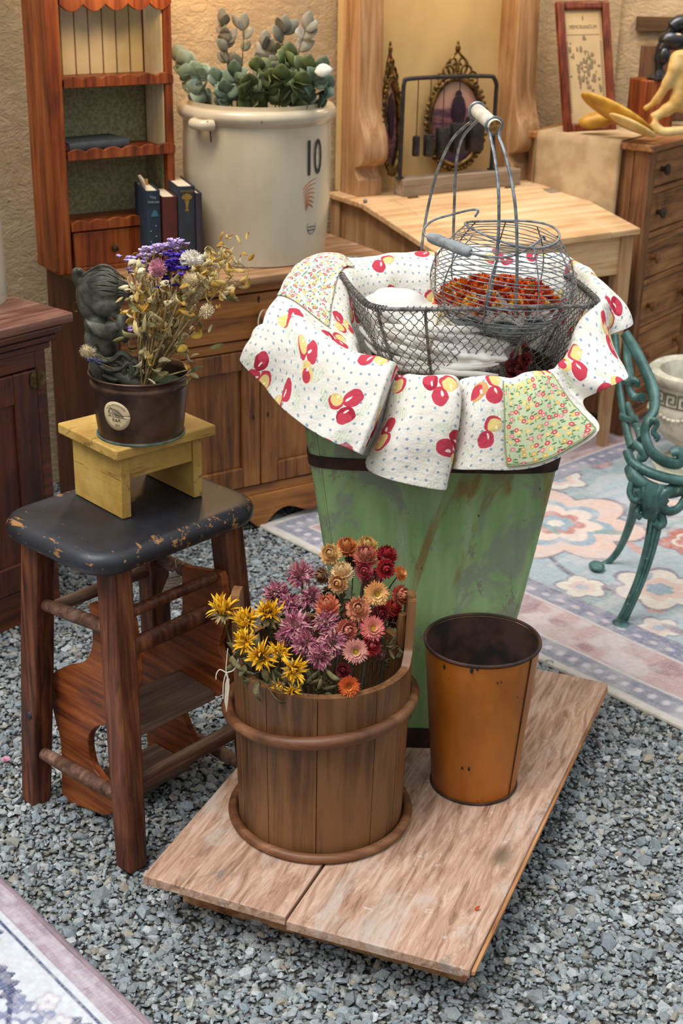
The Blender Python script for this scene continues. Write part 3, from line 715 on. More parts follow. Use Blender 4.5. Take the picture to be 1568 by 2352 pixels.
for yy in (-.009, -.001, .008): b.box(-.012, .012, yy-.002, yy+.0016, -.0002, .001, M_)
b.build('round_stamp', plain('blue_stamp_ink', S('5c6670'), .6), ck)
# ear handles with wire
a, z = hit_crock(466, 281, CC, .200); zz = z-cz
b = MB(); da = .15; b.tube(cr([((.198+o_)*math.cos(a+k), (.198+o_)*math.sin(a+k), zz-.004) for k, o_ in ((-da, .000), (-da*.6, .016), (0, .019), (da*.6, .016), (da, .0))], 5), .0135, 12); b.build('handle', M_crock, ck)
b = MB(); P = [((.198+o_)*math.cos(a+.13), (.198+o_)*math.sin(a+.13), zz+h) for o_, h in ((-.002, .004), (.018, .006), (.020, -.008), (.008, -.018), (.004, -.045))]; b.tube(cr(P, 5), .0018, 6); b.build('handle_wire', M_rust, ck)
ck2 = crock('stoneware_crock', 'pale stoneware crock cut off by the left edge, on the mahogany cabinet', Vector((-.945, 3.165, 0)), .175, .165, .51, M_crock2, T2)

# ---- eucalyptus
def leafpoly(b, base, dirn, nrm, L, Wd, curl=.15, round_=.5, n=7):
    d_ = Vector(dirn).normalized(); nr = Vector(nrm); nr = (nr-d_*nr.dot(d_)); nr = nr.normalized() if nr.length > 1e-5 else d_.orthogonal().normalized(); s_ = d_.cross(nr); G = []
    for i in range(n):
        t = i/(n-1); w_ = Wd*.5*(math.sin(PI*min(max(t, .0), 1)**(1-.45*(1-round_)))**.75 if 0 < t < 1 else .04)
        cz_ = base[0:3]; p = Vector(base)+d_*(L*t)+nr*(curl*L*math.sin(PI*t*.8)); G.append([p-s_*w_+nr*(w_*.10), p, p+s_*w_+nr*(w_*.10)])
    b.grid(G)
M_leafA = plain('grey_green_leaf', S('6f8270'), .6, var=.2, scale=18, col2=S('506550'))
M_leafB = plain('olive_leaf', S('5d6b3d'), .55, var=.2, scale=18, col2=S('3f4a28'))
M_leafC = plain('dusty_mauve_leaf', S('9a9488'), .6, var=.2, scale=12, col2=S('6e705f'))
M_leafD = plain('pale_sage_leaf', S('a3b5a6'), .6, var=.2, scale=18, col2=S('7f957f'))
rt = CC + Vector((0, 0, cz+CH))
def euc(label, tips, mat, leaf, Wl, base, spread=1.0, seed=0):
    r_ = random.Random(seed); t = thing('eucalyptus_branch', label, 'plant', tuple(Vector((CC.x, CC.y, cz+.15))), 0, 'eucalyptus branches in the large crock')
    I = inv(t); st = MB(); lf = MB()
    for (px, py, Y_) in tips:
        e_ = AY(px, py, Y_); s0 = Vector((base[0], base[1], cz+.16)); mid = s0.lerp(e_, .55) + Vector((0, 0, .03)); P = cr([s0, mid, e_], 9)
        st.tube([I @ p for p in P], [.0028*(1-.7*i/len(P)) for i in range(len(P))], 6)
        zr = cz+CH-.01
        for i in range(4, len(P), 2):
            if P[i].z < zr: continue
            dd = (P[i]-P[i-1]).normalized()
            for sg in (-1, 1):
                side = Vector((r_.uniform(-1, 1), r_.uniform(-1, .6), r_.uniform(-.3, .6))); side = (side - dd*side.dot(dd)).normalized()
                ld = (side*sg*.8*spread + dd*.6).normalized(); leafpoly(lf, P[i], ld, Vector((r_.uniform(-.6, .6), -1, r_.uniform(-.2, .9))), leaf*r_.uniform(.7, 1.1), Wl*r_.uniform(.8, 1.1), r_.uniform(-.1, .2), .8)
        leafpoly(lf, P[-1], (P[-1]-P[-3]), (0, -1, .2), leaf, Wl, .05, .8)
    st.build('stem', M_stemg, t); lf.build('leaves', mat, t, M=I, solid=.0006)
euc('eucalyptus branch with blue-grey round leaves, leftmost in the large crock', [(432, 150, 3.70), (455, 175, 3.66), (420, 140, 3.72)], M_leafD, .045, .042, (CC.x-.06, CC.y), 1, 1)
euc('tall eucalyptus branch with upright mauve-grey leaves, left of centre', [(513, 60, 3.75), (520, 100, 3.74), (560, 70, 3.76)], M_leafC, .045, .026, (CC.x-.05, CC.y), .7, 2)
euc('short green eucalyptus branch at the left rim of the crock', [(500, 190, 3.66), (540, 175, 3.64), (520, 215, 3.62)], M_leafA, .045, .036, (CC.x-.04, CC.y-.03), 1, 3)
euc('tall eucalyptus branch with pale pointed leaves at upper right', [(650, 80, 3.76), (700, 70, 3.74), (610, 115, 3.76)], M_leafC, .050, .032, (CC.x+.03, CC.y), .7, 4)
euc('olive eucalyptus branch with round leaves in the middle of the crock', [(590, 165, 3.66), (620, 190, 3.63), (575, 200, 3.62)], M_leafB, .042, .042, (CC.x, CC.y-.03), 1, 5)
euc('large round olive leaves on the eucalyptus branch at the right rim', [(660, 140, 3.68), (700, 165, 3.65), (645, 185, 3.62), (690, 200, 3.62)], M_leafB, .048, .046, (CC.x+.05, CC.y-.03), 1, 6)
euc('eucalyptus branch with a white-backed leaf drooping over the right rim', [(735, 165, 3.68), (745, 205, 3.68), (725, 185, 3.64)], M_leafA, .045, .036, (CC.x+.08, CC.y), 1, 7)
t = thing('eucalyptus_leaf', 'single white eucalyptus leaf above the right rim of the crock', 'leaf', tuple(AY(722, 165, 3.62))); b = MB(); leafpoly(b, (0, 0, 0), (1, 0, .15), (0, -1, .3), .045, .032, .1, .8); b.build('blade', plain('white_leaf', S('dfe0d4'), .6), t, solid=.0006)

# ---- pine desk
DS0, DS1, DN0, DNH, DN1 = 2.29, 2.99, 3.062, 3.436, 3.625; zh, zf = .76, .692
dk = thing('writing_desk', 'pale waxed pine desk with a sloping lid behind the wire baskets', 'desk', tuple(LF(DS0, DN0)), A33)
DW = DS1-DS0; DD = DN1-DN0; hy = DNH-DN0
bx('top_board', M_pine, dk, -.012, DW+.012, hy, DD+.0, zh-.018, zh, .004)
def slope(x0, x1, y0, y1, th, up=0.0):
    f = lambda y: zf + (zh-zf)*(y/hy) + up
    b = MB(); b.prism([(x0, y0, f(y0)), (x0, y1, f(y1)), (x0, y1, f(y1)-th), (x0, y0, f(y0)-th)], (x1-x0, 0, 0)); return b
slope(.10, DW-.10, -.012, hy-.002, .018).build('lid', M_pine, dk, bevel=.002)
slope(-.012, .099, -.012, hy-.002, .018).build('lid_side', M_pine, dk, bevel=.003)
slope(DW-.099, DW+.012, -.012, hy-.002, .018).build('lid_side', M_pine, dk, bevel=.003)
b = slope(DW-.075, DW-.035, .30, .335, .0015, .0012); b.build('inlaid_plate', M_chime, dk)
b = slope(.15, .185, hy-.006, hy+.004, .003, .002); b.build('hinge', M_hinge, dk); b = slope(DW-.19, DW-.155, hy-.006, hy+.004, .003, .002); b.build('hinge', M_hinge, dk)
b = MB(); b.ell((.0, hy+.0, zh+.005), (.006, .006, .007), 10, 8); b.ell((DW, hy+.02, zh+.005), (.006, .006, .007), 10, 8); b.build('lid_stop', M_wire, dk)
b = MB(); f_ = lambda y: zf-.018 + (zh-zf)*(y/hy)
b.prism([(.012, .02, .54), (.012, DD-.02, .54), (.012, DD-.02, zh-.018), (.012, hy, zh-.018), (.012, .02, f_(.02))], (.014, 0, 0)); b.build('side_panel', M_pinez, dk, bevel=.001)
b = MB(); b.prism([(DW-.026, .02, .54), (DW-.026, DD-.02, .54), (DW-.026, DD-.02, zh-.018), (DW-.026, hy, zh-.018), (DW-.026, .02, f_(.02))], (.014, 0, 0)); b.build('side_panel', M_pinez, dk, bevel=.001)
bx('front_apron', M_pine, dk, .04, DW-.04, .010, .028, .555, zf-.016, .002)
bx('back_apron', M_pine, dk, .04, DW-.04, DD-.03, DD-.012, .54, zh-.018, .002)
for lx, ly in ((.0, .0), (DW-.045, .0), (.0, DD-.05), (DW-.045, DD-.05)):
    top = (f_(ly+.02) if ly < hy else zh-.018); b = MB(); cx, cy = lx+.0225, ly+.0225
    sgx = 1 if lx > .1 else -1
    P = [(cx, cy, top), (cx, cy, .56), (cx+sgx*.003, cy, .45), (cx, cy, .3), (cx-sgx*.006, cy, .15), (cx-sgx*.004, cy, .0)]
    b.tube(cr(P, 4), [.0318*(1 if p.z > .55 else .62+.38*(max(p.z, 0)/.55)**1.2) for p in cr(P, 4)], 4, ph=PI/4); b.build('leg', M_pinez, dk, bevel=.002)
# upright scroll brackets and back panel
def bracket(s0):
    prof = [(.100, 0), (-.0, 0), (-.0, .048), (.012, .058), (.020, .072), (.016, .082), (-.004, .088), (-.022, .105), (-.028, .130), (-.022, .17), (-.004, .21), (.008, .26), (.012, .34), (.014, .45), (.02, .6), (.028, .95), (.100, .95)]
    pp = [prof[0], prof[1], prof[2]] + [(p.x, p.z) for p in cr([(x, 0, z) for x, z in prof[2:15]], 4)][1:] + [prof[15], prof[16]]
    b = MB(); b.prism([(s0-DS0, 3.515-DN0+y, zh+z) for y, z in pp], (.082, 0, 0)); return b
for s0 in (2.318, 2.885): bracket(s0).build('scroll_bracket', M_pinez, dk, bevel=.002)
bx('back_panel', M_cream, dk, .03, DW-.02, DD-.012, DD+.02, zh, 1.72, 0)

# ---- chime stand
cx0 = LF(2.435, 3.452, zh)
ch = thing('chime_stand', 'iron bell stand on a grey wooden base, on the desk between the scroll brackets', 'chime stand', tuple(cx0), A33)
bx('base', M_chime, ch, 0, .435, 0, .052, 0, .050, .002)
cp = LF(0, 3.478); I = inv(ch)
def cpt(px, py): return I @ AP(px, py, cp, norv(33))
P = [cpt(918, 397)]; P[0].z = .050; q = cpt(926, 205); P += [q, cpt(929, 188), cpt(940, 181), cpt(1030, 176), cpt(1122, 175), cpt(1135, 181), cpt(1140, 195)]; e_ = cpt(1128, 385); e_.z = .050; P.append(e_)
P = [P[0]] + cr(P[1:-1], 5) + [P[-1]]
b = MB(); b.tube(P, .0062, 12); b.lathe([(.0, .05), (.013, .05), (.013, .054), (0, .055)], 16, (P[0].x, P[0].y, 0)); b.lathe([(.0, .05), (.013, .05), (.013, .054), (0, .055)], 16, (e_.x, e_.y, 0)); b.build('iron_frame', M_iron, ch)
for px, t0, b0, wpx in ((956, 312, 358, 18), (985, 308, 358, 26), (1016, 292, 356, 34), (1052, 282, 350, 40), (1092, 268, 345, 48)):
    a = cpt(px, t0); d_ = cpt(px, b0); r = wpx/2/3300*3.95; x, y = a.x, a.y
    b = MB(); b.lathe([(0, a.z), (r*.4, a.z+.001), (r*.95, a.z-.002), (r, a.z-.006), (r, d_.z+.004), (r*.9, d_.z), (0, d_.z)], 20, (x, y, 0))
    for k in range(6):
        for zz_ in (a.z-.012, d_.z+.012): b.ell((x+r*math.cos(k), y+r*math.sin(k), zz_), (.0028,)*3, 6, 4)
    w_ = b.build('bell', M_iron, ch); zt = q.z+.02
    b = MB(); b.tube([(x, y, a.z), (x, y, (P[12].z))], .0016, 6); b.build('hanger', M_iron, w_)

# ---- oval frames
def ovalframe(label, cen, yaw, a_, b_, lean=.06):
    t = thing('oval_picture_frame', label, 'picture frame', (cen.x, cen.y, zh), yaw); zc = cen.z - zh
    rot = Matrix.Translation((0, 0, 0)) @ Matrix.Rotation(-lean, 4, 'X')
    def pt(x, y, z): return rot @ Vector((x, y, zc+z))
    b = MB(); b.tube([pt(a_*math.cos(k), 0, b_*math.sin(k)) for k in np.linspace(0, 2*PI, 64)[:-1]], .0095, 10, closed=True)
    for k in range(46):
        an = 2*PI*k/46; b.ell(pt(a_*1.12*math.cos(an), -.004, b_*1.09*math.sin(an)), (.0062+.002*(k % 3), .005, .0062+.002*(k % 2)), 8, 5)
    for sg in (-1, 1):
        for (x0, z0, R) in ((.030, .020, .017), (.052, .004, .013), (.016, .048, .010)):
            b.tube([pt(sg*(x0*a_/.09+R*math.cos(k)), -.002, b_+z0+R*math.sin(k)) for k in np.linspace(-.6, 4.6, 16)], .0036, 7)
        b.tube(cr([pt(sg*.02*a_/.09, 0, b_+.005), pt(sg*.034*a_/.09, 0, b_+.04), pt(sg*.012*a_/.09, 0, b_+.065), pt(0, 0, b_+.078)], 5), .004, 7)
        b.ell(pt(sg*.03*a_/.09, 0, -b_-.004), (.012, .006, .008), 8, 6)
    b.ell(pt(0, -.002, b_+.085), (.009, .006, .013), 8, 6); b.ell(pt(0, -.002, b_+.10), (.005, .004, .009), 8, 6); b.ell(pt(0, -.002, b_+.03), (.008, .006, .022), 8, 6)
    b.build('frame', M_brass, t)
    b = MB(); N = 48; ring = [(pt(a_*.96*math.cos(2*PI*k/N), .004, b_*.96*math.sin(2*PI*k/N))) for k in range(N)]; b.prism([p+Vector((0, .004, 0)) for p in ring], (0, .004, 0))
    m = NT('seaside_photograph', .12, spec=.7); sp = m.n('ShaderNodeSeparateXYZ'); m.l(m.coord('Object'), sp.inputs[0]); n = m.noise(m.coord('Object', (.25, 1, 1)), 60, 5, .6)
    zr_ = m.math('SUBTRACT', sp.outputs[2], zc); sky = m.mix(m.step(zr_, .02, .12), S('b98a78'), S('c9a08a')); sea = m.mix(m.step(n, .35, .65), S('563b47'), S('8a5f63')); sea = m.mix(m.step(zr_, -.03, -.11), sea, S('3d2434'))
    m.base(m.mix(m.step(zr_, .035, .045), sea, sky)); b.build('photograph', m.m, t)
    b = MB(); k = a_/.09
    prs = [(.000, .060, .011, .014), (.0, .030, .022, .030), (-.016, .016, .008, .028), (.016, .012, .009, .03), (-.007, -.020, .009, .040), (.008, -.020, .009, .040)]
    ox = .008
    for x, z, rx, rz_ in prs: b.ell(pt(ox+x, .0025, z+.02), (rx, .0012, rz_), 14, 10)
    b.build('figure', plain('photo_figure_print', S('33212f'), .3, var=.1), t); return t
ovalframe('ornate brass oval frame with crown, figure by the sea inside, behind the bells', AP(1050, 282, LF(0, 3.56), norv(33)), math.radians(20), .088, .128)
ovalframe('ornate brass oval frame seen edge-on, left one beside the left scroll bracket', AP(907, 290, LF(0, 3.545), norv(33)), math.radians(66), .062, .128)

# ---- chest of drawers
A54 = math.radians(54); CZ = .915
c0 = AY(1494, 338, 4.30); c0.z = 0
cd_ = thing('chest_of_drawers', 'brown wooden chest of drawers at the right edge with a burlap runner', 'chest of drawers', tuple(c0), A54)
CWd, CDp = .44, .40
bx('top', M_chestx, cd_, -.02, CWd+.01, -.02, CDp+.01, CZ-.022, CZ, .005)
b = MB(); b.box(.0, .016, .05, CDp-.05, .06, CZ-.022); b.box(CWd-.016, CWd, .03, CDp-.03, .06, CZ-.022); b.box(.016, CWd-.016, CDp-.02, CDp, .06, CZ-.022); b.build('carcass', M_chest, cd_, bevel=.001)
for x_, y_ in ((-.006, -.004), (CWd-.05, -.004), (-.006, CDp-.05), (CWd-.05, CDp-.05)): bx('corner_post', M_chest, cd_, x_, x_+.05, y_, y_+.05, 0, CZ-.022, .003)
zz = [CZ-.022, .77, .635, .49, .335, .17, .05]
for z_ in zz[1:]: bx('rail', M_chestx, cd_, .044, CWd-.05, .0, .02, z_-.008, z_+.008, .001)
for k in range(6):
    d_ = bx('drawer', M_chestx, cd_, .05, CWd-.055, .004, .3, zz[k+1]+.011, zz[k]-.004-(.008 if k else 0.004), .003)
    for kx_ in (.10, CWd-.105):
        b = MB(); b.lathe([(0, 0), (.008, 0), (.008, .010), (.017, .018), (.017, .024), (0, .028)], 20); b.build('knob', M_knob if k > 1 else M_rust, d_, M=Matrix.Translation((kx_, .004, (zz[k]+zz[k+1])/2)) @ Matrix.Rotation(PI/2, 4, 'X'))
# burlap runner over the top and down the side
G = []
for t_ in np.linspace(0, 1, 60):
    row = []
    for y_ in np.linspace(.085, CDp-.035, 24):
        L_ = .44+.34; s_ = t_*L_
        if s_ < .40: p = Vector((.38-s_, y_, CZ+.003))
        else:
            q = s_-.40; p = Vector((-.024-.006*math.sin(y_*26+q*9)*min(1, q*6), y_+.02*q, CZ-.0-q))
            if q < .004: p = Vector((-.02, y_, CZ+.002))
        row.append(p)
    G.append(row)
br = thing('burlap_runner', 'raw burlap runner draped over the chest of drawers and down its side', 'runner', tuple(c0), A54)
b = MB(); b.grid(G); b.build('cloth', M_burlap, br, solid=.003)
for y0_, sg in ((.085, -1), (CDp-.035, 1)):
    b = MB()
    for k in range(110): q = .02+k*.003; b.tube([(-.025, y0_+.02*q, CZ-q), (-.026, y0_+.02*q+sg*.007, CZ-q-.002)], .0005, 4)
    b.build('fringe', M_burlap, br)
# framed notice
fr_o = AY(1300, 302, 4.47)
fr = thing('framed_notice', 'reddish wooden frame holding a yellowed printed notice, leaning on the wall', 'picture frame', (fr_o.x, fr_o.y, CZ+.004), math.radians(26))
FW, FH = .19, .385; R_ = Matrix.Rotation(math.radians(-15), 4, 'X')
M_redw = wood('polished_red_frame', S('3a1509'), S('6b2c17'), S('8d4a2a'), 'Z', rough=.3)
b = MB(); fwid = .026
for (x0, x1_, z0, z1_) in ((0, fwid, 0, FH), (FW-fwid, FW, 0, FH), (fwid, FW-fwid, 0, fwid), (fwid, FW-fwid, FH-fwid, FH)): b.box(x0, x1_, -.0, .022, z0, z1_)
b.build('frame', M_redw, fr, bevel=.007, M=R_, bseg=3)
b = MB(); b.box(fwid-.002, FW-fwid+.002, .014, .018, fwid-.002, FH-fwid+.002); b.build('notice', plain('yellowed_notice', S('cdb184'), .5, var=.07, scale=10), fr, M=R_)
pm = plain('faded_print', S('857257'), .7, var=.05)
text_obj('heading', 'MEMORANDUM', .0165, pm, fr, R_ @ frameM((FW/2, .0135, FH-.075), (1, 0, 0), (0, 0, 1)), sx=.85)
b = MB(); b.box(fwid+.01, FW-fwid-.01, .0132, .0138, FH-.098, FH-.0965, None)
for z0 in np.linspace(.06, FH-.12, 30):
    b.box(fwid+.006, fwid+.011, .0132, .0138, z0, z0+.003); b.box(FW-fwid-.011, FW-fwid-.006, .0132, .0138, z0, z0+.003)
rr_ = random.Random(4)
for k in range(60):
    x_ = FW/2+rr_.gauss(0, .026); z_ = .19+rr_.gauss(0, .042); b.ell((x_, .0136, z_), (rr_.uniform(.002, .007), .0006, rr_.uniform(.003, .012)), 8, 5)
b.build('engraving', pm, fr, M=R_)

# ---- saddle tree
sd = thing('saddle_tree', 'yellow rawhide-covered saddle tree lying on the chest of drawers', 'saddle', tuple(AY(1480, 300, 4.35)))
sd.location.z = CZ+.004; I = inv(sd)
def rawhide():
    m = NT('yellow_rawhide', .45, spec=.4); n = m.noise(m.coord('Object'), 14, 5, .6); m.base(m.mix(m.step(n, .3, .7), S('a06f18'), S('cc9f3c'))); m.bump(n, .2, .003); return m.m
def rawhide2():
    m = NT('pale_rawhide', .45, spec=.4); n = m.noise(m.coord('Object'), 14, 5, .6); m.base(m.mix(m.step(n, .3, .7), S('b98f45'), S('d8bd80'))); m.bump(n, .2, .003); return m.m
MR1, MR2 = rawhide(), rawhide2()
def slabpoly(b, pts, Y_, th, n=3): b.prism([I @ AY(x, y, Y_) for x, y in [(p.x, p.y) for p in cr([(x, y, 0) for x, y in pts], n, closed=True)]], (0, th, 0))
def shell(c_, rx, ry, rz_, R, mat, name, dish=.35):
    b = MB(); b.ell(c_, (rx, ry, rz_), 28, 18, R); return b.build(name, mat, sd)
cen = I @ AY(1418, 262, 4.36)
shell(cen, .125, .045, .018, Matrix.Rotation(math.radians(27), 3, 'Y') @ Matrix.Rotation(math.radians(-32), 3, 'X'), MR1, 'cantle')
shell(I @ AY(1452, 288, 4.30), .078, .032, .012, Matrix.Rotation(math.radians(24), 3, 'Y') @ Matrix.Rotation(math.radians(-20), 3, 'X'), MR2, 'bar')
shell(I @ AY(1372, 276, 4.44), .058, .03, .024, Matrix.Rotation(math.radians(-10), 3, 'Y'), MR1, 'bar')
# fork: arch with two openings
bm_ = MB()
def stroke(pts, r, sq=(1, 1), Y_=4.33): bm_.tube(cr([I @ AY(x, y, Y_+dy) for x, y, dy in pts], 6), r, 12, sq=sq)
stroke([(1478, 252, .03), (1505, 232, .02), (1530, 195, .0), (1548, 160, -.01), (1556, 128, 0)], [.010]*6+[.014]*6+[.018]*6+[.022]*7)
stroke([(1495, 272, 0), (1525, 256, 0), (1552, 236, 0), (1568, 200, 0), (1572, 160, 0), (1574, 130, 0)], [.015]*6+[.02]*6+[.026]*6+[.03]*6+[.03]*7)
stroke([(1497, 280, -.01), (1520, 302, -.02), (1560, 300, -.02), (1600, 300, 0), (1640, 305, 0)], .014)
stroke([(1552, 240, 0), (1585, 252, 0), (1600, 280, 0), (1610, 300, 0)], .02); stroke([(1574, 130, 0), (1595, 170, .02), (1610, 230, .04), (1640, 290, .05)], .026)
bm_.ell(I @ AY(1572, 124, 4.33), (.036, .03, .012), 20, 10)
fk = bm_.build('fork', MR2, sd); q = fk.modifiers.new('rm', 'REMESH'); q.mode = 'VOXEL'; q.voxel_size = .004; q.use_smooth_shade = True; q = fk.modifiers.new('sm', 'SMOOTH'); q.factor = .8; q.iterations = 12
# ---- black grinder on small box, crate board
gb = thing('wooden_box', 'small red-brown wooden box behind the saddle tree', 'box', tuple(AY(1478, 236, 4.60)), math.radians(20)); gb.location.z = CZ+.001
zt_ = AY(1478, 186, 4.60).z-CZ; bx('box_body', M_hutch, gb, 0, .11, 0, .1, 0, zt_, .004)
gr = thing('cast_iron_machine', 'black cast-iron hand machine standing on the small wooden box', 'machine', tuple(AY(1512, 180, 4.64))); gr.location.z = CZ+zt_+.002; I = inv(gr)
M_gloss = plain('glossy_black_iron', S('23252a'), .25, .1, .2, 30, spec=.7)
b = MB(); b.lathe([(0, 0), (.036, 0), (.038, .006), (.03, .012), (.018, .016), (.014, .03), (0, .03)], 24); b.build('foot', M_gloss, gr)
b = MB(); b.tube(cr([I @ AY(x, y, 4.64) for x, y in ((1512, 170), (1514, 140), (1520, 115), (1530, 98))], 5), [.014]*5+[.02]*5+[.022]*6, 12)
b.tube(cr([I @ AY(x, y, 4.64) for x, y in ((1528, 112), (1534, 85), (1545, 62), (1565, 52), (1590, 58), (1606, 80))], 5), [.016]*10+[.024]*16, 12)
b.ell(I @ AY(1548, 92, 4.64), (.05, .03, .03), 20, 12); b.ell(I @ AY(1524, 128, 4.63), (.02, .02, .028), 16, 10); b.build('arm', M_gloss, gr)
wb = thing('wooden_board', 'brown wooden board with a hole leaning behind the black machine', 'board', tuple(AY(1462, 240, 4.78)), math.radians(5)); wb.location.z = CZ+.001
zt_ = AY(1462, 103, 4.80).z-CZ; M_dkboard = wood('brown_old_board', S('4a2f1f'), S('6d4a34'), S('805c43'), 'Z', rough=.7)
bx('board_body', M_dkboard, wb, 0, .17, 0, .02, 0, zt_, .003); b = MB(); b.ell((.045, -.001, zt_-.035), (.005, .001, .005), 12, 6); b.build('nail_hole', M_dark, wb)

# ================================================================== LOW PLATFORM
PA = math.degrees(math.atan2(-.205, .519))
pf = thing('plank_platform', 'low weathered pinkish plank platform carrying the buckets and the green barrel', 'platform', (-.308, 1.901, 0), math.radians(PA))
PL, PW, PT = .924, .556, .018; zt = .1
w1 = .257
b = MB(); b.prism([(0, 0, zt-PT), (w1-.004, -.003, zt-PT), (w1+.002, PL, zt-PT), (.004, PL-.004, zt-PT)], (0, 0, PT)); b.build('plank', M_ply, pf, bevel=.002)
b = MB(); b.prism([(w1+.001, -.012, zt-PT), (PW-.004, -.006, zt-PT), (PW-.0, PL, zt-PT), (w1+.0065, PL, zt-PT)], (0, 0, PT)); b.build('plank', M_ply, pf, bevel=.002)
b = MB(); b.box(PW-.003, PW+.003, 0, PL-.01, zt-.014, zt-.006); b.build('edge_strip', M_plyedge, pf, bevel=.001)
b = MB(); b.box(.03, PW-.03, .075, .095, 0, zt-PT); b.build('cross_batten', M_plyedge, pf, bevel=.002)
b = MB(); b.box(.03, PW-.03, PL-.10, PL-.08, 0, zt-PT); b.build('cross_batten', M_plyedge, pf, bevel=.002)

# ================================================================== STEP STOOL (black seat)
SA = math.radians(48); sc = Vector((-.356, 2.245, 0))
st = thing('step_stool', 'tall wooden stool with a worn black seat and folded steps underneath', 'stool', tuple(sc), SA)
I = inv(st); ZS = .60
# seat: rounded slab with full bullnose
G = []; HL, HW_, RC = .186, .142, .062; TH_ = .040
def rr_out(off, k, n=64):
    a = 2*PI*k/n; ca, sa = math.cos(a), math.sin(a)
    x = (HL-RC)*(1 if ca > 0 else -1) if abs(ca) > 1e-6 else 0; y = (HW_-RC)*(1 if sa > 0 else -1) if abs(sa) > 1e-6 else 0
    return Vector((x+(RC+off)*ca, y+(RC+off)*sa, 0))
def rr_ring(off, z, n=72):
    P = []
    per = [(HL-RC, HW_-RC, 0), (-(HL-RC), HW_-RC, PI/2), (-(HL-RC), -(HW_-RC), PI), (HL-RC, -(HW_-RC), 3*PI/2)]
    for cx, cy, a0 in per:
        for k in range(13):
            a = a0 + PI/2*k/12; P.append(Vector((cx+(RC+off)*math.cos(a), cy+(RC+off)*math.sin(a), z)))
    # add straight subdivisions
    out = []
    for i in range(len(P)):
        q = P[(i+1) % len(P)]; out.append(P[i])
        if (q-P[i]).length > .05:
            for k in range(1, 8): out.append(P[i].lerp(q, k/8))
    return out
rows = [rr_ring(-RC*.98, ZS+.0), rr_ring(-.03, ZS)]
for k in range(11):
    a = PI/2 - PI*k/10; rows.append(rr_ring(-.018+.018*math.cos(a), ZS-TH_/2+TH_/2*math.sin(a)))
rows += [rr_ring(-.03, ZS-TH_), rr_ring(-RC*.98, ZS-TH_)]
b = MB(); b.grid([r for r in rows], cv=True); n_ = len(rows[0]); b.f.append(tuple(range(n_))); b.f.append(tuple(range(n_*(len(rows)-1), n_*len(rows)))); b.build('seat', M_black, st, ang=50)
feet = dict(A=(I @ AZ(84, 1838, 0)), B=(I @ AZ(303, 1990, 0)))
fA, fB = feet['A'], feet['B']; fC = Vector((fB.x+.305, fB.y+.008, 0)); fD = Vector((fA.x+.30, fA.y-.005, 0))
ft = {'A': (fA, Vector((-.122, .100, ZS-.03))), 'B': (fB, Vector((-.118, -.094, ZS-.03))), 'C': (fC, Vector((.128, -.094, ZS-.03))), 'D': (fD, Vector((.125, .10, ZS-.03)))}
for k in 'ABCD':
    a, t_ = ft[k]; P = [a, a.lerp(t_, .5), t_]
    b = MB(); b.tube(P, [.0285, .031, .0305], 4, ph=PI/4); b.build('leg', M_stool, st, bevel=.005)
def at_leg(k, z): a, t_ = ft[k]; return a.lerp(t_, z/(ZS-.03))
def zleg(k, px, py): # height on leg at a pixel row
    best = None
    for i in range(200):
        z = ZS*i/200; q = st.location + Matrix.Rotation(SA, 3, 'Z') @ at_leg(k, z); d_ = q-CO
        yy = 1176 - F*(d_.dot(CU)/d_.dot(D0)); e_ = abs(yy-py)
        if best is None or e_ < best[0]: best = (e_, z)
    return best[1]
def rung(k1, y1, k2, y2, r=.0125, mat=None, name='rung', sq=None, n=12):
    a = at_leg(k1, zleg(k1, 0, y1)); c_ = at_leg(k2, zleg(k2, 0, y2)); b = MB()
    P = [a.lerp(c_, t) for t in np.linspace(0, 1, 9)]; b.tube(P, [r*(.8+.2*math.sin(PI*i/8)) for i in range(9)], n, sq=sq)
    return b.build(name, mat or M_rung, st)
rung('A', 1382, 'B', 1452); rung('A', 1722, 'B', 1838, .0135)
def rungz(k1, z1, k2, z2, r=.0125, mat=None, name='rung', sq=None):
    a = at_leg(k1, z1); c_ = at_leg(k2, z2); b = MB(); P = [a.lerp(c_, t) for t in np.linspace(0, 1, 9)]; b.tube(P, r, 12, sq=sq); return b.build(name, mat or M_rung, st)
zb1 = zleg('B', 0, 1418); zb2 = zleg('B', 0, 1492); zb3 = zleg('B', 0, 1812)
rungz('B', zb1, 'C', zb1, .010, M_stool); rungz('B', zb2-.005, 'C', zb2-.005, .0165, M_stool, 'front_rail', (1, .75)); rungz('B', zb3, 'C', zb3, .0165, M_rung, 'front_rail', (1, .75))
zd1 = zleg('D', 0, 1278); rungz('D', zd1, 'C', zd1, .0135); zd2 = zleg('D', 0, 1650); rungz('D', zd2, 'C', zd2, .0125)
rungz('A', .22, 'D', .22, .0115); rungz('A', .40, 'D', .40, .0115)
# folding side panels, in planes across the stool's length
def onp(px, py, u): # world point where the stool-plane x=u is met, in local coords
    n = Vector((math.cos(SA), math.sin(SA), 0)); p = sc + n*u; return I @ AP(px, py, p, n)
LP = [(203, 1386), (208, 1420), (212, 1468), (204, 1505), (182, 1525), (140, 1535), (119, 1553), (117, 1600), (124, 1645), (138, 1700), (141, 1765), (142, 1822), (152, 1840), (200, 1858), (240, 1873), (257, 1868), (258, 1852), (246, 1815), (228, 1785), (210, 1757), (202, 1717), (205, 1688), (226, 1668), (262, 1668), (300, 1640), (308, 1590), (311, 1540), (306, 1480), (300, 1430), (290, 1405)]
UL = fB.x+.043
pl = [onp(x, y, UL) for x, y in LP]; sm = [pl[0]] + cr(pl[1:24], 3) + pl[24:]
b = MB(); b.prism(sm, (.016, 0, 0)); p1_ = b.build('step_side_panel', M_panel, st, bevel=.002)
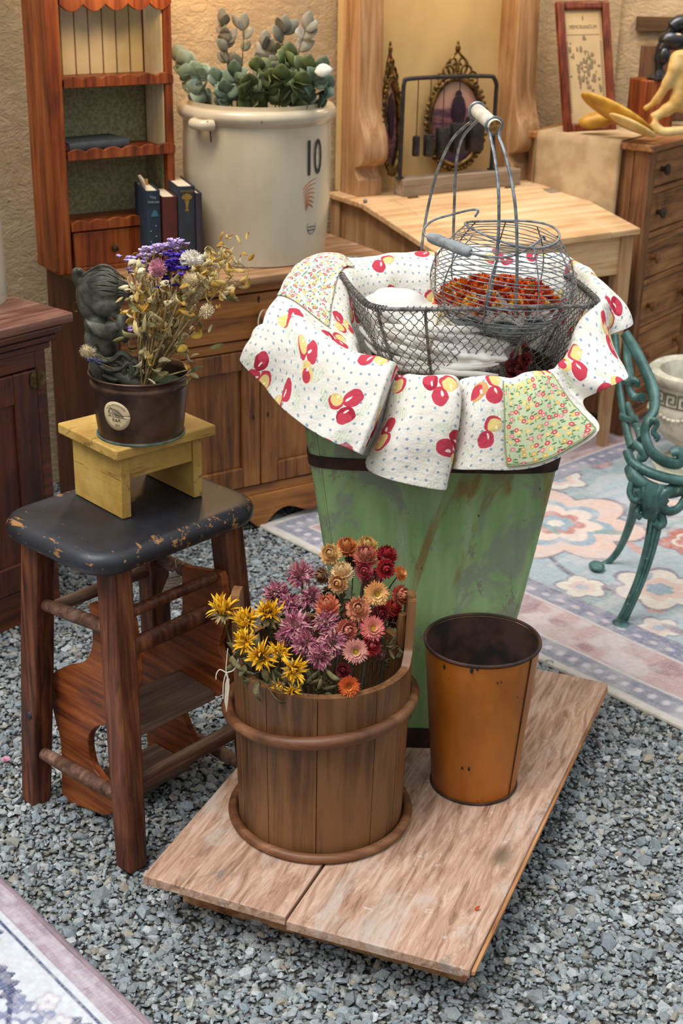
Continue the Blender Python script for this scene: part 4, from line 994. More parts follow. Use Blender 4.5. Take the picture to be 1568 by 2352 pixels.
RP = [(416, 1302), (505, 1316), (511, 1333), (514, 1380), (513, 1438), (501, 1486), (519, 1527), (521, 1575), (500, 1600), (440, 1600), (415, 1625), (428, 1670), (450, 1722), (436, 1737), (364, 1729), (340, 1718), (335, 1660), (335, 1615), (322, 1575), (315, 1539), (317, 1494), (347, 1450), (404, 1430), (418, 1400)]
UR = fB.x+.235
pr_ = [onp(x, y, UR) for x, y in RP]; sm2 = [pr_[0]] + [pr_[1]] + cr(pr_[2:], 3)
b = MB(); b.prism(sm2, (.016, 0, 0)); p2_ = b.build('step_side_panel', M_panel, st, bevel=.002)
b = MB(); b.tube([Vector((fA.x-.001, fA.y, 0)) + Vector((.0, 0, 0)), Vector((fA.x, fA.y, 0))], .001, 4)
# pivot bolts
q = at_leg('A', zleg('A', 0, 1628)); b = MB(); b.ell(q+Vector((-.0215, -.006, 0)), (.004, .008, .008), 12, 8); b.build('bolt_head', M_iron, st)
q = onp(316, 1521, UR); b = MB(); b.ell(q+Vector((-.003, 0, 0)), (.004, .009, .009), 12, 8); b.build('bolt_head', M_iron, st)
# treads between the panels
def tread(p0, p1, dz, depth, th, name='step_tread'):
    """p0,p1: local points (front edge at each panel)"""
    b = MB(); a, c_ = p0, p1; back = Vector((0, depth, dz)); vs = [a, c_, c_+back, a+back]; b.prism(vs, (0, 0, -th)); return b.build(name, M_tread, st, bevel=.003)
q = onp(322, 1672, UL+.016); q2 = Vector((UR, q.y, q.z)); tread(q, q2, .006, .100, .018)
q = Vector((UL+.016, onp(258, 1855, UL).y+.005, .055)); q2 = Vector((UR, q.y, q.z)); tread(q, q2, .0, .10, .016)

# tag tied on the rear rung
tg0 = at_leg('D', zd1).lerp(at_leg('C', zd1), .28)
wt = Matrix.Translation(st.location) @ Matrix.Rotation(SA, 4, 'Z')
twp = wt @ tg0
tg = thing('price_tag', 'cream price tag tied with white string to the rear rung of the stool', 'tag', tuple(AY(405, 1308, twp.y-.02))); I2 = inv(tg)
Yt = twp.y-.02; M_ = inv(tg)
pts = [(405, 1306), (411, 1306), (417, 1332), (413, 1345), (409, 1362), (369, 1367), (385, 1328)]
pp = [M_ @ AY(x, y, Yt - (y-1306)*.0001) for x, y in pts]; b = MB(); b.prism(pp, (0, .0008, 0)); b.build('card', M_tagp, tg)
o_ = M_ @ AY(398, 1326, Yt-.003); xd = (M_ @ AY(415, 1323, Yt-.003))-o_; yd = (M_ @ AY(402, 1310, Yt-.003))-o_; yd = (yd - xd*(yd.dot(xd)/xd.length_squared))
text_obj('writing', 'evelynville', .0052, M_text, tg, frameM(o_, xd, yd), extr=.0001)
b = MB()
for k, (xa, xb, y_) in enumerate(((385, 411, 1334), (387, 405, 1341), (378, 405, 1350), (375, 405, 1357))): b.tube([M_ @ AY(xa, y_, Yt-.006), M_ @ AY(xb, y_-2, Yt-.006)], .00035, 4)
b.build('print_lines', M_text, tg)
b = MB(); loop = cr([AY(408, 1310, Yt), AY(403, 1295, Yt+.0), AY(405, 1283, Yt+.015), AY(416, 1276, Yt+.02), AY(424, 1282, Yt+.004), AY(418, 1298, Yt-.002), AY(428, 1288, Yt-.004), AY(438, 1283, Yt), AY(446, 1281, Yt+.006)], 5)
b.tube([M_ @ p for p in loop], .0007, 5); b.build('string', M_string, tg)

# ================================================================== YELLOW STEP STOOL
ys = thing('small_bench', 'small worn yellow bench standing on the black stool seat', 'bench', (-.362, 2.184, ZS+.001), math.radians(42.5))
YL, YW, YH = .178, .148, .125
YL = .165; YW = .145; topz = .128; tt = .019
b = MB(); b.prism([(0, 0, 0), (YW*0, 0, 0)], (0, 0, .1)) if False else None
b = MB(); b.box(0, .018, 0, YW, 0, topz-tt); b.build('side', M_yellowY, ys, bevel=.0015)
b = MB(); b.box(YL-.018, YL, 0, YW, 0, topz-tt); b.build('side', M_yellowY, ys, bevel=.0015)
b = MB(); b.box(.0185, YL-.0185, .003, .016, topz-tt-.042, topz-tt); b.build('apron', M_yellow, ys, bevel=.001)
b = MB(); b.box(.0185, YL-.0185, YW-.016, YW-.003, topz-tt-.042, topz-tt); b.build('apron', M_yellow, ys, bevel=.001)
b = MB(); b.box(-.015, YL+.022, -.012, YW+.020, topz-tt, topz); b.build('top', M_yellow, ys, bevel=.003)
ZY = ZS+.001+topz

# ================================================================== BRONZE BUCKET
bc = Vector((-.337, 2.258, 0))
bk = thing('bronze_bucket', 'dark bronze pot with a round shop sticker standing on the yellow bench', 'pot', (bc.x, bc.y, ZY))
BH = .105
pr = cr([(.070, 0, 0), (.0725, 0, .002), (.0705, 0, .006), (.0725, 0, .02), (.0755, 0, .05), (.0785, 0, .078), (.081, 0, .09), (.0785, 0, .097), (.0800, 0, .103), (.083, 0, BH), (.0835, 0, BH+.0025), (.081, 0, BH+.0035), (.077, 0, BH-.004), (.076, 0, .09), (.071, 0, .03)], 4)
b = MB(); b.lathe([(0, .001)] + [(p.x, p.z) for p in pr] + [(0, .03)], 72); b.build('body', M_bronze, bk, ang=70)
b = MB(); b.lathe([(.0715, .0), (.0738, .001), (.0738, .003), (.0715, .004)], 72); b.build('foot_ring', M_verdi, bk)
b = MB(); b.lathe([(0, .085), (.05, .087), (.0755, .080)], 32, fn=lambda p, a: Vector((p.x, p.y, p.z+.004*math.sin(a*5+p.x*90)))); b.build('moss', M_moss, bk)
def hit_cyl(px, py, cen, r):
    rr = ray(px, py); o_ = CO-cen; A_ = rr.x**2+rr.y**2; B_ = 2*(o_.x*rr.x+o_.y*rr.y); Cc = o_.x**2+o_.y**2-r*r; t_ = (-B_-math.sqrt(max(B_*B_-4*A_*Cc, 0)))/(2*A_); p = CO+rr*t_
    return math.atan2(p.y-cen.y, p.x-cen.x), p.z
a0, z0 = hit_cyl(266, 956, bc, .077); z0 -= ZY
def wrap(x, y, off=.0007):
    a = a0 + x/.0765; r = .0735+(z0+y-.03)*.09+off; return Vector((r*math.cos(a), r*math.sin(a), z0+y))
SR = .0245; b = MB(); G = [[wrap(SR*t*math.cos(k), SR*1.02*t*math.sin(k)) for k in np.linspace(0, 2*PI, 41)] for t in (.01, .35, .7, 1)]; b.grid(G)
stk = b.build('sticker', plain('kraft_sticker', S('d3bb93'), .6, var=.05), bk, label=None) if False else b.build('sticker', plain('kraft_sticker', S('d3bb93'), .6, var=.05), bk, solid=.0003)
def wtext(body, cx, cy, size, name, arc=None):
    o = text_obj(name, body, size, M_text, stk, Matrix.Identity(4), extr=0); me = o.data
    for v in me.vertices:
        x, y = v.co.x, v.co.y
        if arc: R_ = arc; th = x/R_; x, y = (R_+y)*math.sin(th), (R_+y)*math.cos(th)-0
        v.co = wrap(cx+x, cy+y, .0013)
    return o
wtext('R&R', .000, -.0075, .0085, 'initials'); wtext('$55', .001, -.0165, .0055, 'price'); wtext('RETAIL ANTIQUE BARN', 0, 0, .0038, 'ring_text', arc=.0195)
b = MB(); sg = lambda pts, r=.0003: b.tube([wrap(x, y, .0012) for p, q in zip(pts[:-1], pts[1:]) for x, y in [p, ((p[0]+q[0])/2, (p[1]+q[1])/2)]]+[wrap(*pts[-1], .0012)], r, 5)
sg([(-.017, -.0015), (.018, -.003)], .00035); sg([(-.013, -.001), (-.013, .0065)]); sg([(-.0145, .005), (-.010, .0135), (-.001, .003)], .00045); sg([(-.001, .003), (-.001, -.002)]); sg([(-.010, .0135), (.004, .010), (.0125, .001)]); sg([(-.001, .003), (.0125, .001)]); sg([(.0125, .001), (.0125, -.0025)])
for k in range(6): sg([(.001+k*.002, .0018), (.001+k*.002, -.002)])
sg([(-.010, -.001), (-.010, .005), (-.006, .005), (-.006, -.001)])
for k in range(4): sg([(-.006+.003*k, .011-.002*k), (.006+.0016*k, .008-.0018*k)], .0002)
b.build('barn_drawing', M_text, stk)

# ================================================================== CHERUB WALL PLAQUE
cq = thing('cherub_sculpture', 'dark green-grey cherub plaque leaning in the bronze pot', 'sculpture', tuple(AZ(275, 880, ZY+.09)), 0); cq.location.z = ZY+.087
I = inv(cq); YC = 2.265
def c3(px, py, dy=0.0): return I @ AY(px, py, YC+dy)
def cmat():
    m = NT('verdigris_cast_metal', .55, .35, .4); n = m.noise(m.coord('Object'), 30, 5, .6); m.base(m.mix(m.step(n, .35, .7), S('3a372e'), S('6a6a5c'))); m.bump(n, .2, .001); return m.m
M_cher = cmat()
px = 1/1335.0
b = MB()
def E_(x, y, dy, rx, ry, rz_, rot=0): b.ell(c3(x, y, dy), (rx*px, ry*px, rz_*px), 24, 16, Matrix.Rotation(math.radians(rot), 3, 'Y'))
# backing slab with a curved top (kept thin in depth)
plaque = [(166, 622), (178, 650), (186, 700), (196, 760), (214, 830), (235, 895), (260, 895), (250, 820), (235, 740), (222, 680), (205, 640)]
b.prism([c3(x, y, .012) for x, y in plaque], (0, .022, 0))
E_(236, 668, -.010, 52, 44, 46, 10)     # skull
E_(243, 700, -.024, 32, 30, 26, 0)      # face
E_(262, 700, -.032, 14, 14, 13, 0)      # cheek
E_(271, 706, -.036, 6.5, 6, 6, 0)         # nose
E_(262, 722, -.034, 11, 9, 8, 0)        # chin/mouth
E_(212, 690, .0, 34, 30, 60, -10)
E_(228, 745, -.006, 34, 26, 30, 10)     # shoulder
E_(232, 790, -.002, 36, 28, 58, -8)     # torso
E_(262, 760, -.030, 22, 18, 26, -35)    # upper arm
E_(282, 757, -.036, 13, 13, 32, -8)     # forearm
E_(286, 728, -.034, 10, 9, 14, 10)
E_(244, 850, .0, 40, 30, 44, -10)       # hips
E_(292, 868, -.02, 46, 20, 18, 28)      # thigh
E_(318, 890, -.02, 30, 16, 15, 60)
E_(180, 640, .0, 13, 14, 26, -12); E_(172, 626, -.004, 6, 7, 8); E_(183, 622, -.008, 6.5, 7, 8); E_(191, 628, -.006, 6, 7, 8)
body = b.build('body', M_cher, cq)
md = body.modifiers.new('rm', 'REMESH'); md.mode = 'VOXEL'; md.voxel_size = .0022; md.use_smooth_shade = True
ms = body.modifiers.new('sm', 'SMOOTH'); ms.factor = .6; ms.iterations = 5
# hair strands swept over the skull
def on_skull(x, y, off=.0):
    ex = (x-237)/54; ey = (y-665)/47; d_ = max(1-(ex*ex+ey*ey), .02); return c3(x, y, -.008-46*px*math.sqrt(d_)-off)
b = MB()
for k in range(30):
    u = k/29; x0, y0 = 190+10*math.sin(u*3), 632+u*62; x3, y3 = 286-10*u*u-6*math.sin(k*2.1), 640+u*52+4*math.sin(k*1.7); P = []
    hgt = 26*(1-u)**1.3-5*u
    for t in np.linspace(0, 1, 14):
        x = x0+(x3-x0)*t; y = y0+(y3-y0)*t - hgt*math.sin(PI*t) + 1.6*math.sin(t*8+k*1.1); P.append(on_skull(x, y, .0005))
    b.tube(P, [.0010+.0011*math.sin(PI*min(1, .15+i/14)) for i in range(14)], 6)
for k in range(7): b.tube(cr([on_skull(272, 640+k*6), c3(288+2*(k % 3), 648+k*5, -.034), c3(298-(k % 2)*4, 655+k*5, -.033), c3(294, 664+k*4, -.028)], 4), .0019, 6)
b.build('hair', M_cher, cq)
b = MB()
for k in range(10):
    u = k/9; P = [c3(196+3*k, 733+10*math.sin(u*2), -.016-.016*u), c3(203+6*k, 742+12*u, -.030-.010*u), c3(214+6.4*k, 756+14*math.sin(PI*u), -.034-.008*u), c3(219+6.0*k, 768+10*math.sin(PI*u), -.028-.008*u)]
    b.tube(cr(P, 4), [.0016+.0022*math.sin(PI*min(1, i/12)*.8) for i in range(13)], 7)
b.build('wing', M_cher, cq)
b = MB()
for k, (pts, r) in enumerate((([(222, 812), (236, 828), (262, 826), (280, 812), (300, 826)], .006), ([(228, 838), (250, 850), (278, 846), (296, 832), (304, 850), (298, 880)], .006), ([(262, 826), (282, 840), (286, 866), (300, 878)], .0055), ([(236, 862), (262, 872), (282, 868), (296, 884)], .005), ([(296, 826), (314, 834), (318, 852), (306, 862)], .005), ([(210, 800), (222, 812), (216, 790)], .004))):
    b.tube(cr([c3(x, y, -.028) for x, y in pts], 5), r, 8)
b.build('drapery', M_cher, cq)
b = MB(); q = c3(174, 705, .02); b.tube([q+Vector((.002*math.sin(t)*2, 0, .008*math.cos(t))) for t in np.linspace(0, 2*PI, 20)[:-1]], .0009, 6, closed=True); b.build('hanging_ring', M_brass, cq)

# ================================================================== DRIED BOUQUET in the pot
M_bunny = vcmat('bunny_tail_fluff', .9)
def base_pt(px_): return Vector((bc.x + .012 + (px_-360)*.00018, bc.y+rng.uniform(-.025, .02), ZY+.088))
def stem_thing(name, label, cat, px_, py_, Y_, group=None, bx_=None, r=.0011, mat=None, bend=.012):
    tip = AY(px_, py_, Y_); s0 = base_pt(bx_ if bx_ else 345+(px_-345)*.35); t = thing(name, label, cat, tuple(s0), 0, group); I_ = inv(t); d_ = tip-s0
    P = cr([I_ @ s0, I_ @ (s0.lerp(tip, .5)+Vector((rng.uniform(-bend, bend), rng.uniform(-bend, bend), 0))), I_ @ tip], 6)
    b = MB(); b.tube(P, [r*1.3-r*.5*i/len(P) for i in range(len(P))], 6); b.build('stem', mat or M_stem, t); return t, P[-1], (P[-1]-P[-3]).normalized(), P
def orient(n):
    n = Vector(n).normalized(); return n.to_track_quat('Z', 'Y').to_matrix()
def fluff(b, c_, rx, rz_, n, col0, col1, ln=.006, R=None, w=.0010):
    for i in range(n):
        t = math.acos(1-2*(i+.5)/n); a = i*2.39996; d_ = Vector((math.sin(t)*math.cos(a), math.sin(t)*math.sin(a), math.cos(t)))
        p = Vector((d_.x*rx, d_.y*rx, d_.z*rz_)); dd = (d_+Vector((rng.normal(0, .25), rng.normal(0, .25), rng.normal(0, .25)+.25))).normalized()
        s_ = dd.orthogonal().normalized()*w; q = p+dd*ln*rng.uniform(.6, 1.2)
        if R: p = R @ p; q = R @ q; s_ = R @ s_
        k = rng.uniform(0, 1); b.col = tuple(col0[j]*(1-k)+col1[j]*k for j in range(4)); p = p+Vector(c_); q = q+Vector(c_); b.add([p-s_, p+s_, q+s_*.5, q-s_*.5], [(0, 1, 2, 3)])
def bunny(px_, py_, Y_, label, rr=.008, rl=.015, bx_=None):
    t, tip, d_, P = stem_thing('bunny_tail_grass', label, 'dried flower', px_, py_+8, Y_, 'bunny tail grasses in the bouquet', bx_)
    b = MB(); R = orient(d_); b.col = S('cdb88c'); b.ell(tip+d_*rl*.6, (rr*.8, rr*.8, rl*.8), 12, 8, R); fluff(b, tip+d_*rl*.6, rr*.8, rl*.8, 150, S('d9c69c'), S('f0e4c6'), .005, R); b.build('head', M_bunny, t)
bunny(210, 803, 2.20, 'bunny tail grass hanging out over the left rim of the pot', .011, .014, 400)
bunny(328, 665, 2.23, 'bunny tail grass left of the pink globe flower', .008, .017)
bunny(428, 655, 2.20, 'large bunny tail grass below the white flower', .010, .020)
bunny(442, 680, 2.21, 'second bunny tail grass tucked below the largest one', .008, .017)
bunny(470, 712, 2.19, 'bunny tail grass furthest right, leaning over the cupboard', .008, .012, 400)
bunny(400, 700, 2.25, 'small bunny tail grass deep in the middle of the bouquet', .006, .012)
def statice(px_, py_, Y_, label, cA, cB, spread=.018, n=24, s=.0078, cup=None, bx_=None):
    t, tip, d_, P = stem_thing('statice_sprig', label, 'dried flower', px_, py_+10, Y_, 'statice sprigs in the bouquet', bx_, .0009, plain('statice_stem', S('8f6a4a'), .8) if not bpy.data.materials.get('statice_stem') else bpy.data.materials['statice_stem'])
    b = MB(); bs = MB()
    for i in range(n):
        o_ = Vector((rng.normal(0, spread*.55), rng.normal(0, spread*.45), rng.uniform(0, spread*.8))); c_ = tip+o_
        bs.tube([P[-3], tip.lerp(c_, .4), c_], .0004, 4)
        for j in range(7):
            a = j*.9+rng.uniform(0, .5); dd = Vector((math.cos(a)*.8, math.sin(a)*.8, .8)).normalized(); L = s*rng.uniform(.7, 1.1); sd_ = dd.cross(Vector((0, 0, 1))).normalized()*L*.42
            k = rng.uniform(0, 1); b.col = tuple(cA[m_]*(1-k)+cB[m_]*k for m_ in range(4)); q = c_+dd*L; b.add([c_, c_+dd*L*.5-sd_, q-sd_*.6, q+sd_*.6, c_+dd*L*.5+sd_], [(0, 1, 2, 3, 4)])
        b.col = cup or S('9a5b3c'); b.ell(c_-Vector((0, 0, .002)), (.0016, .0016, .003), 6, 4)
    b.build('florets', PETAL, t); bs.build('side_stems', M_stem, t)
lil, lil2, vio, vio2 = S('b49bd6'), S('d7c4ea'), S('4326a0'), S('6a4cc8')
statice(312, 600, 2.27, 'pale lilac statice sprig furthest left above the sculpture', lil, lil2)
statice(345, 580, 2.28, 'pale lilac statice sprig behind, in front of the dotted blue book', lil2, S('ece4f2'))
statice(396, 566, 2.29, 'highest lilac statice sprig, in front of the red book', lil, lil2, .018)
statice(362, 576, 2.28, 'lilac statice sprig just left of the highest sprig', lil, lil2, .015)
statice(306, 625, 2.26, 'small lilac statice tuft beside the sculpture head', lil, S('c8b0d8'), .010, 7)
statice(304, 765, 2.22, 'low lilac statice sprig beside the sculpture arm', lil, S('c8a8d0'), .014, 8)
statice(408, 592, 2.24, 'deep violet statice sprig behind the white flower', vio, vio2, .018, 16)
statice(388, 612, 2.21, 'deep violet statice sprig right of the pink globe flower', vio, vio2, .018, 18)
statice(420, 616, 2.21, 'deep violet statice sprig below the white flower', vio, vio2, .020, 18)
statice(398, 648, 2.20, 'lowest deep violet statice sprig', S('3a2585'), vio, .015, 14)
def globe(px_, py_, Y_, label, name, r, c0_, c1_, rz_=None, n=260):
    t, tip, d_, P = stem_thing(name, label, 'dried flower', px_, py_+r*1300, Y_); b = MB(); b.col = c0_; rz_ = rz_ or r
    b.ell(tip+Vector((0, 0, rz_*.7)), (r*.85, r*.85, rz_*.85), 14, 10); fluff(b, tip+Vector((0, 0, rz_*.7)), r*.85, rz_*.85, n, c0_, c1_, r*.35, None, .0014); b.build('head', PETAL, t)
globe(363, 612, 2.20, 'pink globe amaranth in the middle of the bouquet', 'globe_amaranth', .013, S('c97f95'), S('e9b4bf'))
globe(441, 592, 2.22, 'white ruffled flower at the top of the bouquet', 'white_flower', .016, S('e9e4d2'), S('fbf8ee'), .014, 340)
globe(405, 745, 2.24, 'small dark plum flower bud low among the stems', 'flower_bud', .005, S('5c2a3c'), S('84485a'), .012, 60)
def leafy(px_, py_, Y_, label, cols, n=10, spread=.03, L=.022, Wd=.012, bx_=None, along=4):
    n = int(n*1.7) if n > 8 else n; L *= .85; Wd *= .72
    t, tip, d_, P = stem_thing('dried_leaf_branch', label, 'dried branch', px_, py_, Y_, 'dried yellow leaf branches in the bouquet', bx_, .0013); b = MB()
    for i in range(n):
        k = rng.integers(max(len(P)-along, 1), len(P)); p = P[k]+Vector((rng.normal(0, spread*.35), rng.normal(0, spread*.3), rng.normal(0, spread*.35)))
        dd = Vector((rng.normal(0, 1), rng.normal(0, .7), rng.normal(.2, .9))).normalized(); c_ = cols[rng.integers(len(cols))]; b.col = c_
        leafpoly(b, p, dd, (rng.normal(0, .7), -1, rng.normal(0, .7)), L*rng.uniform(.6, 1.3), Wd*rng.uniform(.5, 1.2), rng.uniform(-.9, 1.0), .5, 7)
    b.build('leaves', VC, t, solid=.0004)
yl = [S('c99f4e'), S('d8b566'), S('b78b3a'), S('e2cb8c')]; ol = [S('8c8453'), S('a59a66'), S('77724a')]; cm = [S('d9c79a'), S('c7b078'), S('e6dab4')]
leafy(525, 590, 2.20, 'curled yellow leaf branch reaching furthest right and highest', yl, 22, .045, .020, .010, 400, 3)
leafy(535, 632, 2.20, 'yellow leaf branch with a drooping tip at far right', yl+cm, 18, .045, .022, .010, 400, 3)
leafy(490, 620, 2.20, 'golden leaf branch between the white flower and the far right tip', yl+cm, 22, .045, .022, .011, 395, 3)
leafy(460, 625, 2.22, 'cream and gold leaf branch right of the white flower', cm+yl, 14, .035, .02, .01)
leafy(330, 620, 2.22, 'cream leaf branch under the left lilac sprigs', cm+yl, 26, .045, .020, .011)
leafy(352, 640, 2.21, 'cream leaf branch under the pink globe flower', cm, 18, .040, .020, .012)
leafy(385, 655, 2.20, 'pale gold leaf branch in the bouquet centre', yl+cm, 20, .045, .026, .013)
leafy(345, 700, 2.20, 'olive leaf branch with a long curled yellow leaf at left', ol+yl, 22, .050, .030, .014)
leafy(300, 705, 2.22, 'yellow curled leaf pointing left beside the sculpture', [S('c8962e'), S('d9aa45')], 3, .012, .034, .013)
leafy(370, 760, 2.20, 'olive leaf branch low behind the stems', ol+cm, 30, .07, .024, .012, None, 8)
leafy(410, 700, 2.23, 'grey-green leaf branch right of centre', ol+cm, 26, .055, .026, .012, None, 7)
leafy(455, 660, 2.20, 'olive leaf branch below the golden branches', ol+yl, 18, .045, .028, .013)
leafy(335, 800, 2.18, 'twisted yellow leaf hanging low at the left of the stems', yl, 4, .02, .036, .012)
leafy(448, 762, 2.19, 'square-tipped yellow leaf hanging on the right stems', [S('c9a545'), S('d9bf6b')], 3, .012, .024, .018, 400)
leafy(430, 850, 2.20, 'small yellow leaf above the right rim of the pot', yl, 3, .012, .016, .010, 400)
leafy(365, 700, 2.25, 'dense cream seed branch behind the stems', cm+ol, 34, .07, .018, .010, None, 9)
# bare straws and lavender
for k, (x, y, Yk, lab) in enumerate(((355, 565, 2.24, 'bare forked straw standing left of the lilac tip'), (338, 585, 2.23, 'bare straw above the left lilac sprigs'), (460, 640, 2.18, 'thick bare straw leaning right'), (448, 700, 2.17, 'pale thick straw crossing the right stems'), (385, 690, 2.17, 'straight straw in the centre of the bunch'), (372, 700, 2.18, 'straw left of the centre straw'), (412, 690, 2.17, 'straw right of the centre straw'), (330, 720, 2.19, 'thin straw at the left of the bunch'), (425, 720, 2.17, 'slanting straw over the bunch'), (352, 720, 2.18, 'thin straw before the olive leaves'), (362, 660, 2.19, 'straw under the pink flower'), (398, 730, 2.16, 'short slanting straw in the lower middle'), (435, 735, 2.16, 'low slanting straw at the right of the bunch'), (318, 740, 2.20, 'leftmost thin straw beside the sculpture'))):
    stem_thing('dried_straw', lab, 'dried stem', x, y, Yk, 'bare straws of the bouquet', None, .0019 if k in (2, 3, 4, 6) else .0012, None, .006)
for x, y, Yk, lab, bx_ in ((195, 820, 2.21, 'lavender spike hanging out over the left rim of the pot', 390), (318, 745, 2.24, 'lavender spike standing between the sculpture and the stems', 350)):
    t, tip, d_, P = stem_thing('lavender_spike', lab, 'dried flower', x, y, Yk, None, bx_); b = MB()
    L_ = .036
    for i in range(60):
        s_ = rng.uniform(0, 1); a = rng.uniform(0, 2*PI); rad = .0045*(1-.5*s_); b.col = [S('4a4a6e'), S('60608a'), S('7a789c')][i % 3]; o_ = orient(d_) @ Vector((rad*math.cos(a), rad*math.sin(a), 0)); b.ell(tip-d_*L_*(1-s_)*.9+o_, (.0016, .0016, .0028), 6, 4, orient(d_))
    b.build('buds', PETAL, t)

# ================================================================== WOODEN BUCKET
wc = Vector((-.026, 2.092, .1)); WH = .308
wb_ = thing('stave_bucket', 'brown wooden stave bucket with two raised ears, full of dried flowers', 'bucket', tuple(wc))
rb = lambda z: .1405 + (.1480-.1405)*z/WH
cuts = [hit_cyl(x, 1800, wc, .143)[0] for x in (560, 615, 727, 855)]
a_l = hit_cyl(530, 1500, wc, .146)[0]
angs = [cuts[0]-.42, cuts[0], cuts[1], cuts[2], cuts[3], cuts[3]+.40]
rest = np.linspace(angs[-1], angs[0]+2*PI, 9)[1:-1]; angs += list(rest)
earL, earR = PI-.07, .06
def adist(a, b_): return abs((a-b_+PI) % (2*PI)-PI)
def ztop(a):
    d_ = min(adist(a, earL), adist(a, earR)); return WH + .085*smooth(.21, .15, d_) + .02*smooth(.38, .20, d_)
for i in range(len(angs)):
    a0_, a1_ = angs[i], (angs[(i+1) % len(angs)] if i < len(angs)-1 else angs[0]+2*PI)
    ea = [x for x in (earL, earR, earL+2*PI, earR+2*PI, earL-2*PI, earR-2*PI) if a0_ < x < a1_]
    aa = np.linspace(a0_+.0045, a1_-.0045, 26); Zn = 12; G = []
    for off in (0, -.014):
        for j in range(Zn+1):
            G.append([Vector(((rb(z_)+off)*math.cos(a), (rb(z_)+off)*math.sin(a), z_)) for a in aa for z_ in [float(ztop(a))*j/Zn*1.0 + (.0)]])
    b = MB(); n1 = 26; out = G[:Zn+1]; inn = G[Zn+1:][::-1]; b.grid(out+inn, cu=True)
    k = len(out+inn)
    b.f.append(tuple(r*n1 for r in range(k))); b.f.append(tuple(r*n1+n1-1 for r in range(k))[::-1])
    s_ = b.build('stave', M_stave, wb_, ang=50)
b = MB(); b.lathe([(0, .012), (.132, .012), (.132, .022), (0, .022)], 48); b.build('bucket_floor', M_stave, wb_)
b = MB(); N = 90; P = []
for k in range(N): a = 2*PI*k/N; P.append(((.1625+.002*math.sin(3*a))*math.cos(a), (.1625)*math.sin(a), .222 + .014*math.cos(a) - .010*math.sin(a)))
P = [(p[0]*.955-.003, p[1]*.955, p[2]) for p in P]; b.tube(P, [.0105+.001*math.sin(k*.2) for k in range(N)], 12, closed=True); b.build('hoop', M_hoop, wb_)
b = MB(); P = [(.1505*math.cos(2*PI*k/N), .1505*math.sin(2*PI*k/N), .0085) for k in range(N)]; b.tube(P, .0085, 12, closed=True); b.build('hoop', M_hoop, wb_)
for ea in (earL, earR):
    b = MB(); r = rb(WH)-.018; P = [Vector((r*math.cos(ea), r*math.sin(ea), z_)) for z_ in (WH+.01, WH+.03, WH+.05, WH+.072)]; b.tube(P, [.006, .009, .010, .007], 10); b.build('ear_block', M_stave, wb_)
tg = thing('price_tag', 'narrow white tag on string hanging from the left ear of the stave bucket', 'tag', tuple(AY(522, 1540, 2.03))); I = inv(tg); Yt = 2.02
b = MB(); b.prism([I @ AY(x, y, Yt) for x, y in ((521, 1556), (527, 1560), (525, 1600), (520, 1636), (515, 1610), (517, 1570))], (0, .001, 0)); b.build('card', M_tagp, tg)
b = MB()
for pts in (((523, 1560), (519, 1540), (521, 1510), (523, 1490)), ((519, 1545), (505, 1538), (497, 1548), (496, 1560)), ((519, 1545), (535, 1540), (545, 1525), (547, 1515)), ((519, 1545), (513, 1570), (512, 1605)), ((521, 1545), (526, 1575), (523, 1600))): b.tube([I @ p for p in cr([AY(x, y, Yt) for x, y in pts], 5)], .0009, 5)
b.build('string', M_string, tg)

M_stemd = plain('dark_dry_stem', S('5c5138'), .85, var=.2, scale=80, col2=S('3a3222'))
# ================================================================== FLOWERS
def petal(b, base, out, up, L, Wd, lift, curl, c0_, c1_, n=4):
    out = Vector(out).normalized(); up = Vector(up).normalized(); s_ = out.cross(up).normalized(); vs = []; p = Vector(base)
    a = lift
    for i in range(n+1):
        t = i/n; w_ = Wd*.5*max(.12, math.sin(PI*(.12+.83*t))) if i < n else Wd*.06
        c_ = tuple(c0_[j]*(1-t)+c1_[j]*t for j in range(4))
        b.col = c_; b.v.append(tuple(p-s_*w_+up*w_*.3)); b.c.append(c_); b.v.append(tuple(p+s_*w_+up*w_*.3)); b.c.append(c_)
        a += curl/n; p = p + (out*math.cos(a)+up*math.sin(a))*L/n
    k = len(b.v)-2*(n+1)
    for i in range(n): b.f.append((k+2*i, k+2*i+1, k+2*i+3, k+2*i+2))
ux, uy, uz = Vector((1, 0, 0)), Vector((0, 1, 0)), Vector((0, 0, 1))
